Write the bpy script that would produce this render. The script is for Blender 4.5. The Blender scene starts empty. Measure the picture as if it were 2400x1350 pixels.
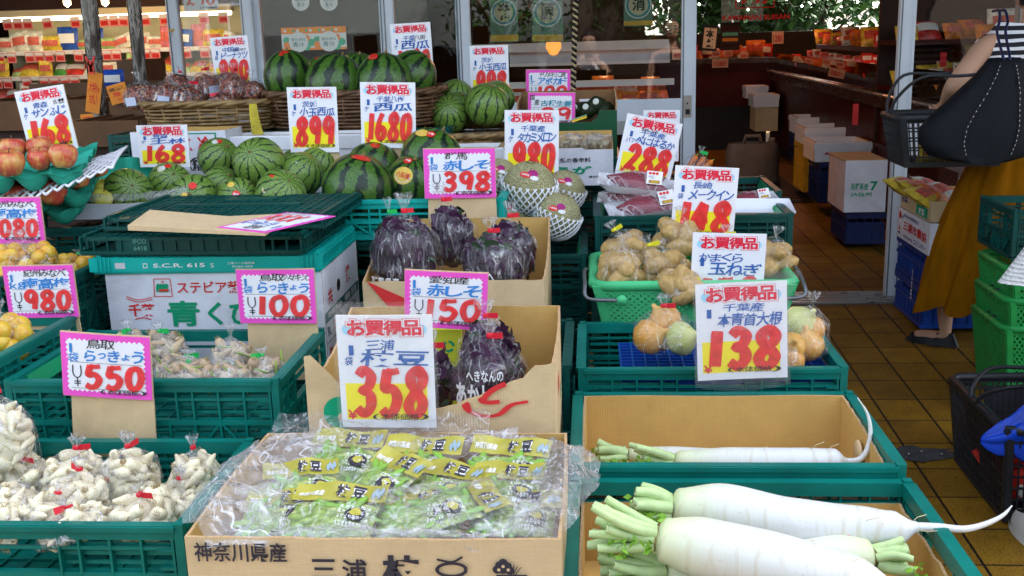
import bpy, bmesh, math, random
from mathutils import Vector, Matrix, noise, Euler
from math import sin, cos, pi, radians as R, sqrt, atan2
sc = bpy.context.scene
COL = sc.collection
# ------------------------------------------------------------------ camera
F_PX, YAW, PIT, ROLL, CAM_H = 2462.0, 0.0792, 0.2358, -0.0290, 1.355
cy_, sy_, cp_, sp_, cr_, sr_ = cos(YAW), sin(YAW), cos(PIT), sin(PIT), cos(ROLL), sin(ROLL)
FWD = Vector((-sy_*cp_, cy_*cp_, -sp_)); r0_ = Vector((cy_, sy_, 0)); u0_ = r0_.cross(FWD)
RGT = r0_*cr_ + u0_*sr_; UPV = u0_*cr_ - r0_*sr_
CAM = Vector((0, 0, CAM_H))
cam = bpy.data.objects.new('camera', bpy.data.cameras.new('camera')); COL.objects.link(cam)
cm = Matrix((RGT, UPV, -FWD)).transposed().to_4x4(); cm.translation = CAM
cam.matrix_world = cm
cam.data.sensor_width = 36; cam.data.lens = F_PX/2400*36; cam.data.clip_start = .05; cam.data.clip_end = 400
sc.camera = cam
def at(px, py, Y=None, Z=None, X=None):
    """world point seen at a photo pixel, on the plane Y= (or Z=, X=)"""
    d = FWD + RGT*((px-1200)/F_PX) - UPV*((py-675)/F_PX)
    t = Y/d.y if Y is not None else ((Z-CAM_H)/d.z if Z is not None else X/d.x)
    return CAM + d*t
def mpp(Y):          # metres per photo pixel near depth Y
    return Y*1.03/F_PX
# ------------------------------------------------------------------ light
SUN_EL, SUN_AZ = R(52), R(25)      # the shop front is in open shade: the sun stands behind the building and lights the street
world = bpy.data.worlds.new('World'); sc.world = world; world.use_nodes = True
wn = world.node_tree.nodes; wl = world.node_tree.links
bg = wn['Background']; sky = wn.new('ShaderNodeTexSky'); sky.sky_type = 'NISHITA'; sky.sun_disc = False
sky.sun_elevation = SUN_EL; sky.sun_rotation = SUN_AZ; sky.dust_density = 3.0
hs_ = wn.new('ShaderNodeHueSaturation'); hs_.inputs['Saturation'].default_value = .55   # thin high haze pales the blue
wl.new(sky.outputs[0], hs_.inputs['Color']); wl.new(hs_.outputs[0], bg.inputs[0]); bg.inputs[1].default_value = 0.15
sun = bpy.data.objects.new('sun', bpy.data.lights.new('sun', 'SUN')); COL.objects.link(sun)
sun.data.energy = 2.6; sun.data.angle = R(3); sun.data.color = (1, .96, .90)
sdir = Vector((sin(SUN_AZ)*cos(SUN_EL), cos(SUN_AZ)*cos(SUN_EL), sin(SUN_EL)))
sun.rotation_euler = (-sdir).to_track_quat('-Z', 'Y').to_euler(); sun.location = (0, -3, 8)
sc.view_settings.view_transform = 'Standard'; sc.view_settings.look = 'None'
sc.view_settings.exposure = 2.5; sc.view_settings.gamma = 1
sc.cycles.transparent_max_bounces = 24; sc.cycles.max_bounces = 8
sc.cycles.caustics_reflective = False; sc.cycles.caustics_refractive = False
# ------------------------------------------------------------------ tags
def T(o, label=None, cat=None, group=None, kind=None):
    if label: o['label'] = label
    if cat: o['category'] = cat
    if group: o['group'] = group
    if kind: o['kind'] = kind
    return o
def empty(name, loc=(0, 0, 0), rz=0):
    o = bpy.data.objects.new(name, None); COL.objects.link(o); o.location = loc; o.rotation_euler = (0, 0, rz)
    o.empty_display_size = .05
    return o
def kids(o): return [c for c in bpy.data.objects if c.parent == o]
CH = {}
def link(name, me, parent=None, M=None):
    o = bpy.data.objects.new(name, me); COL.objects.link(o)
    if parent is not None:
        o.parent = parent; CH.setdefault(parent.name, []).append(o)
    if M is not None: o.matrix_basis = M
    return o
def dup(o, parent=None):
    c = o.copy(); COL.objects.link(c)
    if parent is not None:
        c.parent = parent; CH.setdefault(parent.name, []).append(c)
    for k in CH.get(o.name, []): dup(k, c)
    return c
# ------------------------------------------------------------------ materials
MC = {}
def newmat(name):
    m = bpy.data.materials.new(name); m.use_nodes = True
    nt = m.node_tree; b = nt.nodes['Principled BSDF']
    return m, nt, nt.nodes, nt.links, b
def mth(nt, op, a, b=None, c=None):
    n = nt.nodes.new('ShaderNodeMath'); n.operation = op
    for i, v in enumerate((a, b, c)):
        if v is None: continue
        if isinstance(v, (int, float)): n.inputs[i].default_value = v
        else: nt.links.new(v, n.inputs[i])
    return n.outputs[0]
def ramp(nt, fac, stops):
    r = nt.nodes.new('ShaderNodeValToRGB'); e = r.color_ramp.elements
    while len(e) > 1: e.remove(e[-1])
    e[0].position = stops[0][0]; e[0].color = (*stops[0][1], 1)
    for p, c in stops[1:]:
        x = e.new(p); x.color = (*c, 1)
    nt.links.new(fac, r.inputs[0]); return r.outputs[0]
def mix(nt, fac, a, b, typ='MIX'):
    n = nt.nodes.new('ShaderNodeMix'); n.data_type = 'RGBA'; n.blend_type = typ
    for i, v in ((0, fac), (6, a), (7, b)):
        if isinstance(v, (int, float)): n.inputs[i].default_value = v
        elif isinstance(v, tuple): n.inputs[i].default_value = (*v, 1)
        else: nt.links.new(v, n.inputs[i])
    return n.outputs[2]
def tc(nt, out='Object', scale=(1, 1, 1), rot=(0, 0, 0)):
    t = nt.nodes.new('ShaderNodeTexCoord'); mp = nt.nodes.new('ShaderNodeMapping')
    mp.inputs['Scale'].default_value = scale; mp.inputs['Rotation'].default_value = rot
    nt.links.new(t.outputs[out], mp.inputs[0]); return mp.outputs[0]
def nz(nt, vec, scale, detail=3, rough=.55, dist=0):
    n = nt.nodes.new('ShaderNodeTexNoise'); n.inputs['Scale'].default_value = scale
    n.inputs['Detail'].default_value = detail; n.inputs['Roughness'].default_value = rough; n.inputs['Distortion'].default_value = dist
    nt.links.new(vec, n.inputs['Vector']); return n.outputs[0]
def bump(nt, b, h, strength, dist=.002):
    n = nt.nodes.new('ShaderNodeBump'); n.inputs['Strength'].default_value = strength; n.inputs['Distance'].default_value = dist
    nt.links.new(h, n.inputs['Height']); nt.links.new(n.outputs[0], b.inputs['Normal'])
def M(name, col=(.5, .5, .5), rough=.5, metal=0, var=.12, vs=12, bmp=0, bs=120, spec=.3, emit=None, es=1, sss=0, coord='Object', sc3=(1, 1, 1), rnd=0):
    if name in MC: return MC[name]
    m, nt, N, L, b = newmat(name)
    b.inputs['Roughness'].default_value = rough; b.inputs['Metallic'].default_value = metal
    b.inputs['Specular IOR Level'].default_value = spec
    v = tc(nt, coord, sc3)
    if var:
        f = nz(nt, v, vs, 4)
        lo = tuple(max(0, c*(1-var)) for c in col); hi = tuple(min(1, c*(1+var)) for c in col)
        c = ramp(nt, f, [(.3, lo), (.7, hi)])
        if rnd:
            oi = N.new('ShaderNodeObjectInfo'); hs = N.new('ShaderNodeHueSaturation')
            L.new(c, hs.inputs['Color']); L.new(mth(nt, 'MULTIPLY_ADD', oi.outputs['Random'], rnd, 1-rnd/2), hs.inputs['Value'])
            L.new(mth(nt, 'MULTIPLY_ADD', oi.outputs['Random'], rnd*.08, .5-rnd*.04), hs.inputs['Hue'])
            c = hs.outputs[0]
        L.new(c, b.inputs['Base Color'])
        L.new(mth(nt, 'MULTIPLY_ADD', f, .25, rough-.12), b.inputs['Roughness'])
    else: b.inputs['Base Color'].default_value = (*col, 1)
    if bmp: bump(nt, b, nz(nt, v, bs, 3), bmp)
    if emit: b.inputs['Emission Color'].default_value = (*emit, 1); b.inputs['Emission Strength'].default_value = es
    if sss:
        b.inputs['Subsurface Weight'].default_value = sss; b.inputs['Subsurface Radius'].default_value = (.01, .006, .004); b.inputs['Subsurface Scale'].default_value = .5
    MC[name] = m; return m
def film(name, tint=(1, 1, 1), gl=.16, rough=.08, bs=45, bstr=.8, milky=.06, stretch=(1, 1, .35), crease=.30, edge=.42, fold=.12, bd=.006):
    """clear crinkled plastic: see-through film with glossy creases and whitish lines painted for their glints"""
    if name in MC: return MC[name]
    m, nt, N, L, b = newmat(name); N.remove(b); out = N['Material Output']
    tr = N.new('ShaderNodeBsdfTransparent'); tr.inputs[0].default_value = (*tint, 1)
    g = N.new('ShaderNodeBsdfGlossy'); g.inputs['Roughness'].default_value = rough
    df = N.new('ShaderNodeBsdfDiffuse'); df.inputs[0].default_value = (.85, .87, .9, 1)
    v = tc(nt, 'Object', stretch)
    h = nz(nt, v, bs, 5, .65, 1.5); h2 = nz(nt, v, bs*.3, 2)
    w = N.new('ShaderNodeTexVoronoi'); w.feature = 'DISTANCE_TO_EDGE'; w.inputs['Scale'].default_value = bs*.6; L.new(v, w.inputs['Vector'])
    bp = N.new('ShaderNodeBump'); bp.inputs['Strength'].default_value = bstr; bp.inputs['Distance'].default_value = bd
    L.new(mth(nt, 'ADD', h, mth(nt, 'MULTIPLY', mth(nt, 'MINIMUM', w.outputs['Distance'], .12), 2.5)), bp.inputs['Height'])
    L.new(bp.outputs[0], g.inputs['Normal'])
    lw = N.new('ShaderNodeLayerWeight'); lw.inputs[0].default_value = .25; L.new(bp.outputs[0], lw.inputs['Normal'])
    fac = mth(nt, 'ADD', mth(nt, 'MULTIPLY', mth(nt, 'POWER', lw.outputs['Facing'], 1.6), edge), gl*.40)
    fac = mth(nt, 'MULTIPLY', fac, mth(nt, 'MULTIPLY_ADD', h2, 1.1, .4)); 
    fm = N.new('ShaderNodeMapRange'); L.new(h, fm.inputs[0]); fm.inputs[1].default_value = .57; fm.inputs[2].default_value = .68; fm.inputs[3].default_value = 0; fm.inputs[4].default_value = fold; fac = mth(nt, 'ADD', fac, fm.outputs[0])
    fc = N.new('ShaderNodeClamp'); L.new(fac, fc.inputs[0]); fc.inputs[2].default_value = .6
    rg = nz(nt, v, bs*.34, 1.5, .5, .8); rg2 = nz(nt, v, bs*.8, 1, .5, .5)
    near = lambda q, w_: mth(nt, 'LESS_THAN', mth(nt, 'ABSOLUTE', mth(nt, 'SUBTRACT', q, .5)), w_)
    crease_ = mth(nt, 'MULTIPLY', mth(nt, 'MAXIMUM', near(rg, .006), mth(nt, 'MULTIPLY', near(rg2, .010), .6)), crease)  # whitish lines along creases: film scatter plus painted-in highlights
    m1 = N.new('ShaderNodeMixShader'); L.new(mth(nt, 'ADD', crease_, milky), m1.inputs[0]); L.new(tr.outputs[0], m1.inputs[1]); L.new(df.outputs[0], m1.inputs[2])
    m2 = N.new('ShaderNodeMixShader'); L.new(fc.outputs[0], m2.inputs[0]); L.new(m1.outputs[0], m2.inputs[1]); L.new(g.outputs[0], m2.inputs[2])
    L.new(m2.outputs[0], out.inputs[0]); MC[name] = m; return m
def ink(name, col, alpha=.85):
    if name in MC: return MC[name]
    m, nt, N, L, b = newmat(name); out = N['Material Output']
    b.inputs['Roughness'].default_value = .6
    v = tc(nt, 'Object', (1, 1, 1)); f = nz(nt, v, 60, 3)
    L.new(ramp(nt, f, [(.3, tuple(c*.85 for c in col)), (.7, tuple(min(1, c*1.15) for c in col))]), b.inputs['Base Color'])
    tr = N.new('ShaderNodeBsdfTransparent'); mx = N.new('ShaderNodeMixShader')
    L.new(mth(nt, 'MULTIPLY_ADD', f, .2, alpha-.1), mx.inputs[0]); L.new(tr.outputs[0], mx.inputs[1]); L.new(b.outputs[0], mx.inputs[2])
    L.new(mx.outputs[0], out.inputs[0]); MC[name] = m; return m
# ------------------------------------------------------------------ mesh builder
class MB:
    def __init__(s): s.v = []; s.f = []; s.mi = []; s.sm = []; s.mats = []
    def m(s, mat):
        if mat not in s.mats: s.mats.append(mat)
        return s.mats.index(mat)
    def add(s, vs, fs, mat, X=None, smooth=False):
        n = len(s.v); k = s.m(mat)
        if X is not None: vs = [X @ Vector(p) for p in vs]
        s.v += [tuple(p) for p in vs]
        for f in fs: s.f.append(tuple(i+n for i in f)); s.mi.append(k); s.sm.append(smooth)
        return s
    def box(s, x0, x1, y0, y1, z0, z1, mat, X=None):
        vs = [(x0, y0, z0), (x1, y0, z0), (x1, y1, z0), (x0, y1, z0), (x0, y0, z1), (x1, y0, z1), (x1, y1, z1), (x0, y1, z1)]
        return s.add(vs, [(3, 2, 1, 0), (4, 5, 6, 7), (0, 1, 5, 4), (1, 2, 6, 5), (2, 3, 7, 6), (3, 0, 4, 7)], mat, X)
    def bar(s, p, q, w, t, mat, nrm=(0, -1, 0), X=None):
        """flat bar from p to q, width w across, thickness t along nrm"""
        p, q = Vector(p), Vector(q); n = Vector(nrm).normalized(); d = (q-p).normalized(); a = n.cross(d).normalized()*w/2; n = n*t/2
        vs = [p-a-n, p+a-n, p+a+n, p-a+n, q-a-n, q+a-n, q+a+n, q-a+n]
        return s.add(vs, [(0, 1, 2, 3), (7, 6, 5, 4), (0, 4, 5, 1), (1, 5, 6, 2), (2, 6, 7, 3), (3, 7, 4, 0)], mat, X)
    def tube(s, pts, rad, mat, n=8, X=None, cap=True, closed=False):
        pts = [Vector(p) for p in pts]; k = len(pts)
        if isinstance(rad, (int, float)): rad = [rad]*k
        vs = []; fs = []; pn = None
        for i, p in enumerate(pts):
            d = (pts[min(i+1, k-1)]-pts[max(i-1, 0)]) if not closed else (pts[(i+1) % k]-pts[i-1])
            d.normalize()
            if pn is None: pn = d.orthogonal().normalized()
            pn = (pn - d*pn.dot(d)).normalized(); bn = d.cross(pn)
            for j in range(n):
                a = 2*pi*j/n; vs.append(p+(pn*cos(a)+bn*sin(a))*rad[i])
        for i in range(k if closed else k-1):
            for j in range(n):
                a, b = i*n+j, i*n+(j+1) % n; c = (i+1) % k*n
                fs.append((a, b, c+(j+1) % n, c+j))
        if cap and not closed:
            fs.append(tuple(range(n))[::-1]); fs.append(tuple((k-1)*n+j for j in range(n)))
        return s.add(vs, fs, mat, X, True)
    def lathe(s, prof, mat, n=16, X=None, fn=None, smooth=True):
        vs = []; fs = []
        for i, (r, z) in enumerate(prof):
            for j in range(n):
                a = 2*pi*j/n; p = Vector((r*cos(a), r*sin(a), z))
                vs.append(fn(p, i, a) if fn else p)
        for i in range(len(prof)-1):
            for j in range(n):
                a, b = i*n+j, i*n+(j+1) % n
                fs.append((a, b, b+n, a+n))
        if prof[0][0] > 1e-4: fs.append(tuple(range(n))[::-1])
        if prof[-1][0] > 1e-4: fs.append(tuple((len(prof)-1)*n+j for j in range(n)))
        return s.add(vs, fs, mat, X, smooth)
    def grid(s, fn, nu, nv, mat, X=None, smooth=True, flip=False):
        vs = [fn(i/nu, j/nv) for j in range(nv+1) for i in range(nu+1)]; fs = []
        for j in range(nv):
            for i in range(nu):
                a = j*(nu+1)+i; q = (a, a+1, a+nu+2, a+nu+1)
                fs.append(q[::-1] if flip else q)
        return s.add(vs, fs, mat, X, smooth)
    def build(s, name, parent=None, M=None, bevel=0):
        return link(name, s.mesh(name), parent, M)
    def mesh(s, name):
        me = bpy.data.meshes.new(name); me.from_pydata(s.v, [], s.f)
        for m in s.mats: me.materials.append(m)
        me.polygons.foreach_set('material_index', s.mi); me.polygons.foreach_set('use_smooth', s.sm)
        me.update(); return me
def TX(x=0, y=0, z=0, rx=0, ry=0, rz=0, s=1):
    m = Matrix.Translation((x, y, z)) @ Euler((rx, ry, rz)).to_matrix().to_4x4()
    if isinstance(s, tuple): return m @ Matrix.Diagonal((*s, 1))
    return m @ Matrix.Scale(s, 4)
def cat_rom(P, n=6):
    P = [Vector(p) for p in P]; out = []
    for i in range(len(P)-1):
        a = P[i-1] if i else P[0]*2-P[1]; b, c = P[i], P[i+1]; d = P[i+2] if i+2 < len(P) else P[-1]*2-P[-2]
        for k in range(n):
            t = k/n
            out.append(.5*((2*b)+(c-a)*t+(2*a-5*b+4*c-d)*t*t+(3*b-a-3*c+d)*t**3))
    out.append(P[-1]); return out
# ------------------------------------------------------------------ lettering
fc_ = bpy.data.curves.new('lettering', 'FONT'); fo_ = bpy.data.objects.new('lettering', fc_)
fc_.fill_mode = 'FRONT'; fc_.resolution_u = 2
GC = {}
def glyphs(text, off=0.0):
    k = (text, off)
    if k in GC: return GC[k]
    fc_.body = text; fc_.offset = off; fc_.size = 1
    me = bpy.data.meshes.new_from_object(fo_)
    vs = [(v.co.x, v.co.y) for v in me.vertices]; fs = [tuple(p.vertices) for p in me.polygons]
    bpy.data.meshes.remove(me)
    xs = [v[0] for v in vs] or [0, 1]; ys = [v[1] for v in vs] or [0, 1]
    GC[k] = (vs, fs, min(xs), max(xs), min(ys), max(ys)); return GC[k]
def put(mb, text, x0, y0, x1, y1, mat, z=.0006, off=0.0, slant=0.0, jit=0.0, rnd=random, X=None, fit=True):
    """write text into the box x0..x1, y0..y1 of the XY plane, facing +Z"""
    if not text: return
    if jit == 0:
        vs, fs, a, b, c, d = glyphs(text, off)
        sx = (x1-x0)/max(b-a, 1e-6); sy = (y1-y0)/max(d-c, 1e-6)
        mb.add([(x0+(x-a)*sx+slant*(y-c)*sy, y0+(y-c)*sy, z) for x, y in vs], fs, mat, X); return
    n = len(text); cw = (x1-x0)/n
    for i, ch in enumerate(text):
        if ch == ' ': continue
        vs, fs, a, b, c, d = glyphs(ch, off)
        if ch in 'ーっょゅャッ、゛1(': ww, hh = cw*.7, (y1-y0)*(.5 if ch in 'ーっょ' else .9)
        else: ww, hh = cw*1.02, (y1-y0)*rnd.uniform(.88, 1.1)
        if ch == 'ー': hh = (y1-y0)*.12; ww = cw*.9
        cx = x0+cw*(i+.5); cy = (y0+y1)/2+rnd.uniform(-1, 1)*jit*(y1-y0)
        an = rnd.uniform(-1, 1)*jit*1.2; sx = ww/max(b-a, .05); sy = hh/max(d-c, .05)
        pts = []
        for x, y in vs:
            X_, Y_ = (x-(a+b)/2)*sx, (y-(c+d)/2)*sy
            X_ += slant*Y_; Y_ += X_*jit*.6
            pts.append((cx+X_*cos(an)-Y_*sin(an), cy+X_*sin(an)+Y_*cos(an), z+i*.00004))
        mb.add(pts, fs, mat, X)
ST = {'0': [(.55, .97), (.2, .85), (.08, .45), (.3, .04), (.7, .08), (.92, .5), (.78, .9), (.45, .98)],
 '1': [(.5, 1), (.47, .6), (.42, .2), (.4, 0)],
 '2': [(.1, .72), (.28, .96), (.66, .98), (.86, .74), (.62, .45), (.1, .05), (.35, .12), (.95, .0)],
 '3': [(.12, .85), (.4, 1), (.82, .86), (.72, .62), (.38, .52), (.8, .42), (.86, .16), (.5, -.02), (.08, .12)],
 '4': [(.55, 1), (.05, .35), (.4, .33), (1.0, .38)],
 '5': [(.3, 1), (.2, .56), (.6, .58), (.9, .36), (.72, .06), (.35, -.02), (.05, .1)],
 '6': [(.62, 1), (.28, .68), (.1, .28), (.38, .0), (.82, .12), (.86, .38), (.5, .48), (.18, .26)],
 '8': [(.86, .78), (.6, 1), (.2, .88), (.22, .66), (.55, .5), (.9, .24), (.7, .0), (.3, .0), (.1, .2), (.4, .46), (.8, .66), (.84, .86), (.62, .99)],
 '9': [(.84, .72), (.55, .44), (.2, .56), (.16, .86), (.5, 1.02), (.82, .88), (.86, .55), (.74, .0)],
 '7': [(.1, .95), (.9, .95), (.5, .4), (.42, 0)], 'x': [(.05, .9), (.5, .5), (.95, .1)]}
def stroke(mb, P, w, mat, z, X=None, n=7, chisel=.25):
    P = cat_rom([(x, y, 0) for x, y in P], n); vs = []; fs = []; k = len(P)
    for i, p in enumerate(P):
        d = (P[min(i+1, k-1)]-P[max(i-1, 0)]).normalized(); nn = Vector((-d.y, d.x, 0))
        ww = w*(1-chisel*abs(d.x))*(.88 if i in (0, k-1) else 1)
        zz = z+.0004*i/k
        vs += [(p.x+nn.x*ww/2, p.y+nn.y*ww/2, zz), (p.x-nn.x*ww/2, p.y-nn.y*ww/2, zz)]
    for i in range(k-1): fs.append((i*2, i*2+1, i*2+3, i*2+2))
    mb.add(vs, fs, mat, X)
def digits(mb, text, x0, y0, x1, y1, mat, z=.001, wf=.27, rnd=random):
    n = len(text); ws = [.55 if c == '1' else 1 for c in text]; tot = sum(ws); x = x0
    for i, ch in enumerate(text):
        cw = (x1-x0)*ws[i]/tot; h = y1-y0; w = wf*min(cw/ws[i], h*.62)
        pad = w*.36; sx = (cw-2*pad) if ch != '1' else cw*.4; ox = x+(pad if ch != '1' else cw*.3)
        f = lambda q: (ox+q[0]*sx+(q[1]-.5)*h*.06, y0+w*.4+q[1]*(h-w*.8))
        stroke(mb, [f(q) for q in ST[ch]], w, mat, z+i*.0005)
        if ch == '5': stroke(mb, [f((.25, .97)), f((.6, .95)), f((.95, .98))], w*.8, mat, z+.0003+i*.0005)
        if ch == '4': stroke(mb, [f((.66, .95)), f((.62, .5)), f((.58, .0))], w, mat, z+.0003+i*.0005)
        if ch == 'x': stroke(mb, [f((.95, .95)), f((.5, .5)), f((.05, .05))], w, mat, z+.0003+i*.0005)
        x += cw
def writer(o, Y, off):
    """place printing on the front face (plane Y) of carton o by photo pixels: returns write(fn) with px -> local coordinates"""
    mb = MB(); L = o.location
    def Q(px, py): p = at(px, py, Y=Y); return (p.x-L.x, p.z-L.z)
    def W(text, px0, py0, px1, py1, mat, bold=.02, **k):
        a, b = Q(px0, py1), Q(px1, py0); put(mb, text, a[0], a[1], b[0], b[1], mat, k.pop('z', 0), bold, **k)
    def done():
        me = mb.mesh('printing'); me.transform(Matrix(((1, 0, 0, 0), (0, 0, -1, Y-L.y-off), (0, 1, 0, 0), (0, 0, 0, 1)))); return link('printing', me, o)
    return mb, Q, W, done
def frame4(TL, TR, BL, BR, Y, lean=0):
    """rigid upright rectangle at depth Y spanned by four photo pixels -> (matrix with origin bottom-left, w, h)"""
    a, b, c, d = (at(*p, Y=Y) for p in (TL, TR, BL, BR))
    ux = ((b-a)+(d-c))/2; w = ux.length; ux.normalize()
    vv = ((a-c)+(b-d))/2; h = vv.length; vv = (vv-ux*vv.dot(ux)).normalized()
    nn = ux.cross(vv); ctr = (a+b+c+d)/4
    m = Matrix((ux, vv, nn)).transposed().to_4x4()
    if lean: m = m @ Matrix.Rotation(-lean, 4, 'X')
    m.translation = ctr - (m.to_3x3() @ Vector((w/2, h/2, 0)))
    return m, w, h
# ================================================================== price signs
WHITE = M('card_white', (.80, .81, .84), .45, var=.03, vs=6); PINK = M('card_pink', (.83, .09, .53), .5, var=.06, vs=10)
YEL = M('card_yellow', (.92, .78, .02), .5, var=.04); RED = ink('ink_red', (.82, .022, .022), .86); RED2 = M('print_red', (.72, .02, .05), .5, var=.03)
BLUE = ink('ink_blue', (.008, .10, .40), .88); BLUE2 = ink('ink_bright_blue', (.01, .22, .62), .88); BLACK = ink('ink_black', (.01, .01, .012), .95)
TEALI = ink('ink_teal', (.0, .25, .33), .9); LBL = M('print_pale_blue', (.35, .68, .85), .5, var=.03)
def cardboard_mat(name='cardboard', col=(.62, .46, .26)):
    if name in MC: return MC[name]
    m, nt, N, L, b = newmat(name); v = tc(nt, 'Object')
    f = nz(nt, v, 9, 4); f2 = nz(nt, tc(nt, 'Object', (1, 1, 14)), 40, 3)
    c = ramp(nt, mth(nt, 'MULTIPLY_ADD', f2, .4, mth(nt, 'MULTIPLY', f, .6)), [(.3, tuple(c*.86 for c in col)), (.7, tuple(c*1.1 for c in col))])
    st = nz(nt, v, 5.3, 5, .65, .6); c = mix(nt, ramp(nt, st, [(.55, (0, 0, 0)), (.72, (.5, .5, .5))]), c, tuple(x*.62 for x in col)); sc2 = nz(nt, tc(nt, 'Object', (3, 3, 40)), 8, 4, .7); c = mix(nt, ramp(nt, sc2, [(.62, (0, 0, 0)), (.74, (.35, .35, .35))]), c, tuple(min(1, x*1.35) for x in col))
    L.new(c, b.inputs['Base Color']); b.inputs['Roughness'].default_value = .75; b.inputs['Specular IOR Level'].default_value = .1
    w = N.new('ShaderNodeTexWave'); w.wave_type = 'BANDS'; w.bands_direction = 'X'; w.inputs['Scale'].default_value = 60; w.inputs['Distortion'].default_value = .6; L.new(v, w.inputs['Vector'])
    bump(nt, b, mth(nt, 'ADD', mth(nt, 'MULTIPLY', w.outputs['Fac'], .25), nz(nt, v, 14, 3)), .22, .004)
    MC[name] = m; return m
CARD = cardboard_mat(); CARD_IN = cardboard_mat('cardboard_inside', (.56, .35, .11)); CARD_EDGE = M('cardboard_edge', (.46, .30, .15), .9, var=.35, vs=300)
WCARD = cardboard_mat('carton_white', (.74, .76, .82))
HEAD = 'お買得品'
def header(mb, w, h, rnd):
    x0, x1 = .12*w, .88*w; y1 = .955*h; y0 = y1-.155*w; cw = (x1-x0)/4
    for dx in (.06, .83): mb.add([(w*dx+.11*w*.5+.055*w*cos(2*pi*i/16), (y0+y1)/2-.02*w+.055*w*sin(2*pi*i/16), .0004) for i in range(16)], [tuple(range(16))], LBL)
    for (off, mat, z) in ((.125, RED2, .0006), (.098, WHITE, .0008), (.036, RED2, .0010)):
        for i, ch in enumerate(HEAD):
            vs, fs, a, b, c, d = glyphs(ch, off); vs0, _, a0, b0, c0, d0 = glyphs(ch, 0)
            sx = cw*1.0/(b0-a0); sy = (y1-y0)/(d0-c0); cx = x0+cw*(i+.5); cyy = (y0+y1)/2
            mb.add([(cx+(x-(a0+b0)/2)*sx, cyy+(y-(c0+d0)/2)*sy, z+i*.00003) for x, y in vs], fs, mat)
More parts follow.
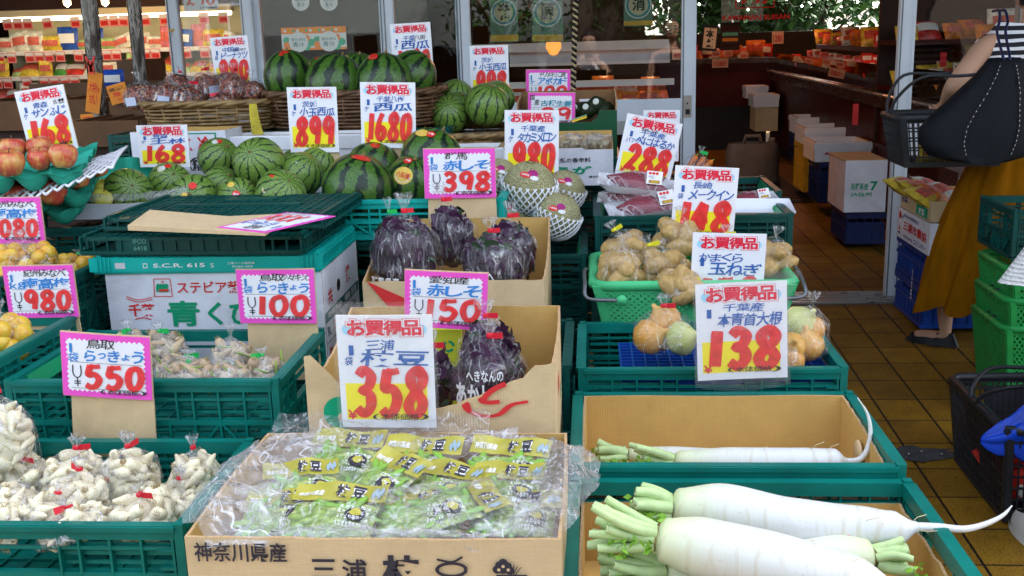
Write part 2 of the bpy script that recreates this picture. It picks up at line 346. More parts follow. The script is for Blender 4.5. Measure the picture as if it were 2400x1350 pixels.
def sign(name, label, TL, TR, BL, BR, Y, kind, origin, unit, goods, price, lean=0, hname='price_sign', gcol=None, post=None, extra=None, seed=1, px0=.30, group='handwritten price signs', ocol=None, hide_yen=False):
    m, w, h = frame4(TL, TR, BL, BR, Y, lean); rnd = random.Random(seed)
    t = .005; mb = MB()
    if kind == 'white':
        for i in range(8): mb.box(w*i/8, w*(i+1)/8, 0, h, -t*.5, 0, WHITE); mb.box(.002+(w-.003)*i/8, .002+(w-.003)*(i+1)/8, .001, h-.001, -t*1.6, -t*.5-.0002, CARD)
    else:
        for i in range(8): mb.box(w*i/8, w*(i+1)/8, 0, h, -.001, 0, PINK); mb.box(-.001+(w+.002)*i/8, -.001+(w+.002)*(i+1)/8, -.001, h+.002, -t*1.2, -.0012, CARD)
        bz = .055*w; b = bz; nx, ny = 16, max(6, int(16*h/w)); z = .0003; tz = b*.45; pts = []
        for i in range(nx): pts += [(b+(w-2*b)*i/nx, b), (b+(w-2*b)*(i+.5)/nx, b+tz)]
        for i in range(ny): pts += [(w-b, b+(h-2*b)*i/ny), (w-b-tz, b+(h-2*b)*(i+.5)/ny)]
        for i in range(nx): pts += [(w-b-(w-2*b)*i/nx, h-b), (w-b-(w-2*b)*(i+.5)/nx, h-b-tz)]
        for i in range(ny): pts += [(b, h-b-(h-2*b)*i/ny), (b+tz, h-b-(h-2*b)*(i+.5)/ny)]
        q = b+tz; [mb.box(q+(w-2*q)*i/8, q+(w-2*q)*(i+1)/8, q, h-q, .0001, z, WHITE) for i in range(8)]
        k = len(pts)
        for i in range(1, k, 2): mb.add([(*pts[i-1], z), (*pts[i], z), (*pts[(i+1) % k], z)], [(0, 1, 2)], PINK)
        mb.add([(*pts[i], z-.00004) for i in range(k)]+[(min(max(x, q), w-q), min(max(y, q), h-q), z-.00004) for x, y in pts], [(i, (i+1) % k, k+(i+1) % k, k+i) for i in range(k)], WHITE)
    amp = rnd.uniform(.0015, .004)*rnd.choice((-1, 1, 1)); tw = rnd.uniform(-.002, .002)
    def bow(b_): b_.v = [(x, y, z+amp*(1-(2*x/w-1)**2)*(.5+.5*y/h)+tw*(x/w-.5)*(y/h-.5)*4) for x, y, z in b_.v]
    bow(mb); o = mb.build(hname, None, m); T(o, label, 'price sign', group)
    tx = MB(); J = dict(jit=.05, slant=.12, rnd=rnd)
    if kind == 'white':
        header(tx, w, h, rnd)
        [tx.box(.06*w+.86*w*i/7, .06*w+.86*w*(i+1)/7, .075*h, .40*h, .0001, .0003, YEL) for i in range(7)] if price else None
        oc = ocol or BLUE
        put(tx, origin, px0*w, .70*h, min(.80, px0+.15*len(origin))*w, .79*h, oc, .0014, .012, **J)
        put(tx, '1', .12*w, .65*h, .17*w, .74*h, BLUE, .0014, .03)
        if unit: put(tx, unit, .07*w, .555*h, (.07+.085*len(unit))*w, .64*h, BLUE, .0015, .012, **J)
        put(tx, goods, .24*w, .555*h, .95*w, .69*h, gcol or BLUE, .0016, .018, **J)
        if price:
            digits(tx, price, .13*w, .095*h, .94*w, .565*h, RED, .0016, .44)
            put(tx, '¥', .07*w, .075*h, .17*w, .16*h, RED2, .0012, .02)
            put(tx, '(本体価格)', .32*w, .075*h, .93*w, .135*h, BLACK, .0036, .006, **J)
    else:
        put(tx, origin, .30*w, .79*h, min(.90, .30+.16*len(origin))*w, .93*h, BLACK, .0014, .006, **J)
        if unit: 
            put(tx, '1', .10*w, .70*h, .135*w, .84*h, BLUE2, .0014, .03); put(tx, unit, .08*w, .56*h, (.10+.10*len(unit))*w, .70*h, BLUE2, .0014, .012, **J)
        put(tx, goods, .27*w, .57*h, .93*w, .77*h, gcol or BLUE2, .0016, .024, **J)
        for q in (.545, .13): [tx.box(w*(.1+.1*i), w*(.2+.1*i), q*h, q*h+.0008, .0004, .0006, BLACK) for i in range(8)]
        if not hide_yen:
            stroke(tx, [(.13*w, .50*h), (.13*w, .36*h), (.175*w, .30*h), (.22*w, .36*h), (.22*w, .50*h)], .014*w, BLACK, .0012)
            tx.box(.17*w, .182*w, .16*h, .30*h, .0008, .0011, BLACK); tx.box(.14*w, .21*w, .235*h, .25*h, .0012, .0014, BLACK); tx.box(.14*w, .21*w, .20*h, .215*h, .0012, .0014, BLACK)
        digits(tx, price, .24*w, .12*h, .94*w, .56*h, RED, .0016, .44)
        put(tx, '(本体価格)', .42*w, .06*h, .95*w, .15*h, BLACK, .0036, .008, **J)
    if extra: extra(tx, w, h, J)
    bow(tx); tx.build('lettering', o)
    if post:   # cardboard strip that holds the sign up
        pw0, pw1, ph = post; n = 8
        pb = MB(); hh = -ph*h
        pb.add([(w*(pw0 if i % 2 == 0 else pw1)+.002*sin(i*3), hh*(i//2)/n, z) for z in (-.0115, -.0066) for i in range(2*n+2)],
          [(2*i+k, 2*i+2+k, 2*i+3+k, 2*i+1+k)[::(1 if k == 0 else -1)] for k in (0, 2*n+2) for i in range(n)] +
          [(2*i, 2*i+2*n+2, 2*i+2*n+4, 2*i+2) for i in range(n)] + [(2*i+1, 2*i+3, 2*i+2*n+5, 2*i+2*n+3) for i in range(n)], CARD)
        pb.build('cardboard_strip', o)
    return o, w, h
def note(t, a, b, c, d, mat=BLACK): return lambda tx, w, h, J: put(tx, t, a*w, b*h, c*w, d*h, mat, .0017, .006, **J)
SG = []
def S(*a, **k): SG.append(sign(*a, **k)); return SG[-1]
S('s', 'white bargain sign for sun fuji apples priced 168, tilted behind the apple tray', (32, 215), (142, 199), (72, 365), (188, 345), 3.12, 'white', '青森', 'ヶ', 'サンふじ', '168', extra=note('甘い!!', .72, .72, .95, .79), seed=1)
S('s', 'white bargain sign for orin apples priced 168, leaning beside the white styrofoam box', (336, 298), (452, 293), (312, 388), (432, 390), 3.35, 'white', '青森', 'ヶ', '王林', '168', seed=2)
S('s', 'white bargain sign for peanuts with scribbled header, behind the peanut basket', (497, 89), (584, 82), (502, 208), (589, 203), 4.12, 'white', '中国産', '袋', 'ピーナッツ', '990', extra=note('はじけます', .60, .71, .93, .76), seed=3)
S('s', 'white bargain sign priced 1680 standing behind the big watermelons', (920.5, 57), (1015, 51), (917, 192), (1011, 187), 4.2, 'white', '千葉', 'ヶ', '西瓜', '1680', extra=note('八街', .58, .71, .86, .79), seed=4)
S('s', 'white bargain sign for small watermelons priced 998, against the middle window post', (1104, 108), (1194, 105), (1101, 240), (1191, 238), 4.25, 'white', '茨城', 'ヶ', '小玉西瓜', '998', seed=5)
S('s', 'pink bordered sign for avocados priced 100, the upper of two pink signs', (1232, 164), (1336, 163), (1234, 243), (1337, 243), 4.32, 'pink', 'チリメキシコ産', 'ヶ', 'アボカド', '100', seed=6)
S('s', 'pink bordered sign for ginger priced 99 in teal lettering, before the avocado carton', (1237, 218), (1348, 217), (1238, 292), (1347, 293), 4.05, 'pink', '', '', '古根生姜', '99', gcol=TEALI, extra=lambda tx, w, h, J: (put(tx, '国', .05*w, .76*h, .14*w, .94*h, BLACK, .0016, .01, **J), put(tx, '産', .14*w, .62*h, .24*w, .80*h, BLACK, .0016, .01, **J)), post=(.1, .95, .35), seed=7)
S('s', 'white bargain sign priced 899 standing over the small watermelons', (673, 207), (791, 201), (680, 355), (792, 359), 3.42, 'white', '茨城', 'ヶ', '小玉西瓜', '899', seed=8, post=(.1, .98, .25))
S('s', 'white bargain sign priced 1680 tilted over the teal crate of watermelons', (836, 195), (966, 191), (855, 343), (982, 350), 3.40, 'white', '千葉八街', 'ヶ', '西瓜', '1680', seed=9, post=(.15, .98, .25))
S('s', 'white bargain sign for netted melons priced 980', (1183, 258), (1310, 258), (1183, 424), (1309, 425), 3.46, 'white', '千葉産', 'ヶ', 'タカミメロン', '980', seed=10)
S('s', 'white bargain sign for sweet potatoes priced 288, tilted to the right', (1473, 264), (1602, 292), (1438, 410), (1566, 433), 3.50, 'white', '千葉産', 'パック', 'べにはるか', '288', extra=note('甘いよ', .30, .775, .62, .82), seed=11)
S('s', 'white bargain sign mostly hidden behind the tilted sweet potato sign', (1507, 258), (1592, 258), (1507, 378), (1592, 378), 3.85, 'white', '北海道', '袋', '人参', '198', seed=12)
S('s', 'white bargain sign for may queen potatoes priced 148', (1582, 387), (1729, 394), (1572, 560), (1721, 567), 2.98, 'white', '長崎', '袋', 'メークイン', '148', seed=13)
S('s', 'white bargain sign for kamakura onions, its price hidden by the front sign', (1618, 544), (1790, 549), (1620, 765), (1790, 768), 2.72, 'white', 'かまくら', '', '玉ねぎ', '158', px0=.1, seed=14)
S138 = S('s', 'white bargain sign for daikon radish priced 138, wrapped in clear plastic', (1628, 669), (1842, 657), (1637, 892), (1848, 885), 2.235, 'white', '千葉産', '', '本青首大根', '138', seed=15)
S358 = S('s', 'white bargain sign for edamame priced 358, wrapped in clear plastic', (783, 742), (1008, 735), (806, 998), (1027, 1005), 1.80, 'white', '三浦', '袋', '枝豆', '358', seed=16)
S('s', 'pink bordered sign for red shiso priced 398 on a cardboard strip', (994, 350), (1161, 347), (994, 465), (1161, 463), 3.02, 'pink', '群馬', '袋', '赤しそ', '398', post=(.04, .99, .6), seed=17)
S('s', 'pink bordered sign for red shiso priced 150 beside the writing-printed bags', (947, 633), (1143, 642), (950, 765), (1141, 774), 2.14, 'pink', '愛知産', '袋', '赤しそ', '150', seed=18)
S('s', 'pink bordered sign for rakkyo priced 100 before the white melon carton', (552, 632), (734, 632), (564, 758), (743, 757), 2.41, 'pink', '鳥取', '袋', 'らっきょう', '100', extra=note('少々キズ', .58, .80, .93, .92), post=(.08, .99, 1.1), seed=19)
S('s', 'pink bordered sign for rakkyo priced 550 on a tall cardboard strip', (138, 778), (347, 791), (151, 925), (360, 939), 2.02, 'pink', '鳥取', '袋', 'らっきょう', '550', post=(.07, 1.0, 1.75), seed=20)
S('s', 'pink bordered sign for ume plums priced 980 on a cardboard strip', (2, 625), (169, 621), (25, 745), (185, 743), 2.45, 'pink', '紀州みなべ', 'kg', '南高梅', '980', post=(.1, .97, .5), seed=21)
S('s', 'pink bordered sign for ume plums priced 1080 at the left edge', (-68, 466), (98, 463), (-60, 572), (101, 569), 2.78, 'pink', '紀州みなべ', 'kg', '南高梅', '1080', post=(.1, .97, .5), seed=22)
# the sign lying on the folded crates, stuck to its cardboard
def lying_sign():
    z = .925; mb = MB()
    P = [at(352, 502, Z=z), at(535, 512, Z=z), at(690, 505, Z=z), at(622, 553, Z=z), at(300, 540, Z=z)]
    vs = [(p.x, p.y, z) for p in P]; top = [(x, y, z+.006+.006*(i in (0, 4))) for i, (x, y, _) in enumerate(vs)]
    mb.add(vs+top, [(4, 3, 2, 1, 0), (5, 6, 7, 8, 9)]+[(i, (i+1) % 5, 5+(i+1) % 5, 5+i) for i in range(5)], CARD)
    o = mb.build('price_sign'); T(o, 'pink bordered sign lying flat on its cardboard over the folded green crates', 'price sign', 'handwritten price signs')
    A, B, C_ = at(622, 553, Z=z), at(692, 508, Z=z), at(508, 541, Z=z)
    v = (B-A); u = (C_-A); w = u.length; u.normalize(); v = v-u*v.dot(u); h = v.length*1.05; v.normalize(); n = u.cross(v)
    if n.z < 0: n = -n
    # reading direction runs away from the viewer's left: upside down as in the photo
    ux, vv = -u, -v; nn = ux.cross(vv); m = Matrix((ux, vv, nn)).transposed().to_4x4(); m.translation = A+u*w+v*h+Vector((0, 0, .0085))
    m.translation = A + v*h*1.0 + Vector((0, 0, .0085)); ux = u; vv = -v
    nn = ux.cross(vv)
    if nn.z < 0: ux, vv = -u, -v; m.translation = A+u*w+v*h+Vector((0, 0, .0085)); nn = ux.cross(vv)
    m2 = Matrix((ux, vv, nn)).transposed().to_4x4(); m2.translation = m.translation
    tb = MB(); tb.box(0, w, 0, h, -.002, 0, PINK, m2)
    b = .05*w; pts = []
    for i in range(14): pts += [(b+(w-2*b)*i/14, b), (b+(w-2*b)*(i+.5)/14, b*1.5)]
    for i in range(8): pts += [(w-b, b+(h-2*b)*i/8), (w-b*1.5, b+(h-2*b)*(i+.5)/8)]
    for i in range(14): pts += [(w-b-(w-2*b)*i/14, h-b), (w-b-(w-2*b)*(i+.5)/14, h-b*1.5)]
    for i in range(8): pts += [(b, h-b-(h-2*b)*i/8), (b*1.5, h-b-(h-2*b)*(i+.5)/8)]
    tb.add([(x, y, .0004) for x, y in pts], [tuple(range(len(pts)))], WHITE, m2)
    tb.build('card', o); lt = MB(); rnd = random.Random(5)
    put(lt, '鳥取', .3*w, .76*h, .6*w, .92*h, BLACK, .002, .01, jit=.05, rnd=rnd, X=m2); put(lt, 'らっきょう', .3*w, .56*h, .93*w, .76*h, BLUE, .002, .02, jit=.05, rnd=rnd, X=m2)
    put(lt, '1', .1*w, .68*h, .14*w, .84*h, BLUE, .002, .03, X=m2)
    d2 = MB(); digits(d2, 'xxx', .25*w, .14*h, .9*w, .56*h, RED, .002, .3); lt.add(d2.v, d2.f, RED, m2)
    put(lt, '(本体価格)', .35*w, .07*h, .93*w, .16*h, BLACK, .005, .01, jit=.05, rnd=rnd, X=m2)
    lt.build('lettering', o)
lying_sign()
# ================================================================== crates, cartons, baskets
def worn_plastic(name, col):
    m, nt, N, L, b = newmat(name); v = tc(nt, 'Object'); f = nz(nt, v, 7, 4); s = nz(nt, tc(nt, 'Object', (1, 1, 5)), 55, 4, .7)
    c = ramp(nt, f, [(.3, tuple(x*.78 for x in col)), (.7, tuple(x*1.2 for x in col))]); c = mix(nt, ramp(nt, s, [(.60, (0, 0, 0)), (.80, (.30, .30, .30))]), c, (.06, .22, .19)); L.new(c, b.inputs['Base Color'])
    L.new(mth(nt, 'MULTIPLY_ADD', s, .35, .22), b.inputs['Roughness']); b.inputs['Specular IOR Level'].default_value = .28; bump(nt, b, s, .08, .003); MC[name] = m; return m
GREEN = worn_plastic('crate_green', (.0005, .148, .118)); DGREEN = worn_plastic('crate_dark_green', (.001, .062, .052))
TEAL = M('crate_teal', (.004, .40, .34), .4, var=.1, vs=7); BGREEN = M('basket_green', (.06, .46, .18), .42, var=.12, vs=8); LATCH = M('latch_green', (.006, .26, .10), .4, var=.1)
def wall_bars(mb, L, h, mat, hand=True, seed=0, solid=False):
    """lattice side wall: u along X 0..L, height Z, outside is -Y, thickness ~18 mm"""
    mb.box(0, L, -.004, .014, h-.026, h, mat); mb.box(-.003, L+.003, -.009, -.004, h-.010, h-.001, mat); mb.box(0, L, -.002, .012, 0, .016, mat)
    mb.box(.002, L-.002, -.002, .004, h-.046, h-.040, mat)
    z0, z1 = .016, h-.026; mid = z0+(z1-z0)*.5; c = L/2; hw = .075 if hand else 0
    mb.box(0, L, -.003, .011, mid-.006, mid+.006, mat)
    n = max(3, int(L/.052))
    for i in range(n+1):
        u = .004+(L-.008)*i/n
        up = not (hand and abs(u-c) < hw)
        mb.box(u-.0022, u+.0022, -.0035, .008, z0, z1 if up else mid, mat)
    for i in range(n):
        a, b = .004+(L-.008)*i/n, .004+(L-.008)*(i+1)/n
        if i % 3 == 1: mb.bar((a, .001, z0), (b, .001, mid), .004, .007, mat)
        elif i % 3 == 2: mb.bar((a, .001, mid), (b, .001, z0), .004, .007, mat)
    # recessed slats with slots between
    k = max(4, int((z1-z0)/.017))
    for j in range(k):
        a = z0+(z1-z0)*j/k; b = a+(z1-z0)/k*(.34 if j % 2 else .44)
        if hand and a > mid-.002 and b < z1+.001:
            mb.box(.01, c-hw, .008, .012, a, b, mat); mb.box(c+hw, L-.01, .008, .012, a, b, mat)
        else: mb.box(.01, L-.01, .008, .012, a, b, mat)
    if hand:
        mb.box(c-hw-.004, c-hw, -.005, .012, mid, z1, mat); mb.box(c+hw, c+hw+.004, -.005, .012, mid, z1, mat)
    for u in (0, L-.030):
        for q in range(4): mb.box(u+.001, u+.029, -.0045, .006, z0+.012+(z1-z0)*q/4, z0+.017+(z1-z0)*q/4, mat)
    return mb
PM = {}
def panel_mesh(L, h, mat, hand):
    k = (round(L, 3), round(h, 3), mat.name, hand)
    if k not in PM: PM[k] = wall_bars(MB(), L, h, mat, hand).mesh('side_panel')
    return PM[k]
def crate(label, x0, x1, y0, y1, zt, h=.18, mat=None, cat='crate', group='green folding crates', rz=0, name='crate', latch=True, tilt=0):
    mat = mat or GREEN; w, d = x1-x0, y1-y0; cx, cy = (x0+x1)/2, (y0+y1)/2
    mb = MB(); mb.box(-w/2, w/2, -d/2, d/2, 0, .004, mat)
    for i in range(13): mb.box(-w/2+.01+(w-.02)*i/12-.002, -w/2+.01+(w-.02)*i/12+.002, -d/2+.01, d/2-.01, .004, .010, mat)
    for i in range(9): mb.box(-w/2+.01, w/2-.01, -d/2+.01+(d-.02)*i/8-.002, -d/2+.01+(d-.02)*i/8+.002, .004, .0098, mat)
    for sx in (-1, 1):
        for sy in (-1, 1): mb.box(sx*(w/2-.008)-.008, sx*(w/2-.008)+.008, sy*(d/2-.008)-.008, sy*(d/2-.008)+.008, .010, h+.003, mat)
    o = mb.build(name, None, TX(cx, cy, zt-h, tilt, 0, rz)); T(o, label, cat, group)
    for (L, X, hand) in ((w-.034, TX(-w/2+.017, -d/2+.004, 0), True), (w-.034, TX(w/2-.017, d/2-.004, 0, rz=pi), True), (d-.034, TX(w/2-.004, -d/2+.017, 0, rz=pi/2), True), (d-.034, TX(-w/2+.004, d/2-.017, 0, rz=-pi/2), True)):
        link('side_panel', panel_mesh(L, h, mat, hand), o, X)
    if latch:
        for sx in (-1, 1):
            lb = MB(); lb.box(-.003, .003, -d*.36, d*.36, -.026, .006, LATCH); lb.box(-.006, -.003, -d*.06, d*.06, -.018, .002, LATCH); link('latch', lb.mesh('latch'), o, TX(sx*(w/2-.022), 0, h-.012, 0, sx*.25, 0))
    return o
def folded(label, cx, cy, z, w, d, t, mat, rz=0, letters=None):
    mb = MB(); mb.box(-w/2, w/2, -d/2, d/2, 0, .004, mat)
    for sy in (-1, 1):
        mb.box(-w/2, w/2, sy*d/2-.004, sy*d/2+.004, .004, .012, mat); mb.box(-w/2+.03, w/2-.03, sy*d/2-.005, sy*d/2+.003, t-.010, t-.002, mat)
        mb.box(-w/2+.10, w/2-.10, sy*(d/2-.002)-.002, sy*(d/2-.002)+.002, .012, t-.010, mat)
        for i in range(17): u = -w/2+.004+(w-.008)*i/16; mb.box(u-.002, u+.002, sy*d/2-.0045, sy*d/2+.0035, .012, t-.002, mat)
    for sx in (-1, 1):
        mb.box(sx*w/2-.004, sx*w/2+.004, -d/2+.004, d/2-.004, .004, .012, mat); mb.box(sx*w/2-.005, sx*w/2+.003, -d/2+.01, d/2-.01, t-.010, t-.002, mat)
        for i in range(13): u = -d/2+.008+(d-.016)*i/12; mb.box(sx*w/2-.0045, sx*w/2+.0035, u-.002, u+.002, .012, t-.002, mat)
    o = mb.build('folded_crate', None, TX(cx, cy, z, 0, 0, rz)); T(o, label, 'folded crate', 'folded crates in the stack')
    top = MB(); rnd = random.Random(int(cx*100))
    for i in range(25): u = -w/2+.012+(w-.024)*i/24; top.box(u-.0022, u+.0022, -d/2+.006, d/2-.006, t-.013, t-.001-(i % 3)*.001, mat)
    for i in range(18): u = -d/2+.010+(d-.02)*i/17; top.box(-w/2+.006, w/2-.006, u-.002, u+.002, t-.012, t-.002-(i % 2)*.0012, mat)
    for a in (-w/2+.004, w/2-.016): top.box(a, a+.012, -d/2+.01, d/2-.01, t-.001, t+.004, mat)
    top.box(-w*.12, w*.12, d*.2, d*.32, t-.002, t+.002, mat); top.box(-w*.3, w*.3, -.012, .012, t-.002, t+.003, mat)
    top.build('folded_side', o)
    if letters: l = MB(); letters(l, w, d, t); l.build('lettering', o)
    return o
def strip_wall(mb, A, B, z0, hf, th, inn, mo, mi, n=20, bow=0, me=None):
    """cardboard wall from A to B (xy) with top height hf(t); 'inn' is the inward xy direction"""
    A, B, inn = Vector(A), Vector(B), Vector(inn).normalized(); vs = []
    for i in range(n+1):
        t = i/n; p = A.lerp(B, t); h = hf(t)
        for k, off in ((0, 0), (1, th)):
            for z in (z0, h):
                b = bow*sin(pi*t)*(0 if z == z0 else 1)
                q = p+inn*(off-b); vs.append((q.x, q.y, z))
    def F(idx, mat):
        fs = [tuple(4*i+a if s == 0 else 4*i+4+a for a, s in idx) for i in range(n)]; mb.add(vs, fs, mat)
    F(((0, 0), (0, 1), (1, 1), (1, 0)), mo); F(((2, 0), (3, 0), (3, 1), (2, 1)), mi); F(((1, 0), (1, 1), (3, 1), (3, 0)), me or CARD_EDGE)
    e = 4*n; mb.add(vs, [(0, 1, 3, 2), (e, e+2, e+3, e+1)], me or CARD_EDGE)
def carton(label, x0, x1, y0, y1, z0, zt, hf=None, hb=None, hl=None, hr=None, out=None, inn=None, name='carton', th=.005, rz=0, group='cardboard cartons', taper=0, seed=1, cat='carton', bow=.004):
    rnd = random.Random(seed); out = out or CARD; inn = inn or CARD_IN; mb = MB(); w, d = (x1-x0)/2, (y1-y0)/2; cx, cy = (x0+x1)/2, (y0+y1)/2
    ph = rnd.random()*9
    df = lambda t: zt+.0022*noise.noise((t*9+ph, ph, 0))
    hf, hb, hl, hr = (q or df for q in (hf, hb, hl, hr))
    strip_wall(mb, (-w, -d), (w, -d), z0, hf, th, (0, 1), out, inn, 40, bow)
    strip_wall(mb, (w, d), (-w, d), z0, lambda t: hb(1-t), th, (0, -1), out, inn, 24, bow)
    strip_wall(mb, (w, -d+th), (w, d-th), z0, hr, th, (-1, 0), out, inn, 20, bow)
    strip_wall(mb, (-w, d-th), (-w, -d+th), z0, lambda t: hl(1-t), th, (1, 0), out, inn, 20, bow)
    mb.box(-w+th, w-th, -d+th, d-th, z0, z0+.004, inn)
    o = mb.build(name, None, TX(cx, cy, 0, 0, 0, rz)); T(o, label, cat, group); return o
def on_face(o, x0, x1, z0, z1, y, fn, flip=False, side='front'):
    """printing on a carton face; fn(mb, w, h) draws in XY"""
    mb = MB(); fn(mb, x1-x0, z1-z0)
    if side == 'front': X = Matrix(((1, 0, 0, x0), (0, 0, -1, y), (0, 1, 0, z0), (0, 0, 0, 1)))
    else: X = Matrix(((0, 0, 1, y), (1, 0, 0, x0), (0, 1, 0, z0), (0, 0, 0, 1)))
    p = mb.mesh('printing'); p.transform(X); return link('printing', p, o)
P_DARK = M('print_dark', (.035, .03, .04), .7, var=.1); P_RED = M('print_red_matt', (.62, .03, .03), .7, var=.06); P_GRN = M('print_green', (.0, .30, .14), .7, var=.05)
P_WHT = M('print_white', (.8, .8, .8), .7, var=.03); P_GREY = M('print_grey_teal', (.02, .13, .12), .6, var=.05); P_NAVY = M('print_navy', (.02, .04, .25), .6, var=.05)
# ---- right-hand run, front to back (Y grows towards the shop)
crate('green crate at the front right holding the lower daikon carton', -.045, .565, 1.385, 1.80, .560, .18, latch=False)
crate('green crate holding the upper daikon carton', -.042, .560, 1.81, 2.22, .580, .18, latch=False)
crate('green crate with a blue mat and bagged onions', -.036, .566, 2.285, 2.69, .612, .18, latch=False)
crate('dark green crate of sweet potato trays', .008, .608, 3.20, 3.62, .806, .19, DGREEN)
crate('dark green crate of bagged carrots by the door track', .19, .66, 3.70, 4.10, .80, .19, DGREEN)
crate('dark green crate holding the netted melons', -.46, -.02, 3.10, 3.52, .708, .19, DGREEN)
# supporting stacks
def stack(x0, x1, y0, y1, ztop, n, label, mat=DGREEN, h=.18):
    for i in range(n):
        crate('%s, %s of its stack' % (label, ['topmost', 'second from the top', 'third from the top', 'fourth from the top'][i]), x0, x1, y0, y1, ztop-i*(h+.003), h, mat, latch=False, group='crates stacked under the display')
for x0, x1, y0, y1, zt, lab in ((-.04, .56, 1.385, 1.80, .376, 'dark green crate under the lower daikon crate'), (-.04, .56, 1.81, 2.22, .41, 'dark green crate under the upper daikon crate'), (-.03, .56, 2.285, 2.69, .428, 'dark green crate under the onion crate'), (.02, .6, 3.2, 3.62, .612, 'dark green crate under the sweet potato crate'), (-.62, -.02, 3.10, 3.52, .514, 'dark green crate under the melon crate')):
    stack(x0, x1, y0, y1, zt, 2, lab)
crate('dark green crate behind the onions carrying the potato basket', .0, .56, 2.72, 3.14, .56, .18, DGREEN)
stack(-.19, -.055, 2.28, 2.69, .62, 3, 'narrow dark crate beside the printed shiso carton')
stack(-.19, -.055, 1.84, 2.26, .47, 3, 'narrow dark crate beside the edamame carton')
# ---- left-hand run
crate('green crate full of rakkyo bags at the front left', -1.305, -.703, 1.60, 2.00, .557, .18)
crate('green crate of rakkyo bags with green ties', -1.265, -.663, 2.06, 2.46, .664, .18)
stack(-1.3, -.70, 1.60, 2.00, .373, 2, 'green crate under the front rakkyo crate', GREEN)
stack(-1.265, -.663, 2.06, 2.46, .48, 2, 'green crate under the second rakkyo crate', GREEN)
crate('green crate of bagged ume plums left of the rakkyo', -1.895, -1.295, 2.05, 2.47, .705, .18)
crate('dark green crate of bagged ume plums behind the front plums', -1.93, -1.33, 2.52, 2.92, .79, .18, DGREEN)
stack(-1.895, -1.295, 2.05, 2.47, .52, 2, 'green crate under the front plum crate'); stack(-1.93, -1.33, 2.52, 2.92, .6, 2, 'green crate under the rear plum crate')
crate('dark green crate under the pile of small watermelons', -1.42, -.80, 3.05, 3.46, .86, .18, DGREEN)
crate('dark green crate carrying the apple trays', -2.05, -1.45, 2.95, 3.36, .84, .18, DGREEN)
stack(-1.42, -.80, 3.05, 3.46, .676, 2, 'dark green crate under the small watermelon crate'); stack(-2.05, -1.45, 2.95, 3.36, .656, 2, 'dark green crate under the apple crate')
stack(-1.30, -.70, 2.60, 3.0, .50, 2, 'dark green crate under the white melon carton')
stack(-.60, -.06, 1.40, 1.80, .355, 2, 'dark green crate under the edamame carton'); stack(-.53, -.20, 1.83, 2.22, .435, 2, 'dark green crate under the printed shiso carton'); stack(-.58, -.20, 2.57, 2.98, .555, 2, 'dark green crate under the rear shiso carton')
crate('teal crate of large watermelons', -.85, -.26, 3.06, 3.44, .89, .12, TEAL, group='teal crates')
stack(-.80, -.47, 3.06, 3.44, .765, 3, 'dark green crate under the teal watermelon crate')
# ================================================================== setting
def tile_mat():
    m, nt, N, L, b = newmat('floor_tiles'); t = N.new('ShaderNodeTexCoord'); s = N.new('ShaderNodeSeparateXYZ'); L.new(t.outputs['Object'], s.inputs[0])
    fx = mth(nt, 'DIVIDE', mth(nt, 'SUBTRACT', s.outputs[0], 1.0786-.169*60), .169); fy = mth(nt, 'DIVIDE', mth(nt, 'SUBTRACT', s.outputs[1], 4.9534-.2*60), .2)
    ex = mth(nt, 'ABSOLUTE', mth(nt, 'SUBTRACT', mth(nt, 'FRACT', mth(nt, 'ADD', fx, .5)), .5)); ey = mth(nt, 'ABSOLUTE', mth(nt, 'SUBTRACT', mth(nt, 'FRACT', mth(nt, 'ADD', fy, .5)), .5))
    wob = nz(nt, t.outputs['Object'], 90, 2); wv = mth(nt, 'MULTIPLY_ADD', wob, .0016, .0034)
    g = mth(nt, 'MAXIMUM', mth(nt, 'LESS_THAN', mth(nt, 'MULTIPLY', ex, .169), wv), mth(nt, 'LESS_THAN', mth(nt, 'MULTIPLY', ey, .2), mth(nt, 'MULTIPLY', wv, .8)))
    cell = N.new('ShaderNodeTexWhiteNoise'); cmb = N.new('ShaderNodeCombineXYZ'); L.new(mth(nt, 'FLOOR', fx), cmb.inputs[0]); L.new(mth(nt, 'FLOOR', fy), cmb.inputs[1]); L.new(cmb.outputs[0], cell.inputs['Vector'])
    sp = nz(nt, t.outputs['Object'], 260, 2, .6); base = ramp(nt, nz(nt, t.outputs['Object'], 8, 4), [(.3, (.24, .12, .009)), (.7, (.36, .195, .018))])
    base = mix(nt, mth(nt, 'MULTIPLY', cell.outputs['Value'], .35), base, (.11, .045, .010)); base = mix(nt, ramp(nt, sp, [(.36, (1, 1, 1)), (.46, (0, 0, 0))]), base, (.045, .022, .010))
    dirt = ramp(nt, nz(nt, t.outputs['Object'], 3.1, 5, .7), [(.5, (0, 0, 0)), (.75, (.6, .6, .6))]); base = mix(nt, dirt, base, (.06, .035, .018))
    L.new(mix(nt, g, base, (.012, .010, .009)), b.inputs['Base Color']); b.inputs['Roughness'].default_value = .5; b.inputs['Specular IOR Level'].default_value = .14
    bump(nt, b, mth(nt, 'ADD', mth(nt, 'MULTIPLY', g, -1.0), mth(nt, 'MULTIPLY', sp, .15)), .5, .003); return m
TILE = tile_mat(); ASPH = M('asphalt', (.05, .05, .052), .9, var=.3, vs=30, bmp=.4, bs=200)
ALU = M('aluminium', (.62, .68, .74), .42, 0, var=.06, vs=5); ALU_D = M('aluminium_dark', (.16, .17, .18), .45, .6); STEEL = M('steel', (.55, .55, .55), .3, .9, var=.1)
BLK = M('black_rubber', (.012, .012, .013), .6); DRED = M('counter_red', (.045, .0035, .003), .4, var=.2, spec=.15); BRN = M('brown_board', (.12, .055, .022), .6, var=.3, vs=6); DARKB = M('dark_interior', (.035, .016, .012), .7, var=.3, vs=4)
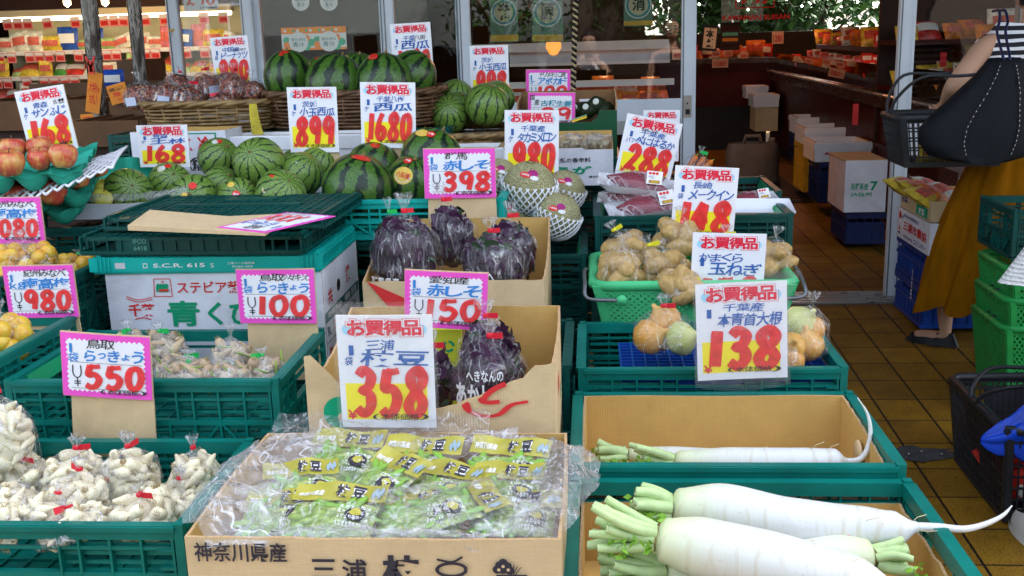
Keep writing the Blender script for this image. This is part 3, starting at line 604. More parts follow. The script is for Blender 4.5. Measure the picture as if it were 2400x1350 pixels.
CREAM = M('shelf_cream', (.72, .66, .42), .5, var=.06); WPL = M('white_plastic', (.78, .78, .76), .4, var=.03); STYRO = M('styrofoam', (.80, .81, .83), .7, var=.03, vs=30, bmp=.15, bs=260)
NAVYP = M('navy_plastic', (.008, .02, .09), .4, var=.15); BLUEP = M('blue_plastic', (.006, .05, .28), .38, var=.12); YELP = M('yellow_plastic', (.62, .36, .02), .45, var=.15); ORNG = M('orange_card', (.75, .25, .02), .55, var=.12)
fl = MB(); z0 = .049*(-1.0-5.15)
fl.add([(-9, -1, z0), (9, -1, z0), (9, 5.15, 0), (-9, 5.15, 0), (9, 16, 0), (-9, 16, 0)], [(0, 1, 2, 3), (3, 2, 4, 5)], TILE); T(fl.build('floor'), kind='structure')
g = MB(); g.add([(-60, -60, z0-.12), (60, -60, z0-.12), (60, 60, z0-.12), (-60, 60, z0-.12)], [(0, 1, 2, 3)], ASPH); g.box(-9, 9, -1.12, -1.0, z0-.12, z0+.001, M('kerb_stone', (.35, .34, .32), .8, var=.15)); T(g.build('road'), kind='structure')
c = MB(); c.box(-7, 6, 2.9, 16.2, 2.62, 2.75, DARKB); T(c.build('ceiling'), kind='structure')
sh = empty('shop_building', (0, 5.4, 0)); T(sh, 'shop front of silver framed glass with a dark red interior', 'shop')
w = MB(); w.box(-7.0, -6.85, -.0, 10.8, 0, 2.62, DARKB); w.box(5.0, 5.15, 0, 10.8, 0, 2.62, DARKB)
w.box(-6.85, .8, 10.6, 10.8, 0, 2.62, DARKB); w.box(.8, 5, 10.6, 10.8, 0, 1.30, DARKB); w.box(-7, 6, -.1, .1, 2.3, 2.62, ALU_D); w.build('wall', sh)
w = MB(); w.box(-7, 6, -2.4, 10.8, 2.76, 4.4, M('facade_wall', (.45, .42, .38), .8, var=.1)); w.build('upper_storey', sh)
tr = MB()
for i in range(5): tr.box(-2.2, 2.4, 5.20+i*.048, 5.20+i*.048+.03, .001, .012, STEEL)
tr.box(-2.2, 2.4, 5.19, 5.45, .0005, .004, ALU_D); T(tr.build('door_track'), 'grooved metal sliding door track set in the tiled floor', 'door track')
def glass_mat():
    m, nt, N, L, b = newmat('window_glass'); N.remove(b); t = N.new('ShaderNodeBsdfTransparent'); t.inputs[0].default_value = (.9, .95, .94, 1); gl = N.new('ShaderNodeBsdfGlossy'); gl.inputs['Roughness'].default_value = .012
    f = N.new('ShaderNodeFresnel'); f.inputs[0].default_value = 1.55; mx = N.new('ShaderNodeMixShader'); L.new(mth(nt, 'MULTIPLY_ADD', f.outputs[0], 1.0, .03), mx.inputs[0]); L.new(t.outputs[0], mx.inputs[1]); L.new(gl.outputs[0], mx.inputs[2]); L.new(mx.outputs[0], N['Material Output'].inputs[0]); return m
GLASS = glass_mat()
def leaf(label, x0, x1, Y, rail=(.92, 1.025), s=.058, lock=False, panel=None, rail_on=True):
    """sliding glass leaf: two stiles, rail, pane, lower pane"""
    o = empty('glass_door', ((x0+x1)/2, Y, 0)); T(o, label, 'glass door', 'sliding glass doors'); lx0, lx1 = x0-(x0+x1)/2, x1-(x0+x1)/2
    for a in (lx0, lx1-s):
        m = MB(); m.box(a, a+s, -.02, .02, .012, 2.3, ALU); m.box(a+.006, a+.012, -.0225, -.02, .012, 2.3, ALU_D); m.box(a+s-.014, a+s-.006, -.024, -.02, .012, 2.3, ALU); m.build('stile', o)
    if rail_on: m = MB(); m.box(lx0+s, lx1-s, -.016, .016, rail[0], rail[1], ALU); m.box(lx0+s, lx1-s, -.019, -.016, rail[1]-.012, rail[1]-.004, ALU); m.build('rail', o)
    m = MB(); m.box(lx0+s, lx1-s, -.016, .016, .012, .11, ALU); m.box(lx0+s, lx1-s, -.016, .016, 2.2, 2.3, ALU); m.build('rail', o)
    m = MB(); y = 0
    zz = [(rail[1], 2.2)] if rail_on else [(.11, 2.2)]
    for a, b in zz: m.add([(lx0+s, y, a), (lx1-s, y, a), (lx1-s, y, b), (lx0+s, y, b)], [(0, 1, 2, 3)], GLASS)
    m.build('pane', o)
    if rail_on: m = MB(); m.box(lx0+s, lx1-s, -.004, .004, .11, rail[0], panel or WPL) if panel else m.add([(lx0+s, 0, .11), (lx1-s, 0, .11), (lx1-s, 0, rail[0]), (lx0+s, 0, rail[0])], [(0, 1, 2, 3)], GLASS); m.build('lower_panel', o)
    if lock:
        m = MB(); m.box(lx1-s+.012, lx1-.02, -.024, -.0205, .93, 1.04, M('lock_plate', (.35, .33, .31), .35, .8)); m.lathe([(.0045, 0), (.0045, .003)], BLK, 10, TX(lx1-s/2-.004, -.0245, 1.0, pi/2)); m.box(lx1-s+.022, lx1-.028, -.0262, -.0245, .945, .972, BLK); m.build('lock', o)
    return o
leaf('leftmost glass leaf reflecting the building across the street', -2.134, -1.694, 5.36)
leaf('glass leaf with orange juice poster behind the big watermelons', -1.716, -1.006, 5.40, s=.05)
leaf('narrow glass leaf behind the sign priced 1680', -1.03, -.596, 5.36, s=.055)
leaf('wide glass leaf with a lock beside the open doorway', -.672, .521, 5.40, s=.072, lock=True)
leaf('right glass leaf behind the woman with the navy bag', 1.482, 2.12, 5.34, s=.075, rail=(.70, .93))
leaf('glass leaf at the right edge of the photo', 2.05, 2.75, 5.40, s=.06, rail=(.70, .93))
# butterfly sticker and posters on the glass
st = MB()
for s_ in (-1, 1): st.add([(0, 0, 0), (s_*.012, .016, 0), (s_*.016, .004, 0), (s_*.010, -.004, 0)], [(0, 1, 2, 3)], YELP)
st.add([(-.001, .010, .0003), (.001, .010, .0003), (.004, -.026, .0003), (.002, -.026, .0003)], [(0, 3, 2, 1)], BRN)
p = at(401, 73, Y=5.335); T(st.build('sticker', None, TX(p.x, 5.3365, p.z, pi/2)), 'small yellow butterfly sticker on the leftmost window post', 'sticker')
def poster(label, x0, y0, x1, y1, Y, fn, bgm, name='poster', cat='poster', tilt=0):
    a, b = at(x0, y1, Y=Y), at(x1, y0, Y=Y); w, h = b.x-a.x, b.z-a.z; m = MB(); m.box(0, w, 0, h, -.003, 0, bgm)
    X = Matrix(((1, 0, 0, a.x), (0, 0, -1, Y), (0, 1, 0, a.z), (0, 0, 0, 1))) @ Matrix.Rotation(tilt, 4, 'Z')
    o = m.build(name, None, X); T(o, label, cat); l = MB(); fn(l, w, h); l.build('lettering', o); return o
def disc(mb, cx, cy, r, mat, z, n=20): mb.add([(cx+r*cos(2*pi*i/n), cy+r*sin(2*pi*i/n), z) for i in range(n)], [tuple(range(n))], mat)
PALE = M('poster_pale', (.62, .66, .60), .5, var=.03); POR = M('poster_orange', (.78, .28, .09), .5, var=.1); PGR = M('poster_green', (.12, .42, .25), .5, var=.1)
def juice(l, w, h):
    l.box(.0, w, .72*h, h, .0002, .0005, POR); rr = random.Random(3)
    for i in range(14): disc(l, w*(.06+.066*i), .86*h, .022*w, [PALE, YELP, PGR][i % 3], .0008)
    for cx in (.26, .73):
        for k in range(7): a = k*.9; disc(l, w*cx+.2*w*cos(a), .33*h+.24*h*sin(a), .055*w, [PGR, POR, YELP][k % 3], .0004+.0001*k)
        disc(l, w*cx, .36*h, .15*w, PALE, .0014); put(l, '毎日1杯の', w*(cx-.11), .40*h, w*(cx+.11), .54*h, P_GREY, .002); put(l, '青汁', w*(cx-.09), .14*h, w*(cx+.09), .36*h, P_GREY, .002)
    l.box(0, w, 0, .1*h, .0002, .0005, POR)
poster('orange and pale juice poster with two round emblems stuck on the glass', 662, 61, 810, 119, 5.393, juice, PALE)
def circ(l, w, h): disc(l, w*.5, h*.5, w*.48, PALE, .001); put(l, '毎日1杯の', .2*w, .5*h, .8*w, .66*h, P_GREY, .002); put(l, '青汁', .28*w, .2*h, .72*w, .46*h, P_GREY, .002)
for a, lab in ((682, 'round pale juice emblem on the glass, left of two'), (748, 'round pale juice emblem on the glass, right of two')):
    A = at(a, -22, Y=5.393); A2 = at(a+45, 25, Y=5.393); w_ = A2.x-A.x; m = MB(); disc(m, w_/2, w_/2, w_/2, PALE, 0, 28); o = m.build('emblem', None, Matrix(((1, 0, 0, A.x), (0, 0, -1, 5.393), (0, 1, 0, A2.z), (0, 0, 0, 1)))); T(o, lab, 'emblem'); l = MB(); put(l, '毎日1杯の', .2*w_, .5*w_, .8*w_, .66*w_, P_GREY, .001); put(l, '青汁', .28*w_, .2*w_, .72*w_, .46*w_, P_GREY, .001); l.build('lettering', o)
poster('white price poster reading 298 hanging inside the leftmost glass', 433, -40, 507, 26, 5.45, lambda l, w, h: (digits(l, '298', .08*w, .15*h, .95*w, .95*h, RED, .001, .3), put(l, '(本体価格)', .45*w, .03*h, .97*w, .13*h, BLACK, .004, .006, jit=.05)), WHITE, 'price_poster', 'price poster', .04)
T(poster('dark red lettering on the glass reading KAMAMAN SUISAN under a framed crest', 1690, -30, 1856, 52, 10.2, lambda l, w, h: (put(l, 'KAMAMAN SUISAN', .02*w, .04*h, .98*w, .20*h, P_RED, .002, .03), put(l, '鎌万', .28*w, .52*h, .68*w, .98*h, P_RED, .002, .04), l.box(.2*w, .76*w, .40*h, .43*h, .001, .002, P_RED), l.box(.2*w, .215*w, .43*h, h, .001, .002, P_RED), l.box(.745*w, .76*w, .43*h, h, .001, .002, P_RED)), GLASS, 'lettered_glass', 'lettered glass'))
# ------------------------------------------------------------------ left interior: lit chiller shelves
FY = 8.6
def fz(py): return at(200, py, Y=FY).z
fx0, fx1 = at(-60, 100, Y=FY).x, at(560, 100, Y=FY).x
ch = empty('chiller', ((fx0+fx1)/2, FY, 0)); T(ch, 'cream open chiller shelves of packed vegetables lit by a tube', 'chiller'); hw = (fx1-fx0)/2
m = MB(); m.box(-hw, hw, .55, .6, 0, 2.3, CREAM); m.build('back_panel', ch)
m = MB(); m.box(-hw, hw, -.12, .6, fz(20), 2.45, DARKB); m.build('canopy', ch)
m = MB(); m.box(-hw, hw, -.13, -.05, fz(36), fz(22), CREAM); m.build('top_rail', ch)
m = MB(); m.tube([(-hw+.05, .02, fz(40)), (hw-.05, .02, fz(40))], .018, M('tube_lamp', (1, 1, .8), .5, var=0, emit=(1, .90, .58), es=1.9), 10); m.build('lamp_tube', ch)
SH = [118, 178, 236, 300]
for i, py in enumerate(SH):
    z = fz(py); d = .35+.09*i; m = MB(); m.box(-hw, hw, .55-d, .55, z-.02, z, CREAM); m.box(-hw, hw, .535-d, .55-d, z-.028, z+.006, WPL); m.build('shelf', ch)
m = MB(); m.box(-hw, hw, .0, .55, 0, .42, CREAM); m.build('base_panel', ch)
def pouch_mesh(name, w, h, d, mats, seed):
    mb = MB(); rr = random.Random(seed)
    def f(s): 
        def g(u, v):
            e = (sin(pi*u)*sin(pi*v))**.45; n_ = .12*noise.noise((u*4+seed, v*4, s))
            return (w*(u-.5), s*d*.5*(e+n_*e), h*v)
        return g
    mb.grid(f(-1), 6, 6, mats[0]); mb.grid(f(1), 6, 6, mats[0], flip=True)
    mb.grid(lambda u, v: (w*(.12+.76*u-.5), -d*.5*(sin(pi*(.12+.76*u))*sin(pi*(.3+.4*v)))**.45-.0015, h*(.3+.4*v)), 4, 3, mats[1]); return mb.mesh(name)
PC = {'red': (.5, .03, .02), 'green': (.05, .25, .04), 'white': (.7, .68, .6), 'yellow': (.7, .5, .06), 'blue': (.02, .08, .42), 'orange': (.7, .2, .03), 'pink': (.7, .2, .25), 'pale green': (.35, .5, .2)}
PK = {k: pouch_mesh('package', .11, .10, .05, [M('pack_'+k.replace(' ', '_'), c, .3, var=.5, vs=40), WPL if k in ('red', 'green', 'blue') else M('pack_label', (.6, .12, .08), .4, var=.4, vs=60)], i) for i, (k, c) in enumerate(PC.items())}
rr = random.Random(11); cols = list(PC)
for i, py in enumerate(SH + [338]):
    z = fz(py) if i < 4 else .42; x = fx0+.08; d = .35+.09*i
    while x < fx1-.1:
        k = rr.choice([['white', 'yellow', 'blue', 'white', 'pink', 'pale green'], ['pale green', 'red', 'white', 'white', 'yellow', 'green'], ['white', 'orange', 'pale green', 'red', 'pale green', 'white', 'pink'], ['pale green', 'white', 'pink', 'green', 'yellow'], ['blue', 'white', 'yellow', 'orange', 'blue']][i])
        s = rr.uniform(1.2, 1.75); o = link('package', PK[k], None, TX(x, FY+.55-d+.08+rr.uniform(-.01, .03), z+.001, -.9 if i in (1, 2, 3) and rr.random() < .6 else -.1, rr.uniform(-.35, .35) if rr.random() < .4 else 0, rr.uniform(-.25, .25), (s*rr.uniform(.8, 1.2), s, s*rr.uniform(.6, 1.35))))
        T(o, '%s food package on the %s shelf of the lit chiller' % (k, ['top', 'second', 'third', 'fourth', 'bottom'][i]), 'food package', 'packages in the chiller'); x += .088*s*rr.uniform(.95, 1.05)
tm = MB(); tm.box(-.032, .032, -.001, .001, -.07, 0, M('tag_pink', (.78, .30, .28), .5, var=.1)); tm.box(-.024, .024, -.002, -.001, -.06, -.032, P_RED); tm.box(-.028, .028, -.002, -.001, -.024, -.006, P_WHT); tm = tm.mesh('price_tag')
for i, py in enumerate([36]+SH[:3]):
    x = fx0+.1; d = [.60, .35, .44, .53][i]
    while x < fx1-.05:
        T(link('price_tag', tm, None, TX(x, FY+.53-d, fz(py)+(-.002 if i else -.01), .12, rr.uniform(-.08, .08), 0, 1.25)), 'pink price tag along the %s of the lit chiller' % ['top rail', 'upper shelf lip', 'middle shelf lip', 'lower shelf lip'][i], 'price tag', 'pink tags on the chiller'); x += rr.choice([.085, .09, .1, .16, .24])
# poles, counter and cards in front of it
def chrome_bamboo():
    m, nt, N, L, b = newmat('glossy_bark'); v = tc(nt, 'Object', (6, 6, 1.2)); f = nz(nt, v, 5, 4, .6, 1.2)
    L.new(ramp(nt, f, [(.30, (.008, .008, .007)), (.48, (.035, .032, .026)), (.57, (.30, .29, .26)), (.66, (.03, .026, .02))]), b.inputs['Base Color']); b.inputs['Roughness'].default_value = .14; b.inputs['Specular IOR Level'].default_value = .9; bump(nt, b, f, .3, .01); return m
BARK = chrome_bamboo()
def pole(label, P0, P1, r, collar):
    m = MB(); n = 14; P0, P1 = Vector(P0), Vector(P1)
    m.tube([P0.lerp(P1, i/n)+Vector((.006*noise.noise((i*.9, r*90, 0)), 0, 0)) for i in range(n+1)], [r*(1+.08*noise.noise((i*.7, 3, r*50))+(.10 if i in (9,) else 0)) for i in range(n+1)], BARK, 14); o = m.build('wooden_pole'); T(o, label, 'pole', 'glossy poles by the entrance')
    if collar: c2 = MB(); c2.tube([P0.lerp(P1, collar)+Vector((0, 0, d_)) for d_ in (-.008, .008)], r*1.12, ALU_D, 14); c2.build('band', o)
pa, pb = at(207, 0, Y=4.9), at(236, 300, Y=4.9); dz = (pa-pb)/(pa.z-pb.z)
pole('tall glossy bark pole carrying an orange card, left of the peanut basket', pb+dz*(-pb.z), pb+dz*(2.62-pb.z), .037, .5)
pa, pb = at(313, 0, Y=5.1), at(330, 190, Y=5.1); dz = (pa-pb)/(pa.z-pb.z)
pole('tall glossy bark pole next to the leftmost window post', pb+dz*(-pb.z), pb+dz*(2.62-pb.z), .032, .45)
def card(label, corners, Y, lines, mat=None, name='orange_card', cat='card'):
    m4, w, h = frame4(*corners, Y); m = MB(); m.box(0, w, 0, h, -.003, 0, mat or ORNG); o = m.build(name, None, m4); T(o, label, cat, 'orange handwritten cards'); l = MB()
    for t, a, b, c_, d_, mm in lines: put(l, t, a*w, b*h, c_*w, d_*h, mm, .001, .01, jit=.04)
    l.build('lettering', o); return o
card('tall orange card clipped to the glossy pole', ((198, 165), (231, 172), (209, 262), (242, 268)), 4.84, [('大特価', .1, .5, .9, .75, P_RED), ('甘い', .2, .2, .8, .45, P_RED)])
card('orange tilted card with red writing beside the peanut basket', ((243, 205), (285, 194), (268, 245), (312, 232)), 4.7, [('国産にんにく', .1, .65, .9, .85, BLACK), ('398', .2, .35, .6, .6, P_RED), ('価格', .4, .1, .8, .3, P_RED)])
card('orange card on the wooden stand under the pole', ((178, 275), (208, 272), (202, 290), (232, 289)), 4.6, [('198', .2, .2, .8, .8, P_RED)])
m = MB(); m.box(-.012, .012, -.01, .0, -.03, .03, M('clip_red', (.75, .05, .03), .4)); m.bar((-.02, -.006, .05), (.006, -.006, -.02), .009, .008, M('clip_red')); m.bar((.022, -.006, .05), (-.006, -.006, -.02), .009, .008, M('clip_red'))
p = at(215, 158, Y=4.80); T(m.build('clip', None, TX(p.x, p.y, p.z)), 'red plastic clip holding the orange card on the pole', 'clip')
def stand(label, px, py, px2, py2, Y, d, mat, n=3):
    a, b = at(px, py, Y=Y), at(px2, py2, Y=Y); m = MB()
    m.box(a.x, b.x, Y, Y+d, b.z-.02, b.z, mat); m.box(a.x, b.x, Y-.01, Y, b.z-.03, a.z, mat); m.box(a.x, b.x, Y+d, Y+d+.01, b.z-.03, a.z+.06, mat)
    for i in range(n): m.box(a.x+(b.x-a.x)*i/(n-1)-.01, a.x+(b.x-a.x)*i/(n-1)+.01, Y, Y+d, b.z, a.z, mat)
    m.box(a.x+.03, b.x-.03, Y+.03, Y+d-.03, 0, b.z-.02, DARKB)
    for i in range(4): m.box(a.x, b.x, Y-.012, Y-.010, b.z-.25+.05*i, b.z-.215+.05*i, BRN)
    T(m.build('produce_stand'), label, 'stand')
stand('low brown wooden produce stand behind the apple trays', -80, 240, 300, 285, 4.95, .6, BRN, 5)
stand('brown wooden stand between the pole and the peanut basket', 160, 285, 330, 325, 4.35, .4, BRN, 4)
carton('open brown carton standing by the second glossy pole', at(272, 140, Y=5.6).x, at(335, 140, Y=5.6).x, 5.6, 5.9, .6, at(300, 140, Y=5.6).z, out=BRN, inn=BRN)
m = link('package', PK['blue'], None, TX(at(266, 200, Y=5.3).x, 5.3, at(266, 205, Y=5.3).z, 0, 0, 0, (1.1, 1, .9))); T(m, 'blue snack package between the poles', 'food package')
def bulb(label, px, py, Y, power, col=(1, .55, .22), r=.025):
    p = at(px, py, Y=Y); m = MB(); m.lathe([(0, -.04), (r, -.02), (r, .005), (.014, .03), (.012, .05)], M('bulb_glow', (1, .8, .5), .4, var=0, emit=(1, .62, .25), es=5), 12)
    m.tube([(0, 0, .05), (0, 0, max(.06, 2.62-p.z))], .004, BLK, 6); o = m.build('bulb_lamp', None, TX(p.x, p.y, p.z)); T(o, label, 'lamp', 'hanging bulbs')
    l = bpy.data.objects.new('glow', bpy.data.lights.new('glow', 'POINT')); COL.objects.link(l); l.parent = o; l.location = (0, 0, -.07); l.data.energy = power; l.data.color = col; l.data.shadow_soft_size = .04
bulb('hanging warm bulb above the lit chiller, left of two', 157, 4, 7.6, 2); bulb('hanging warm bulb above the lit chiller, right of two', 246, 2, 7.6, 2)
# ================================================================== interior right and street across
def lamp(label, x, y, z, power, col):
    m = MB(); m.lathe([(0, -.05), (.05, -.03), (.06, 0), (.02, .05)], M('bulb_glow2', (1, .6, .4), .4, var=0, emit=(1, .5, .25), es=2.5), 12); m.lathe([(.09, -.02), (.10, -.02), (.03, .09), (.028, .085)], DRED, 16); m.tube([(0, 0, .08), (0, 0, 2.62-z)], .005, BLK, 6)
    o = m.build('pendant_lamp', None, TX(x, y, z)); T(o, label, 'lamp', 'pendant lamps in the fish shop')
    l = bpy.data.objects.new('glow', bpy.data.lights.new('glow', 'POINT')); COL.objects.link(l); l.parent = o; l.location = (0, 0, -.12); l.data.energy = power; l.data.color = col; l.data.shadow_soft_size = .06
lamp('pendant lamp over the front display case', .3, 7.6, 2.1, 6, (1, .42, .2)); lamp('pendant lamp over the long display case', 2.6, 8.2, 2.1, 4, (1, .36, .18)); lamp('pendant lamp at the back counter', 1.9, 12.0, 2.15, 5, (1, .34, .16))
CASE_T = M('case_dark', (.05, .03, .025), .25, var=.2)
cs = empty('display_case', (2.4, 9.2, 0)); T(cs, 'long red display case of fish along the right wall', 'display case')
m = MB(); m.box(-.38, .5, -2.9, 3.0, .12, .80, DRED); m.box(-.33, .5, -2.8, 2.9, 0, .12, BLK); m.build('body', cs)
m = MB(); m.box(-.42, -.36, -2.95, 3.0, .80, .90, CASE_T); m.tube([(-.425, -2.95, .89), (-.425, 3, .89)], .012, STEEL, 8); m.build('rail', cs)
m = MB(); m.add([(-.36, -2.9, .9), (-.36, 3, .9), (-.34, 3, 1.08), (-.34, -2.9, 1.08)], [(0, 1, 2, 3)], GLASS); m.build('glass', cs)
m = MB(); m.box(-.36, .5, -2.88, 2.98, .80, .84, M('case_tray', (.35, .16, .10), .4, var=.5, vs=18)); m.box(.1, .5, -2.9, 3, 1.12, 1.16, DRED); m.build('deck', cs)
bc = empty('counter', (1.5, 12.3, 0)); T(bc, 'dark red fish counter at the back of the shop', 'counter')
m = MB(); m.box(-.8, .55, 0, .7, .5, .98, DRED); m.box(-.75, .5, .03, .7, 0, .5, BLK); m.build('body', bc); m = MB(); m.box(-.85, .58, -.03, .72, .98, 1.03, CASE_T); m.build('top', bc)
m = MB(); m.add([(-.8, 0, 1.03), (.55, 0, 1.03), (.55, .3, 1.3), (-.8, .3, 1.3)], [(0, 1, 2, 3)], GLASS); m.build('glass', bc)
fc = empty('display_case', (.15, 6.9, 0)); T(fc, 'white edged fish display case behind the wide glass leaf', 'display case')
m = MB(); m.box(-1.0, .36, -.5, .5, 0, .78, DRED); m.build('body', fc); m = MB(); m.box(-1.02, .38, -.54, -.48, .76, .86, WPL); m.box(-1.02, .38, -.02, .02, 1.02, 1.06, WPL); m.box(-1.02, .38, .46, .52, 1.24, 1.30, WPL); m.build('edge', fc)
m = MB(); m.add([(-1, -.46, .80), (.36, -.46, .80), (.36, .5, 1.0), (-1, .5, 1.0)], [(0, 1, 2, 3)], M('case_salmon', (.42, .13, .07), .3, var=.5, vs=14)); m.build('deck', fc)
def packs(n, fn, kinds, where, sc=(1, 1.6), seed=2):
    rr = random.Random(seed)
    for i in range(n):
        x, y, z = fn(i, rr); k = rr.choice(kinds); s = rr.uniform(*sc)
        T(link('package', PK[k], None, TX(x, y, z, rr.uniform(-.9, -.2), 0, rr.uniform(-.4, .4), s)), '%s wrapped pack %s' % (k, where), 'food package', 'packs '+where)
packs(27, lambda i, r: (-.75+.14*(i % 9)+r.uniform(-.02, .02), 6.55+.28*(i//9), .835+.058*(i//9)), ['orange', 'red', 'pink', 'white'], 'in the white edged display case', (1, 1.4))
m = MB(); m.grid(lambda u, v: (-.34+.44*u, -2.88+5.8*v, .91+.13*u+.015*noise.noise((u*6, v*40, 0))), 8, 60, M('case_tray')); m.build('goods_tray', cs)
packs(51, lambda i, r: (2.10+.15*(i % 3), 6.5+.34*(i//3), .94+.045*(i % 3)), ['red', 'orange', 'pink', 'white'], 'under the glass of the long display case', (.6, 1.0), 3)
packs(40, lambda i, r: (2.56+.16*(i % 2), 6.5+.29*(i//2), 1.165), ['orange', 'red', 'yellow', 'white'], 'on top of the long display case', (1.2, 2.0), 4)
packs(12, lambda i, r: (.78+.11*i, 12.5, 1.035), ['orange', 'red', 'white'], 'on the back counter', (1.2, 2), 5)
def shelf_goods():
    o = empty('goods_shelf', (3.0, 7.2, 0)); T(o, 'red shelf of brown bagged goods behind the right glass leaf', 'shelf')
    for i, z in enumerate((.55, .95, 1.25)): m = MB(); m.box(-1.0, 1.2, 0, .45, z-.03, z, DRED); m.build('board', o)
    m = MB(); m.box(-1.0, 1.2, .45, .5, 0, 1.9, DARKB); m.build('back', o)
shelf_goods(); packs(42, lambda i, r: (2.08+.155*(i % 14), 7.28+.04*r.random(), (.551, .951, 1.251)[i//14]), ['orange', 'red', 'white', 'yellow'], 'on the red shelf behind the right glass', (1.2, 2.0), 6)
def price_tile(label, px, py, w, h, Y, t, mat=ORNG):
    poster(label, px-w/2, py-h/2, px+w/2, py+h/2, Y, lambda l, W, H: put(l, t, .12*W, .15*H, .88*W, .7*H, P_RED, .002, .02), mat, 'price_card', 'price card')
TAGW = M('tag_warm', (.8, .42, .25), .5, var=.1)
price_tile('orange price card on the back counter reading 1080', 1688, 148, 38, 22, 11.9, '1080', TAGW); price_tile('orange price card reading 980, leftmost of three small ones above the counter', 1678, 126, 20, 15, 12.0, '980', TAGW); price_tile('orange price card reading 500, middle of three small ones above the counter', 1707, 125, 20, 15, 12.05, '500', TAGW); price_tile('orange price card reading 580, rightmost of three small ones above the counter', 1744, 130, 20, 13, 12.1, '580', TAGW); price_tile('pale price card reading 1280 hanging over the case', 1823, 88, 28, 30, 10.0, '1280', TAGW); price_tile('red price card on the front case reading 498', 1590, 128, 30, 24, 7.2, '498', TAGW)
price_tile('red price card on the goods shelf reading 298', 2211, 140, 17, 36, 7.1, '298', P_RED); price_tile('tall red card on the rail of the long case', 2005, 268, 16, 50, 6.6, '特価', P_RED)
poster('black and white tuna poster with brush lettering by the doorway', 1642, 57, 1680, 118, 9.6, lambda l, w, h: (l.box(.1*w, .9*w, .1*h, .9*h, .0005, .001, M('poster_cream', (.65, .5, .32), .6)), put(l, '本', .2*w, .5*h, .75*w, .85*h, BLACK, .002, .03), put(l, '鮪', .3*w, .12*h, .85*w, .48*h, BLACK, .002, .03)), BLK, tilt=-.1)
poster('dark red poster of fish fillets hung at the back', 1688, 52, 1735, 118, 10.4, lambda l, w, h: [l.box(.1*w, .9*w, (.12+.2*i)*h, (.24+.2*i)*h, .001, .002, [DRED, ORNG, PGR, DRED][i]) for i in range(4)], DARKB)
def banner(label, px0, px1, ch, Y=6.4, py=100):
    def fn(l, w, h):
        for k, (r_, mt) in enumerate(((.46, PALE), (.42, M('banner_teal', (.05, .25, .28), .6)), (.34, M('banner_cream', (.5, .48, .30), .6)))): disc(l, w*.5, h*.55, w*r_, mt, .001+.001*k, 24)
        put(l, ch, .28*w, .40*h, .74*w, .72*h, BLACK, .005, .03); l.box(0, w, .02*h, .14*h, .001, .002, YELP); put(l, '大漁', .2*w, .8*h, .8*w, .97*h, BLACK, .005, .03)
    poster(label, px0, -30, px1, py, Y, fn, M('banner_green', (.10, .20, .14), .6, var=.4, vs=20), 'banner', 'banner')
banner('teal fishing banner with the harbour character, leftmost of the hanging banners', 1150, 1212, '港'); banner('teal fishing banner with the field character, second of the hanging banners', 1248, 1318, '原'); banner('dark hanging banner with the character at the far right', 1462, 1530, '消', 6.5, 62)
m = MB(); m.lathe([(0, -.11), (.03, -.1), (.06, -.05), (.055, -.0), (.03, .06), (.006, .11)], M('paper_lantern', (.85, .30, .05), .5, var=.1, emit=(1, .32, .05), es=.25), 14); p = at(1297, 92, Y=6.6); T(m.build('lantern', None, TX(p.x, p.y, p.z-.01, s=.8)), 'glowing orange paper lantern inside the wide glass leaf', 'lantern')
a, b = at(1195, 150, Y=7.45), at(1570, 100, Y=7.45); m = MB(); m.box(a.x, b.x, 7.45, 7.48, a.z, b.z, M('reflection_pale', (.55, .60, .66), .35, var=.1)); m.box(a.x, b.x, 7.44, 7.45, a.z-.02, a.z, WPL); T(m.build('sign_board'), 'pale blue board imitating a reflected band behind the wide glass leaf', 'board')  # added board imitating a pale band reflected in the glass
# coiled cord with red-black twist hanging before the glass
m = MB(); a, b = at(1351, -60, Y=5.3), at(1343, 222, Y=5.3); n = 46
for k, mt in ((0, M('cord_cream', (.6, .5, .28), .6)), (1, BLK)):
    m.tube([a.lerp(b, i/(n*3))+Vector((.010*cos(i*.9+k*pi), .010*sin(i*.9+k*pi), 0)) for i in range(n*3+1)], .0055, mt, 5)
T(m.build('coiled_cord'), 'black and cream twisted cord hanging before the wide glass leaf', 'cord')
# floor boxes inside
def styro(label, x0, x1, y0, y1, z0, zt, text=None, fill=None, name='styrofoam_box'):
    o = carton(label, x0, x1, y0, y1, z0, zt, out=STYRO, inn=STYRO, name=name, th=.022, group='white styrofoam boxes', bow=.001, cat='box')
    w, d = (x1-x0)/2, (y1-y0)/2; m = MB()
    m.box(-w-.006, w+.006, -d-.006, -d-.0002, zt-.05, zt-.006, STYRO); m.box(-w-.006, -w-.0002, -d, d, zt-.05, zt-.006, STYRO); m.box(w+.0002, w+.006, -d, d, zt-.05, zt-.006, STYRO); m.build('rim', o)
    if fill: m = MB(); m.grid(lambda u, v: (-w+.024+(2*w-.048)*u, -d+.024+(2*d-.048)*v, zt-.05+.02*noise.noise((u*5, v*5, zt))), 10, 10, fill); m.build('contents', o)
    if text: on_face(o, -w*.7, w*.8, z0+.04, zt-.06, -d-.0016, lambda mb, W, H: [put(mb, t, a*W, .1*H, b*W, .8*H, P_RED, 0, .02, jit=.05) for t, a, b in text])
    return o
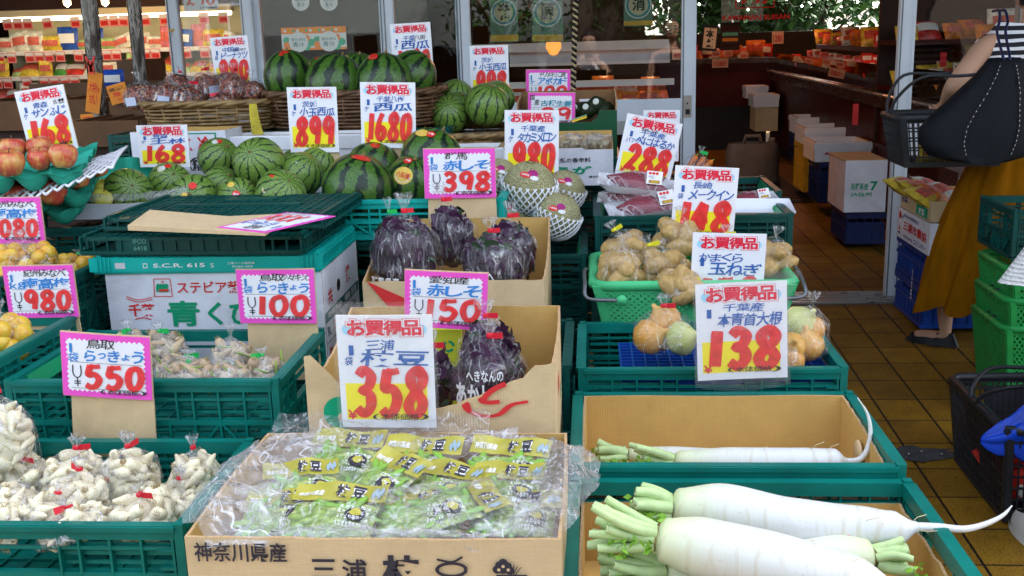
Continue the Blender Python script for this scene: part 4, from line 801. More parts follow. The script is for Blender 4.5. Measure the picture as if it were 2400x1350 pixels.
def bcrate(label, x0, x1, y0, y1, z0, zt, mat, name='plastic_crate'):
    m = MB(); w, d = (x1-x0)/2, (y1-y0)/2; h = zt-z0
    for i in range(int((x1-x0)/.05)+1): u = -w+.004+i*.05; m.box(u, u+.006, -d-.004, -d, .02, h-.03, mat)
    for i in range(int((y1-y0)/.05)+1): u = -d+.004+i*.05; m.box(-w-.004, -w, u, u+.006, .02, h-.03, mat)
    m.box(-w, w, -d, d, 0, h-.06, mat); m.box(-w-.008, w+.008, -d-.008, d+.008, h-.035, h, mat); m.box(-w-.006, w+.006, -d-.006, d+.006, 0, .02, mat); m.box(-w-.006, w+.006, -d-.006, d+.006, h*.48, h*.48+.015, mat)
    o = m.build(name, None, TX((x0+x1)/2, (y0+y1)/2, z0)); T(o, label, 'crate', 'plastic crates in the shop'); return o
def pxbox(fn, label, px0, px1, pyt, pyb, Y, d, *a, **k):
    A, B = at(px0, pyb, Y=Y), at(px1, pyt, Y=Y); return fn(label, A.x, B.x, Y, Y+d, max(A.z, 0), B.z, *a, **k)
FISH = M('shellfish', (.16, .13, .10), .3, var=.6, vs=60)
pxbox(styro, 'white styrofoam box of shellfish lettered in red, on a navy crate', 1908, 2043, 332, 380, 7.7, .42, [('大', .0, .2), ('中', .06, .26), ('あさり', .35, .62), ('348', .68, 1)], FISH)
pxbox(bcrate, 'navy crate under the red lettered styrofoam box', 1918, 1978, 380, 476, 7.72, .38, NAVYP); pxbox(bcrate, 'yellow crate behind the navy crate in the shop aisle', 1882, 1925, 340, 450, 8.6, .4, YELP)
pxbox(styro, 'white styrofoam box of shells, middle of the row along the aisle', 1885, 1996, 298, 340, 8.6, .42, None, FISH)
pxbox(styro, 'white styrofoam box, farthest of the row along the aisle', 1868, 1952, 274, 315, 9.6, .4); pxbox(bcrate, 'blue crate under the farthest styrofoam box', 1866, 1890, 315, 385, 9.65, .36, NAVYP)
o = pxbox(carton, 'white and brown carton with green lettering in the aisle', 1977, 2081, 375, 498, 6.5, .45, out=WCARD, inn=CARD_IN, group='cardboard cartons in the aisle'); 
on_face(o, -.10, .13, at(2030, 462, Y=6.5).z, at(2030, 425, Y=6.5).z, -.2272, lambda mb, W, H: (put(mb, '7', .55*W, .4*H, .75*W, H, P_GRN, 0, .03), put(mb, '長野県産', .05*W, .45*H, .5*W, .9*H, P_GRN, 0, .02), put(mb, 'JA信州', .05*W, 0, .6*W, .33*H, P_GRN, 0, .02)))
m = MB(); a = at(1977, 375, Y=6.5); b = at(2081, 375, Y=6.5); m.box(a.x+.002, b.x-.002, 6.503, 6.947, a.z-.006, a.z-.003, CARD); m.build('lid', o, o.matrix_basis.inverted())
pxbox(bcrate, 'navy crate under the carton with green lettering', 1982, 2075, 498, 572, 6.55, .4, NAVYP)
pxbox(carton, 'brown carton far inside under a white box', 1770, 1824, 252, 308, 11.3, .4, name='carton', group='cardboard cartons in the aisle'); pxbox(styro, 'white styrofoam box on the far brown carton', 1766, 1826, 221, 252, 11.32, .38); pxbox(styro, 'small white box beside the far brown carton', 1749, 1800, 201, 231, 11.9, .3)
# plastic jug and door mat
p = at(1672, 345, Z=0); m = MB(); m.grid(lambda u, v: ((.24*cos(2*pi*u))*(1-.25*max(0, v-.8)*5*.4), .11*sin(2*pi*u), .36*v), 20, 8, M('jug_plastic', (.16, .13, .10), .4)); m.tube([(-.08, 0, .34), (-.06, 0, .42), (.06, 0, .42), (.08, 0, .34)], .018, M('jug_plastic'), 8); m.lathe([(.03, .35), (.03, .40), (0, .40)], M('jug_plastic'), 12, TX(.17)); T(m.build('water_jug', None, TX(p.x, 9.6, 0)), 'dull plastic water jug on the dark mat', 'jug')
m = MB(); m.box(.75, 1.75, 8.4, 10.2, .002, .012, BLK); [m.box(.75, 1.75, 8.45+i*.08, 8.47+i*.08, .012, .016, BLK) for i in range(22)]; T(m.build('door_mat'), 'black ribbed mat on the shop floor', 'mat')
# patch in the tiles
m = MB(); rr = random.Random(4); P = [(cos(2*pi*i/26)*(.125+.035*rr.uniform(-1, 1)), sin(2*pi*i/26)*(.055+.016*rr.uniform(-1, 1))) for i in range(26)]; zt = .049*(3.46-5.15)
vs = [(x, y, .0045+.049*y) for x, y in P]; m.add(vs+[(0, 0, .008)], [(i, (i+1) % 26, 26) for i in range(26)], M('cement', (.05, .05, .055), .8, var=.4, vs=30))
for q in ((-.05, -.012), (.0, .012), (.06, -.012)): m.lathe([(.004, 0), (.003, .003), (0, .004)], STEEL, 8, TX(q[0], q[1], .0075))
T(m.build('floor_patch', None, TX(1.12, 3.46, zt)), 'ragged dark cement patch with three studs in the tiled floor', 'patch')
m = MB(); m.lathe([(.03, 0), (.028, .004), (0, .005)], BLK, 16, TX(0, 0, .001, .049)); T(m.build('drain_cap', None, TX(1.48, 4.11, .049*(4.11-5.15)+.001)), 'small round dark drain cap in the floor tiles', 'drain cap')
# ------------------------------------------------------------------ street across (seen in the glass)
CONC = M('street_wall', (.30, .33, .31), .8, var=.12, vs=1.5); CORR = M('corrugated', (.13, .14, .14), .5, var=.2); 
hb = empty('house', (-4, -5.2, 0)); T(hb, 'pale house across the street, reflected in the left glass', 'house')
m = MB(); m.box(-6, 1.6, -4, 0, -.5, 3.0, CONC); m.build('wall', hb)
wf = MB(); wf.box(-1.75, -1.05, .001, .04, 1.0, 1.95, ALU); wf = wf.build('window', hb); m = MB(); m.box(-1.70, -1.42, .041, .045, 1.05, 1.9, M('dark_pane', (.02, .03, .03), .1)); m.box(-1.38, -1.10, .041, .045, 1.05, 1.9, M('dark_pane')); m.build('pane', wf)
m = MB(); [m.box(x*.06-.9, x*.06-.87, .001, .03, -.3, 1.45, CORR) for x in range(30)]; m.box(-.9, .95, .001, .012, -.3, 1.45, CORR); [m.box(x*.06-4.6, x*.06-4.57, .001, .03, -.3, 1.3, CORR) for x in range(34)]; m.box(-4.6, -2.5, .001, .012, -.3, 1.3, CORR); m.build('shutter', hb)
def leaf_tree(label, x, y, h, r, n, seed, cat='tree', cols=((.03, .10, .015), (.06, .17, .03))):
    rr = random.Random(seed); o = empty('tree', (x, y, 0)); T(o, label, cat, 'street trees'); m = MB()
    m.tube([(0, 0, -.4), (.03, 0, h*.4), (-.03, .02, h*.75)], [.09, .07, .03], BRN, 8); [m.tube([(0, 0, h*(.35+.06*k)), (r*.5*cos(k*2.4), r*.5*sin(k*2.4), h*(.6+.05*k))], [.035, .012], BRN, 6) for k in range(5)]; m.build('trunk', o)
    m = MB(); mats = [M('leaf_%d' % i, c_, .5, var=.3) for i, c_ in enumerate(cols)]; cl = [(rr.uniform(-.7, .7)*r, rr.uniform(-.7, .7)*r, h*rr.uniform(.45, 1)) for _ in range(14)]
    for i in range(n):
        c_ = rr.choice(cl); d = Vector((rr.gauss(0, 1), rr.gauss(0, 1), rr.gauss(0, .8))); d = d.normalized()*r*.42*rr.random()**.4; e = Euler((rr.uniform(-1, 1), rr.uniform(-1, 1), rr.uniform(0, 6))).to_matrix(); s = rr.uniform(.04, .09)*(1.5 if n > 2000 else 1)
        m.add([Vector(c_)+d+e@Vector(q)*s for q in ((-1, 0, 0), (0, -.45, .1), (1, 0, 0), (0, .45, .1))], [(0, 1, 2, 3)], mats[i % 2])
    m.build('crown', o)
leaf_tree('dark leafy street tree reflected beside the pale house', -1.3, -4.6, 3.2, 1.1, 1500, 1); leaf_tree('low leafy street tree reflected in the middle glass', .9, -5.2, 3.0, 1.2, 1500, 2)
hb2 = empty('house', (4.6, -6, 0)); T(hb2, 'dark brown house across the street behind the trees', 'house'); m = MB(); m.box(-4.9, 6, -4, 0, -.5, 2.8, M('dark_house', (.10, .075, .06), .8, var=.2)); m.build('wall', hb2); m = MB(); m.box(-5.1, 6.2, -4.2, .3, 2.8, 2.95, BRN); m.build('roof', hb2)
for i, (x, lab) in enumerate(((1.4, 'green garden tree behind the shop, seen through its rear opening at left'), (2.6, 'green garden tree behind the shop, seen through the middle of its rear opening'), (4.0, 'green garden tree behind the shop, seen through its rear opening at right'))): leaf_tree(lab, x, 18.2+.5*i, 2.9, 1.5, 4200, 10+i, 'tree', ((.02, .10, .035), (.05, .19, .07)))
sl = MB(); rr = random.Random(8); pts = [(1.0+3.6*i/40, 15.6+.2*sin(i), 1.75+.14*sin(i*.8)+.1*rr.random()) for i in range(41)]; sl.tube(pts, .006, BLK, 5); o = sl.build('light_string'); T(o, 'string of tiny green and white lights above the back of the shop', 'string lights')
m = MB(); [m.lathe([(0, -.02), (.018, 0), (0, .02)], M('led_glow', (1, 1, .8), .4, var=0, emit=(.75, 1, .62), es=6), 6, TX(*p)) for p in pts[::2]]; m.build('led_bulbs', o)['kind'] = 'stuff'
# ================================================================== produce: bags and loose fruit
FILM = film('bag_film', gl=.20, rough=.09, bs=40, bstr=1.0, milky=.02, fold=.40, bd=.009, crease=.36); FILM_M = film('bag_film_milky', gl=.20, rough=.12, bs=50, bstr=.9, milky=.08); FILM_D = film('bag_film_shiso', gl=.14, rough=.045, bs=26, bstr=1.0, milky=.0, stretch=(1.8, 1.8, .30), crease=.28, edge=.26, fold=.42, bd=.012); FILM_P = film('bag_film_soft', gl=.10, rough=.07, bs=36, bstr=.8, milky=.004, crease=.28, edge=.30, fold=.32, bd=.009)
TIE_R = M('tie_red', (.70, .02, .04), .4); TIE_G = M('tie_green', (.02, .50, .10), .4); TIE_Y = M('tie_yellow', (.75, .70, .03), .4)
def film_mesh(W, D, H, seed, neck=.16, tuft=.32, tilt=0, mat=None, nu=44):
    """tied plastic bag: round body, pleats running into the neck, flared tuft; origin at the bottom"""
    mb = MB(); prof = []
    for i in range(15):
        t = i/14; r = (1-(1-min(1, t/.22))**2.2)**.5 if t < .22 else 1-.10*((t-.22)/.4)**2 if t < .62 else .90*max(0, 1-((t-.62)/.38)**1.5)+neck*.5*((t-.62)/.38)
        prof.append((max(r, .02), t*H))
    prof.append((neck*.42, H*1.03)); nb = len(prof)
    for j in range(1, 5): prof.append((neck*.42+tuft*.5*(j/4)**1.2, H*(1.03+.055*j)))
    np_ = random.Random(seed).randint(9, 13)
    def fn(p, i, a):
        t = min(1, p.z/H); am = .05+.30*max(0, t-.45)/.55 if i < nb else .55+.4*(i-nb)/4
        am *= (1-.75*(i in (nb-1, nb)))
        k = 1+am*.32*sin(np_*a+2*noise.noise((a, t*2, seed)))+.10*noise.noise((cos(a)*1.7, sin(a)*1.7, t*3+seed*7))+.05*noise.noise((cos(a)*5, sin(a)*5, t*9+seed))
        z = p.z + (H*.10*noise.noise((cos(a)*3, sin(a)*3, seed+5)) if i == len(prof)-1 else 0)
        sh = tilt*max(0, (p.z/H-.6))*H
        return Vector((p.x*W/2*k+sh, p.y*D/2*k, z))
    mb.lathe(prof, mat or FILM, nu, None, fn); return mb
def tie_mesh(W, H, neck, mat, tilt=0):
    mb = MB(); r = neck*.42*W/2*1.12+.0012; tx = tilt*.43*H
    mb.lathe([(r, H*1.0), (r*1.06, H*1.01), (r*1.06, H*1.055), (r, H*1.065)], mat, 14, TX(tx)); mb.bar((tx+r*.6, -.002, H*1.03), (tx+r*.6+.022, -.006, H*1.045), .012, .0015, mat); return mb
def in_bag(n, W, D, H, rr, shell=.80, zlo=.08, zhi=.80):
    out = []
    for i in range(n):
        a = i*2.39996+rr.uniform(-.3, .3); t = zlo+(zhi-zlo)*((i+.5)/n); f = (1-(abs(t-.42)/.62)**2.4)
        q = shell*f*rr.uniform(.82, 1.0); out.append((cos(a)*W/2*q, sin(a)*D/2*q, t*H, a))
    return out
def bag(name, label, px, py, Y, W, D, H, fill, tie, group, seed, mat=None, rz=0, tilt=0, lean=(0, 0), cat='bag', neck=.16, tuft=.32):
    """bag whose body bottom centre shows at photo pixel (px, py)"""
    p = at(px, py, Y=Y); o = empty(name, p); o.rotation_euler = (lean[0], lean[1], rz); T(o, label, cat, group)
    film_mesh(W, D, H, seed, neck, tuft, tilt, mat).build('film', o)
    if tie: tie_mesh(W, H, neck, tie, tilt).build('tie', o)
    fill(o, W, D, H, random.Random(seed)); return o
# ---- rakkyo bulbs
RAK = M('rakkyo_skin', (.80, .72, .50), .42, var=.26, vs=22, sss=.1, rnd=.2); RAKE = M('rakkyo_root', (.42, .28, .12), .8, var=.4, vs=60); RAKP = M('rakkyo_brown', (.48, .36, .22), .5, var=.4, vs=30, rnd=.3); SPR = M('sprout', (.25, .38, .06), .5, var=.2)
def bulb_mesh(seed, skin):
    rr = random.Random(seed); mb = MB(); b = rr.uniform(-.25, .25)
    pr = [(.06, 0), (.36, .04), (.47, .16), (.49, .32), (.42, .50), (.31, .68), (.22, .84), (.14, .97), (.05, 1.02)]
    mb.lathe([(r*.5, z-.5) for r, z in pr], skin, 10, None, lambda p, i, a: Vector((p.x+b*(p.z+.5)**2, p.y, p.z)))
    for i in range(7): a = i*.9; mb.tube([(.03*cos(a), .03*sin(a), -.48), (.09*cos(a), .09*sin(a), -.58), (.14*cos(a+.4), .14*sin(a+.4), -.66)], .012, RAKE, 3)
    return mb.mesh('rakkyo_bulb')
BU = [bulb_mesh(i, RAK) for i in range(4)]; BUP = [bulb_mesh(i+9, RAKP) for i in range(3)]
spm = MB(); spm.tube([(0, 0, -.5), (.08, .02, 0), (.0, .06, .5)], [.03, .05, .02], SPR, 5); SPM = spm.mesh('sprout')
def fill_bulbs(n, size=.046, kind=BU, sprouts=0):
    def f(o, W, D, H, rr):
        for x, y, z, a in in_bag(n, W, D, H, rr, .78, .14, .80):
            s = size*rr.uniform(.85, 1.25)
            link('rakkyo_bulb', rr.choice(kind), o, TX(x, y, z, pi/2*rr.choice((1, 1, -1))+rr.uniform(-.9, .9), rr.uniform(-.25, .25), a+rr.uniform(-.35, .35), s))
        m = MB(); m.lathe([(.02, .05), (.5, .14), (.62, .4), (.5, .66), (.05, .8)], kind is BU and RAK or RAKP, 14, TX(s=(W*.55, D*.55, H))); m.build('inner_bulbs', o)
        for x, y, z, a in in_bag(sprouts, W, D, H, rr, .90): link('sprout', SPM, o, TX(x, y, z, rr.uniform(0, 3), rr.uniform(-1, 1), a, .05))
    return f
g1 = 'rakkyo bags with red ties'
for i, (px, py, Y, W, H, lab, tl, ln) in enumerate([
 (18, 1125, 1.92, .125, .165, 'tall plastic bag of rakkyo standing at the left edge, red tie on top', -.1, (0, 0)),
 (172, 1165, 1.90, .118, .092, 'plump bag of rakkyo left of the cardboard strip, tuft upright', .1, (.1, .1)),
 (306, 1172, 1.86, .118, .100, 'plump bag of rakkyo against the foot of the cardboard strip', -.08, (.1, 0)),
 (468, 1180, 1.90, .098, .100, 'slim bag of rakkyo in the right back corner of the crate', .0, (0, .08)),
 (188, 1222, 1.76, .122, .088, 'bag of rakkyo in the middle of the crate under two plump bags', -.1, (.1, 0)),
 (345, 1252, 1.70, .112, .078, 'bag of rakkyo at the front right corner with its tuft flopping', .15, (.25, 0)),
 (190, 1268, 1.66, .125, .056, 'low bag of rakkyo behind the front rim, its tie just above the rim', .0, (.35, 0)),
 (62, 1235, 1.76, .120, .085, 'bag of rakkyo lying with its tie hidden near the left edge', -.3, (.7, -.2)),
 (0, 1262, 1.66, .115, .055, 'low bag of rakkyo in the left front corner of the crate', .0, (.35, 0)),
 (70, 1180, 1.93, .115, .095, 'bag of rakkyo between the tall bag and the plump one, at the back', .0, (.2, .1)),
 (262, 1215, 1.84, .115, .085, 'bag of rakkyo filling the gap under the two plump bags', .1, (.3, -.1)),
 (405, 1225, 1.86, .105, .080, 'bag of rakkyo left of the slim corner bag', .05, (.2, .1)),
 (118, 1250, 1.70, .115, .065, 'bag of rakkyo wedged behind the front rim near the left edge', .0, (.3, .1)),
 (430, 1245, 1.80, .10, .055, 'small bag of rakkyo half buried at the right side of the crate', .2, (1.2, .3))]):
    bag('rakkyo_bag', lab, px, py, Y, W*1.16, W*1.0, H*1.14, fill_bulbs(46 if H > .07 else 34, .041), TIE_R, g1, 20+i, rz=i*.7 if i not in (5,) else 0, tilt=tl, lean=ln)
g2 = 'rakkyo bags with green ties'
for i, (px, py, Y, W, H, lab, tl, ln, tie) in enumerate([
 (392, 858, 2.38, .105, .075, 'bag of sprouting rakkyo with a tall tuft and green tie, at the back', -.15, (.1, 0), TIE_G),
 (428, 893, 2.26, .125, .050, 'flat bag of sprouting rakkyo in the middle with a green tie', .2, (.1, .15), TIE_G),
 (538, 893, 2.28, .095, .088, 'leaning bag of purplish rakkyo without a tie showing', -.5, (.1, .25), None),
 (440, 908, 2.14, .110, .046, 'low bag of sprouting rakkyo behind the front rim, tie at its side', .3, (.3, .2), TIE_G),
 (540, 912, 2.15, .105, .046, 'low bag of purplish rakkyo at the middle of the front rim', 0, (.5, 0), None),
 (628, 906, 2.20, .095, .060, 'bag of purplish rakkyo in the right corner before the cardboard strip', .1, (.1, 0), TIE_G),
 (322, 870, 2.36, .10, .085, 'bag of rakkyo mostly behind the sign priced 550', .0, (.1, 0), TIE_G)]):
    bag('rakkyo_bag', lab, px, py, Y, W*1.15, W*1.0, H*1.2, fill_bulbs(24, .042, BUP, 10), tie, g2, 40+i, FILM_M, rz=i*.8, tilt=tl, lean=ln)
# ---- red shiso
def shiso_mat():
    m, nt, N, L, b = newmat('shiso_leaves'); v = tc(nt, 'Object'); f = nz(nt, v, 16, 5, .6, 1.2); f2 = nz(nt, v, 7, 3)
    c = ramp(nt, f, [(.28, (.004, .002, .005)), (.5, (.020, .004, .019)), (.68, (.048, .009, .044)), (.8, (.018, .022, .018))]); c = mix(nt, ramp(nt, f2, [(.56, (0, 0, 0)), (.68, (.8, .8, .8))]), c, (.03, .06, .03))
    L.new(c, b.inputs['Base Color']); b.inputs['Roughness'].default_value = .6; bump(nt, b, f, .8, .012); return m
SHISO = shiso_mat(); SHL = M('shiso_leaf', (.038, .007, .034), .6, var=.6, vs=30); SHG = M('shiso_leaf_green', (.03, .06, .025), .5, var=.4)
def fill_shiso(o, W, D, H, rr):
    m = MB(); sd = rr.random()*50
    m.lathe([(max(.02, (1-(1-min(1, t/13/.22))**2.2)**.5 if t/13 < .22 else (1 if t/13 < .52 else 1-((t/13-.52)/.48)**1.9)), t/13*.95) for t in range(14)], SHISO, 30, TX(s=(W*.42, D*.42, H)), lambda p, i, a: p*(1+.15*noise.noise((p.x*4, p.y*4, p.z*6+sd)))); m.build('leaf_mass', o)
    m = MB()
    for x, y, z, a in in_bag(64, W, D, H, rr, .87, .06, .88):
        s = rr.uniform(.016, .028); E_ = Euler((rr.uniform(-.6, .6), rr.uniform(-.8, .8), a+pi/2+rr.uniform(-.5, .5))).to_matrix(); k = rr.uniform(-.4, .4)
        m.add([Vector((x, y, z))+E_@Vector(q)*s for q in ((-1, 0, -.2), (-.3, .1+k*.2, .7), (.6, 0, .5), (1, .2, -.1), (.4, -.1+k*.2, -.7), (-.5, .05, -.6), (0, .25*k, 0))], [(0, 1, 6), (1, 2, 6), (2, 3, 6), (3, 4, 6), (4, 5, 6), (5, 0, 6)], rr.choice([SHL, SHL, SHL, SHG]), None, True)
    m.build('loose_leaves', o)
def bag_print(o, W, D, H, items, name='printing', off=.010):
    m = MB()
    for t, u0, v0, u1, v1, bold in items: 
        q = MB(); put(q, t, u0*W/2, v0*H, u1*W/2, v1*H, P_WHT, 0, bold)
        def mp(v): 
            x, z = v[0], v[1]; k = max(.05, 1-(2*x/W)**2); return (x, -D/2*sqrt(k)*(1-.25*max(0, z/H-.6))-off, z)
        m.add([mp(v) for v in q.v], q.f, P_WHT)
    m.build(name, o)
g3 = 'plastic bags of red shiso'
SB = []
for i, (px, py, Y, W, D, H, lab, tl, tie) in enumerate([
 (952, 662, 2.66, .190, .15, .185, 'bulging bag of red shiso at the left of its carton, red tie', .05, TIE_R),
 (1062, 625, 2.86, .145, .13, .185, 'bag of red shiso under the pink 398 sign', -.25, TIE_R),
 (1196, 655, 2.84, .160, .13, .175, 'bag of red shiso at the back right with a spreading tuft', .05, TIE_R),
 (1156, 672, 2.66, .178, .13, .145, 'front bag of red shiso at the right with a small white mark', -.05, TIE_R),
 (925, 640, 2.86, .10, .09, .170, 'thin bag of red shiso behind the bulging one, green tie', -.1, TIE_G),
 (1150, 900, 2.10, .140, .12, .145, 'printed bag of red shiso with a tall clear tuft', -.08, TIE_R),
 (1152, 950, 1.94, .160, .13, .138, 'front bag of red shiso printed with large white lettering', .02, TIE_R),
 (1020, 950, 2.02, .095, .10, .125, 'bag of red shiso mostly behind the sign priced 358', .0, TIE_R)]):
    SB.append(bag('shiso_bag', lab, px, py, Y, W, D, H, fill_shiso, tie, g3, 60+i, FILM_D, rz=0, tilt=tl, neck=.14, tuft=.34 if i not in (5,) else .5))
bag_print(SB[6], .158, .13, .135, [('へきなんの', -.50, .54, .40, .70, .02), ('あかしそ', -.78, .16, .42, .50, .035)])
bag_print(SB[5], .140, .12, .145, [('へき', -.3, .30, .1, .42, .02), ('1袋当たり', -.1, .60, .75, .68, .01), ('愛知県産', -.85, .52, -.45, .62, .01)])
bag_print(SB[0], .19, .15, .185, [('群馬県産', -.85, .06, -.02, .17, .02)]); bag_print(SB[3], .178, .13, .145, [('へ', -.1, .22, .12, .36, .01), ('日', .0, .14, .10, .22, .0)])
# ---- potatoes and onions
def tuber(name, mat, sx, sy, sz, seed, amp=.10):
    mb = MB(); mb.lathe([(max(1e-5, sin(pi*i/14)), -cos(pi*i/14)) for i in range(15)], mat, 20, None, lambda p, i, a: Vector((p.x*sx, p.y*sy, p.z*sz))*(1+amp*noise.noise((p.x*1.6+seed, p.y*1.6, p.z*1.6))+amp*.35*noise.noise((p.x*4+seed, p.y*4, p.z*4))))
    return mb.mesh(name)
def potato_mat():
    m, nt, N, L, b = newmat('potato_skin'); v = tc(nt, 'Object'); f = nz(nt, v, 3, 4); s = nz(nt, v, 24, 2, .5)
    c = ramp(nt, f, [(.3, (.36, .21, .055)), (.7, (.58, .39, .14))]); c = mix(nt, ramp(nt, s, [(.30, (1, 1, 1)), (.40, (0, 0, 0))]), c, (.18, .09, .025)); L.new(c, b.inputs['Base Color']); b.inputs['Roughness'].default_value = .5; bump(nt, b, s, .25, .01); return m
POT = potato_mat(); PO = [tuber('potato', POT, .78, .74, 1.25, i*3.1) for i in range(3)]
def fill_potato(n, s0=.028):
    def f(o, W, D, H, rr):
        k = 0
        for lay, (m_, zz, q) in enumerate(((max(3, n//2), .26, .60), (n-n//2, .56, .42))):
            for j in range(m_):
                a = 2*pi*j/m_+lay*.6+rr.uniform(-.2, .2); s = s0*rr.uniform(.88, 1.15)
                link('potato', rr.choice(PO), o, TX(cos(a)*W/2*q, sin(a)*D/2*q, zz*H, rr.uniform(.4, 2.2), rr.uniform(-.6, .6), rr.uniform(0, 6), s))
        link('potato', PO[0], o, TX(0, 0, .38*H, 1, 0, .5, s0))
    return f
g4 = 'bags of may queen potatoes'
for i, (px, py, Y, W, H, lab, tl, tie, ln) in enumerate([
 (1455, 672, 2.76, .120, .115, 'knotted bag of potatoes at the left front of the green basket', .1, None, (0, 0)),
 (1486, 622, 2.95, .135, .115, 'bag of potatoes at the back left under the sweet potato trays', .0, TIE_Y, (.0, -.5)),
 (1562, 668, 2.78, .135, .115, 'bag of potatoes with a yellow tie, in the middle front of the basket', -.45, TIE_Y, (0, -.2)),
 (1588, 588, 2.98, .140, .105, 'top bag of potatoes in the middle back of the basket', -.1, None, (.2, .1)),
 (1600, 692, 2.70, .10, .055, 'low bag of potatoes behind the basket rim, yellow tie', .1, TIE_Y, (.2, .3)),
 (1800, 640, 2.88, .125, .105, 'bag of potatoes at the right end of the basket', .2, None, (0, .1)),
 (1700, 640, 2.95, .130, .11, 'bag of potatoes hidden behind the onion sign', .0, TIE_Y, (0, 0))]):
    bag('potato_bag', lab, px, py, Y, W, W*.9, H, fill_potato(8, .0335), tie, g4, 80+i, FILM_P, tilt=tl, lean=ln, neck=.2)
def onion_mesh(green):
    m = newmat('onion_skin_green' if green else 'onion_skin'); mt, nt, N, L, b = m; v = tc(nt, 'Object'); s = N.new('ShaderNodeSeparateXYZ'); L.new(v, s.inputs[0])
    a = mth(nt, 'ARCTAN2', s.outputs[1], s.outputs[0]); w = N.new('ShaderNodeCombineXYZ'); L.new(mth(nt, 'MULTIPLY', a, 6), w.inputs[0]); L.new(s.outputs[2], w.inputs[1]); f = nz(nt, w.outputs[0], 2.2, 3)
    cs = [(.3, (.46, .19, .03)), (.55, (.62, .32, .07)), (.75, (.70, .48, .18))] if not green else [(.3, (.35, .42, .10)), (.6, (.55, .58, .24)), (.75, (.66, .55, .25))]
    L.new(ramp(nt, mth(nt, 'MULTIPLY_ADD', s.outputs[2], .12, f), cs), b.inputs['Base Color']); b.inputs['Roughness'].default_value = .32
    mb = MB(); mb.lathe([(.02, -.86), (.3, -.84), (.75, -.6), (1, -.12), (.95, .25), (.7, .58), (.35, .80), (.16, 1.0), (.12, 1.2), (.05, 1.25)], mt, 22, None, lambda p, i, a_: p*(1+.04*noise.noise((p.x*2, p.y*2, p.z)))); return mb.mesh('onion')
ON = [onion_mesh(False), onion_mesh(True)]
def fill_onion(spec):
    def f(o, W, D, H, rr):
        for x, y, z, r, k in spec: link('onion', ON[k], o, TX(x*W, y*D, z*H, rr.uniform(-1.2, 1.2), rr.uniform(-1.2, 1.2), rr.uniform(0, 6), r))
    return f
g5 = 'bags of kamakura onions'
bag('onion_bag', 'bag of three onions with a red tie, left of the daikon sign', 1556, 826, 2.42, .150, .14, .112, fill_onion([(-.24, -.1, .38, .043, 0), (.26, -.15, .36, .042, 1), (.02, .2, .62, .042, 0), (.0, .1, .3, .035, 0)]), TIE_R, g5, 91, FILM_P, tilt=.0, neck=.2)
bag('onion_bag', 'bag of pale onions right of the daikon sign', 1887, 836, 2.42, .110, .13, .125, fill_onion([(-.02, -.15, .28, .042, 0), (-.1, .1, .62, .045, 1), (.12, .1, .5, .036, 0)]), None, g5, 92, FILM_P, tilt=.2, neck=.2)
bag('onion_bag', 'bag of orange onions half hidden by the right side of the daikon sign', 1835, 868, 2.34, .09, .10, .085, fill_onion([(.15, -.1, .3, .034, 0), (.18, 0, .68, .034, 0), (-.2, .1, .4, .034, 0)]), None, g5, 93, FILM_P, neck=.2)
# ---- carrots, peanuts
CAR = M('carrot_skin', (.75, .20, .02), .45, var=.15, vs=20); cm_ = MB(); cm_.lathe([(.03, -1), (.10, -.9), (.16, -.3), (.22, .5), (.22, .8), (.10, .92), (.05, 1.0)], CAR, 14); cm_.lathe([(.06, .98), (.05, 1.1), (.01, 1.12)], SPR, 8); CARM = cm_.mesh('carrot')
def fill_carrot(o, W, D, H, rr): [link('carrot', CARM, o, TX((i-1)*W*.25, rr.uniform(-.2, .2)*D, H*.45, .3, .35+.12*i, rr.uniform(-.2, .2), H*.5)) for i in range(3)]
bag('carrot_bag', 'bag of carrots leaning in the dark crate behind the 148 sign', 1626, 418, 3.86, .105, .08, .095, fill_carrot, TIE_G, 'bags of carrots', 95, FILM_P, lean=(0, .25)); bag('carrot_bag', 'bag of carrots nearer the tilted 288 sign', 1588, 428, 3.90, .105, .08, .09, fill_carrot, None, 'bags of carrots', 96, FILM_P, lean=(0, .9))
def peanut_mat():
    m, nt, N, L, b = newmat('peanut_mass'); v = tc(nt, 'Object'); w = N.new('ShaderNodeTexVoronoi'); w.inputs['Scale'].default_value = 75; L.new(v, w.inputs['Vector']); h = N.new('ShaderNodeSeparateXYZ'); L.new(w.outputs['Color'], h.inputs[0])
    L.new(mix(nt, ramp(nt, w.outputs['Distance'], [(.1, (0, 0, 0)), (.75, (1, 1, 1))]), ramp(nt, h.outputs[0], [(.0, (.42, .065, .03)), (.6, (.58, .13, .06)), (.9, (.68, .34, .14))]), (.05, .012, .008)), b.inputs['Base Color'])
    b.inputs['Roughness'].default_value = .45; bump(nt, b, mth(nt, 'MULTIPLY', w.outputs['Distance'], -1.0), 1.0, .012); return m
PNUT = peanut_mat()
def fill_peanut(o, W, D, H, rr):
    m = MB(); sd = rr.random()*40; m.lathe([(max(.02, (1-abs((t/11-.42)/.58)**2.8)), t/11*.86) for t in range(12)], PNUT, 22, TX(s=(W*.47, D*.47, H)), lambda p, i, a: p*(1+.10*noise.noise((p.x*3, p.y*3, p.z*5+sd)))); m.build('peanuts', o)
    if rr.random() < .5:
        m = MB(); m.grid(lambda u, v: (W*(.3*u-.3), -D*.49*sqrt(max(.1, 1-(.6*u-.6)**2))-.006, H*(.2+.28*v)), 4, 3, M('label_pale', (.55, .62, .78), .4, var=.1)); m.build('paper_label', o)
g6 = 'bags of peanuts'
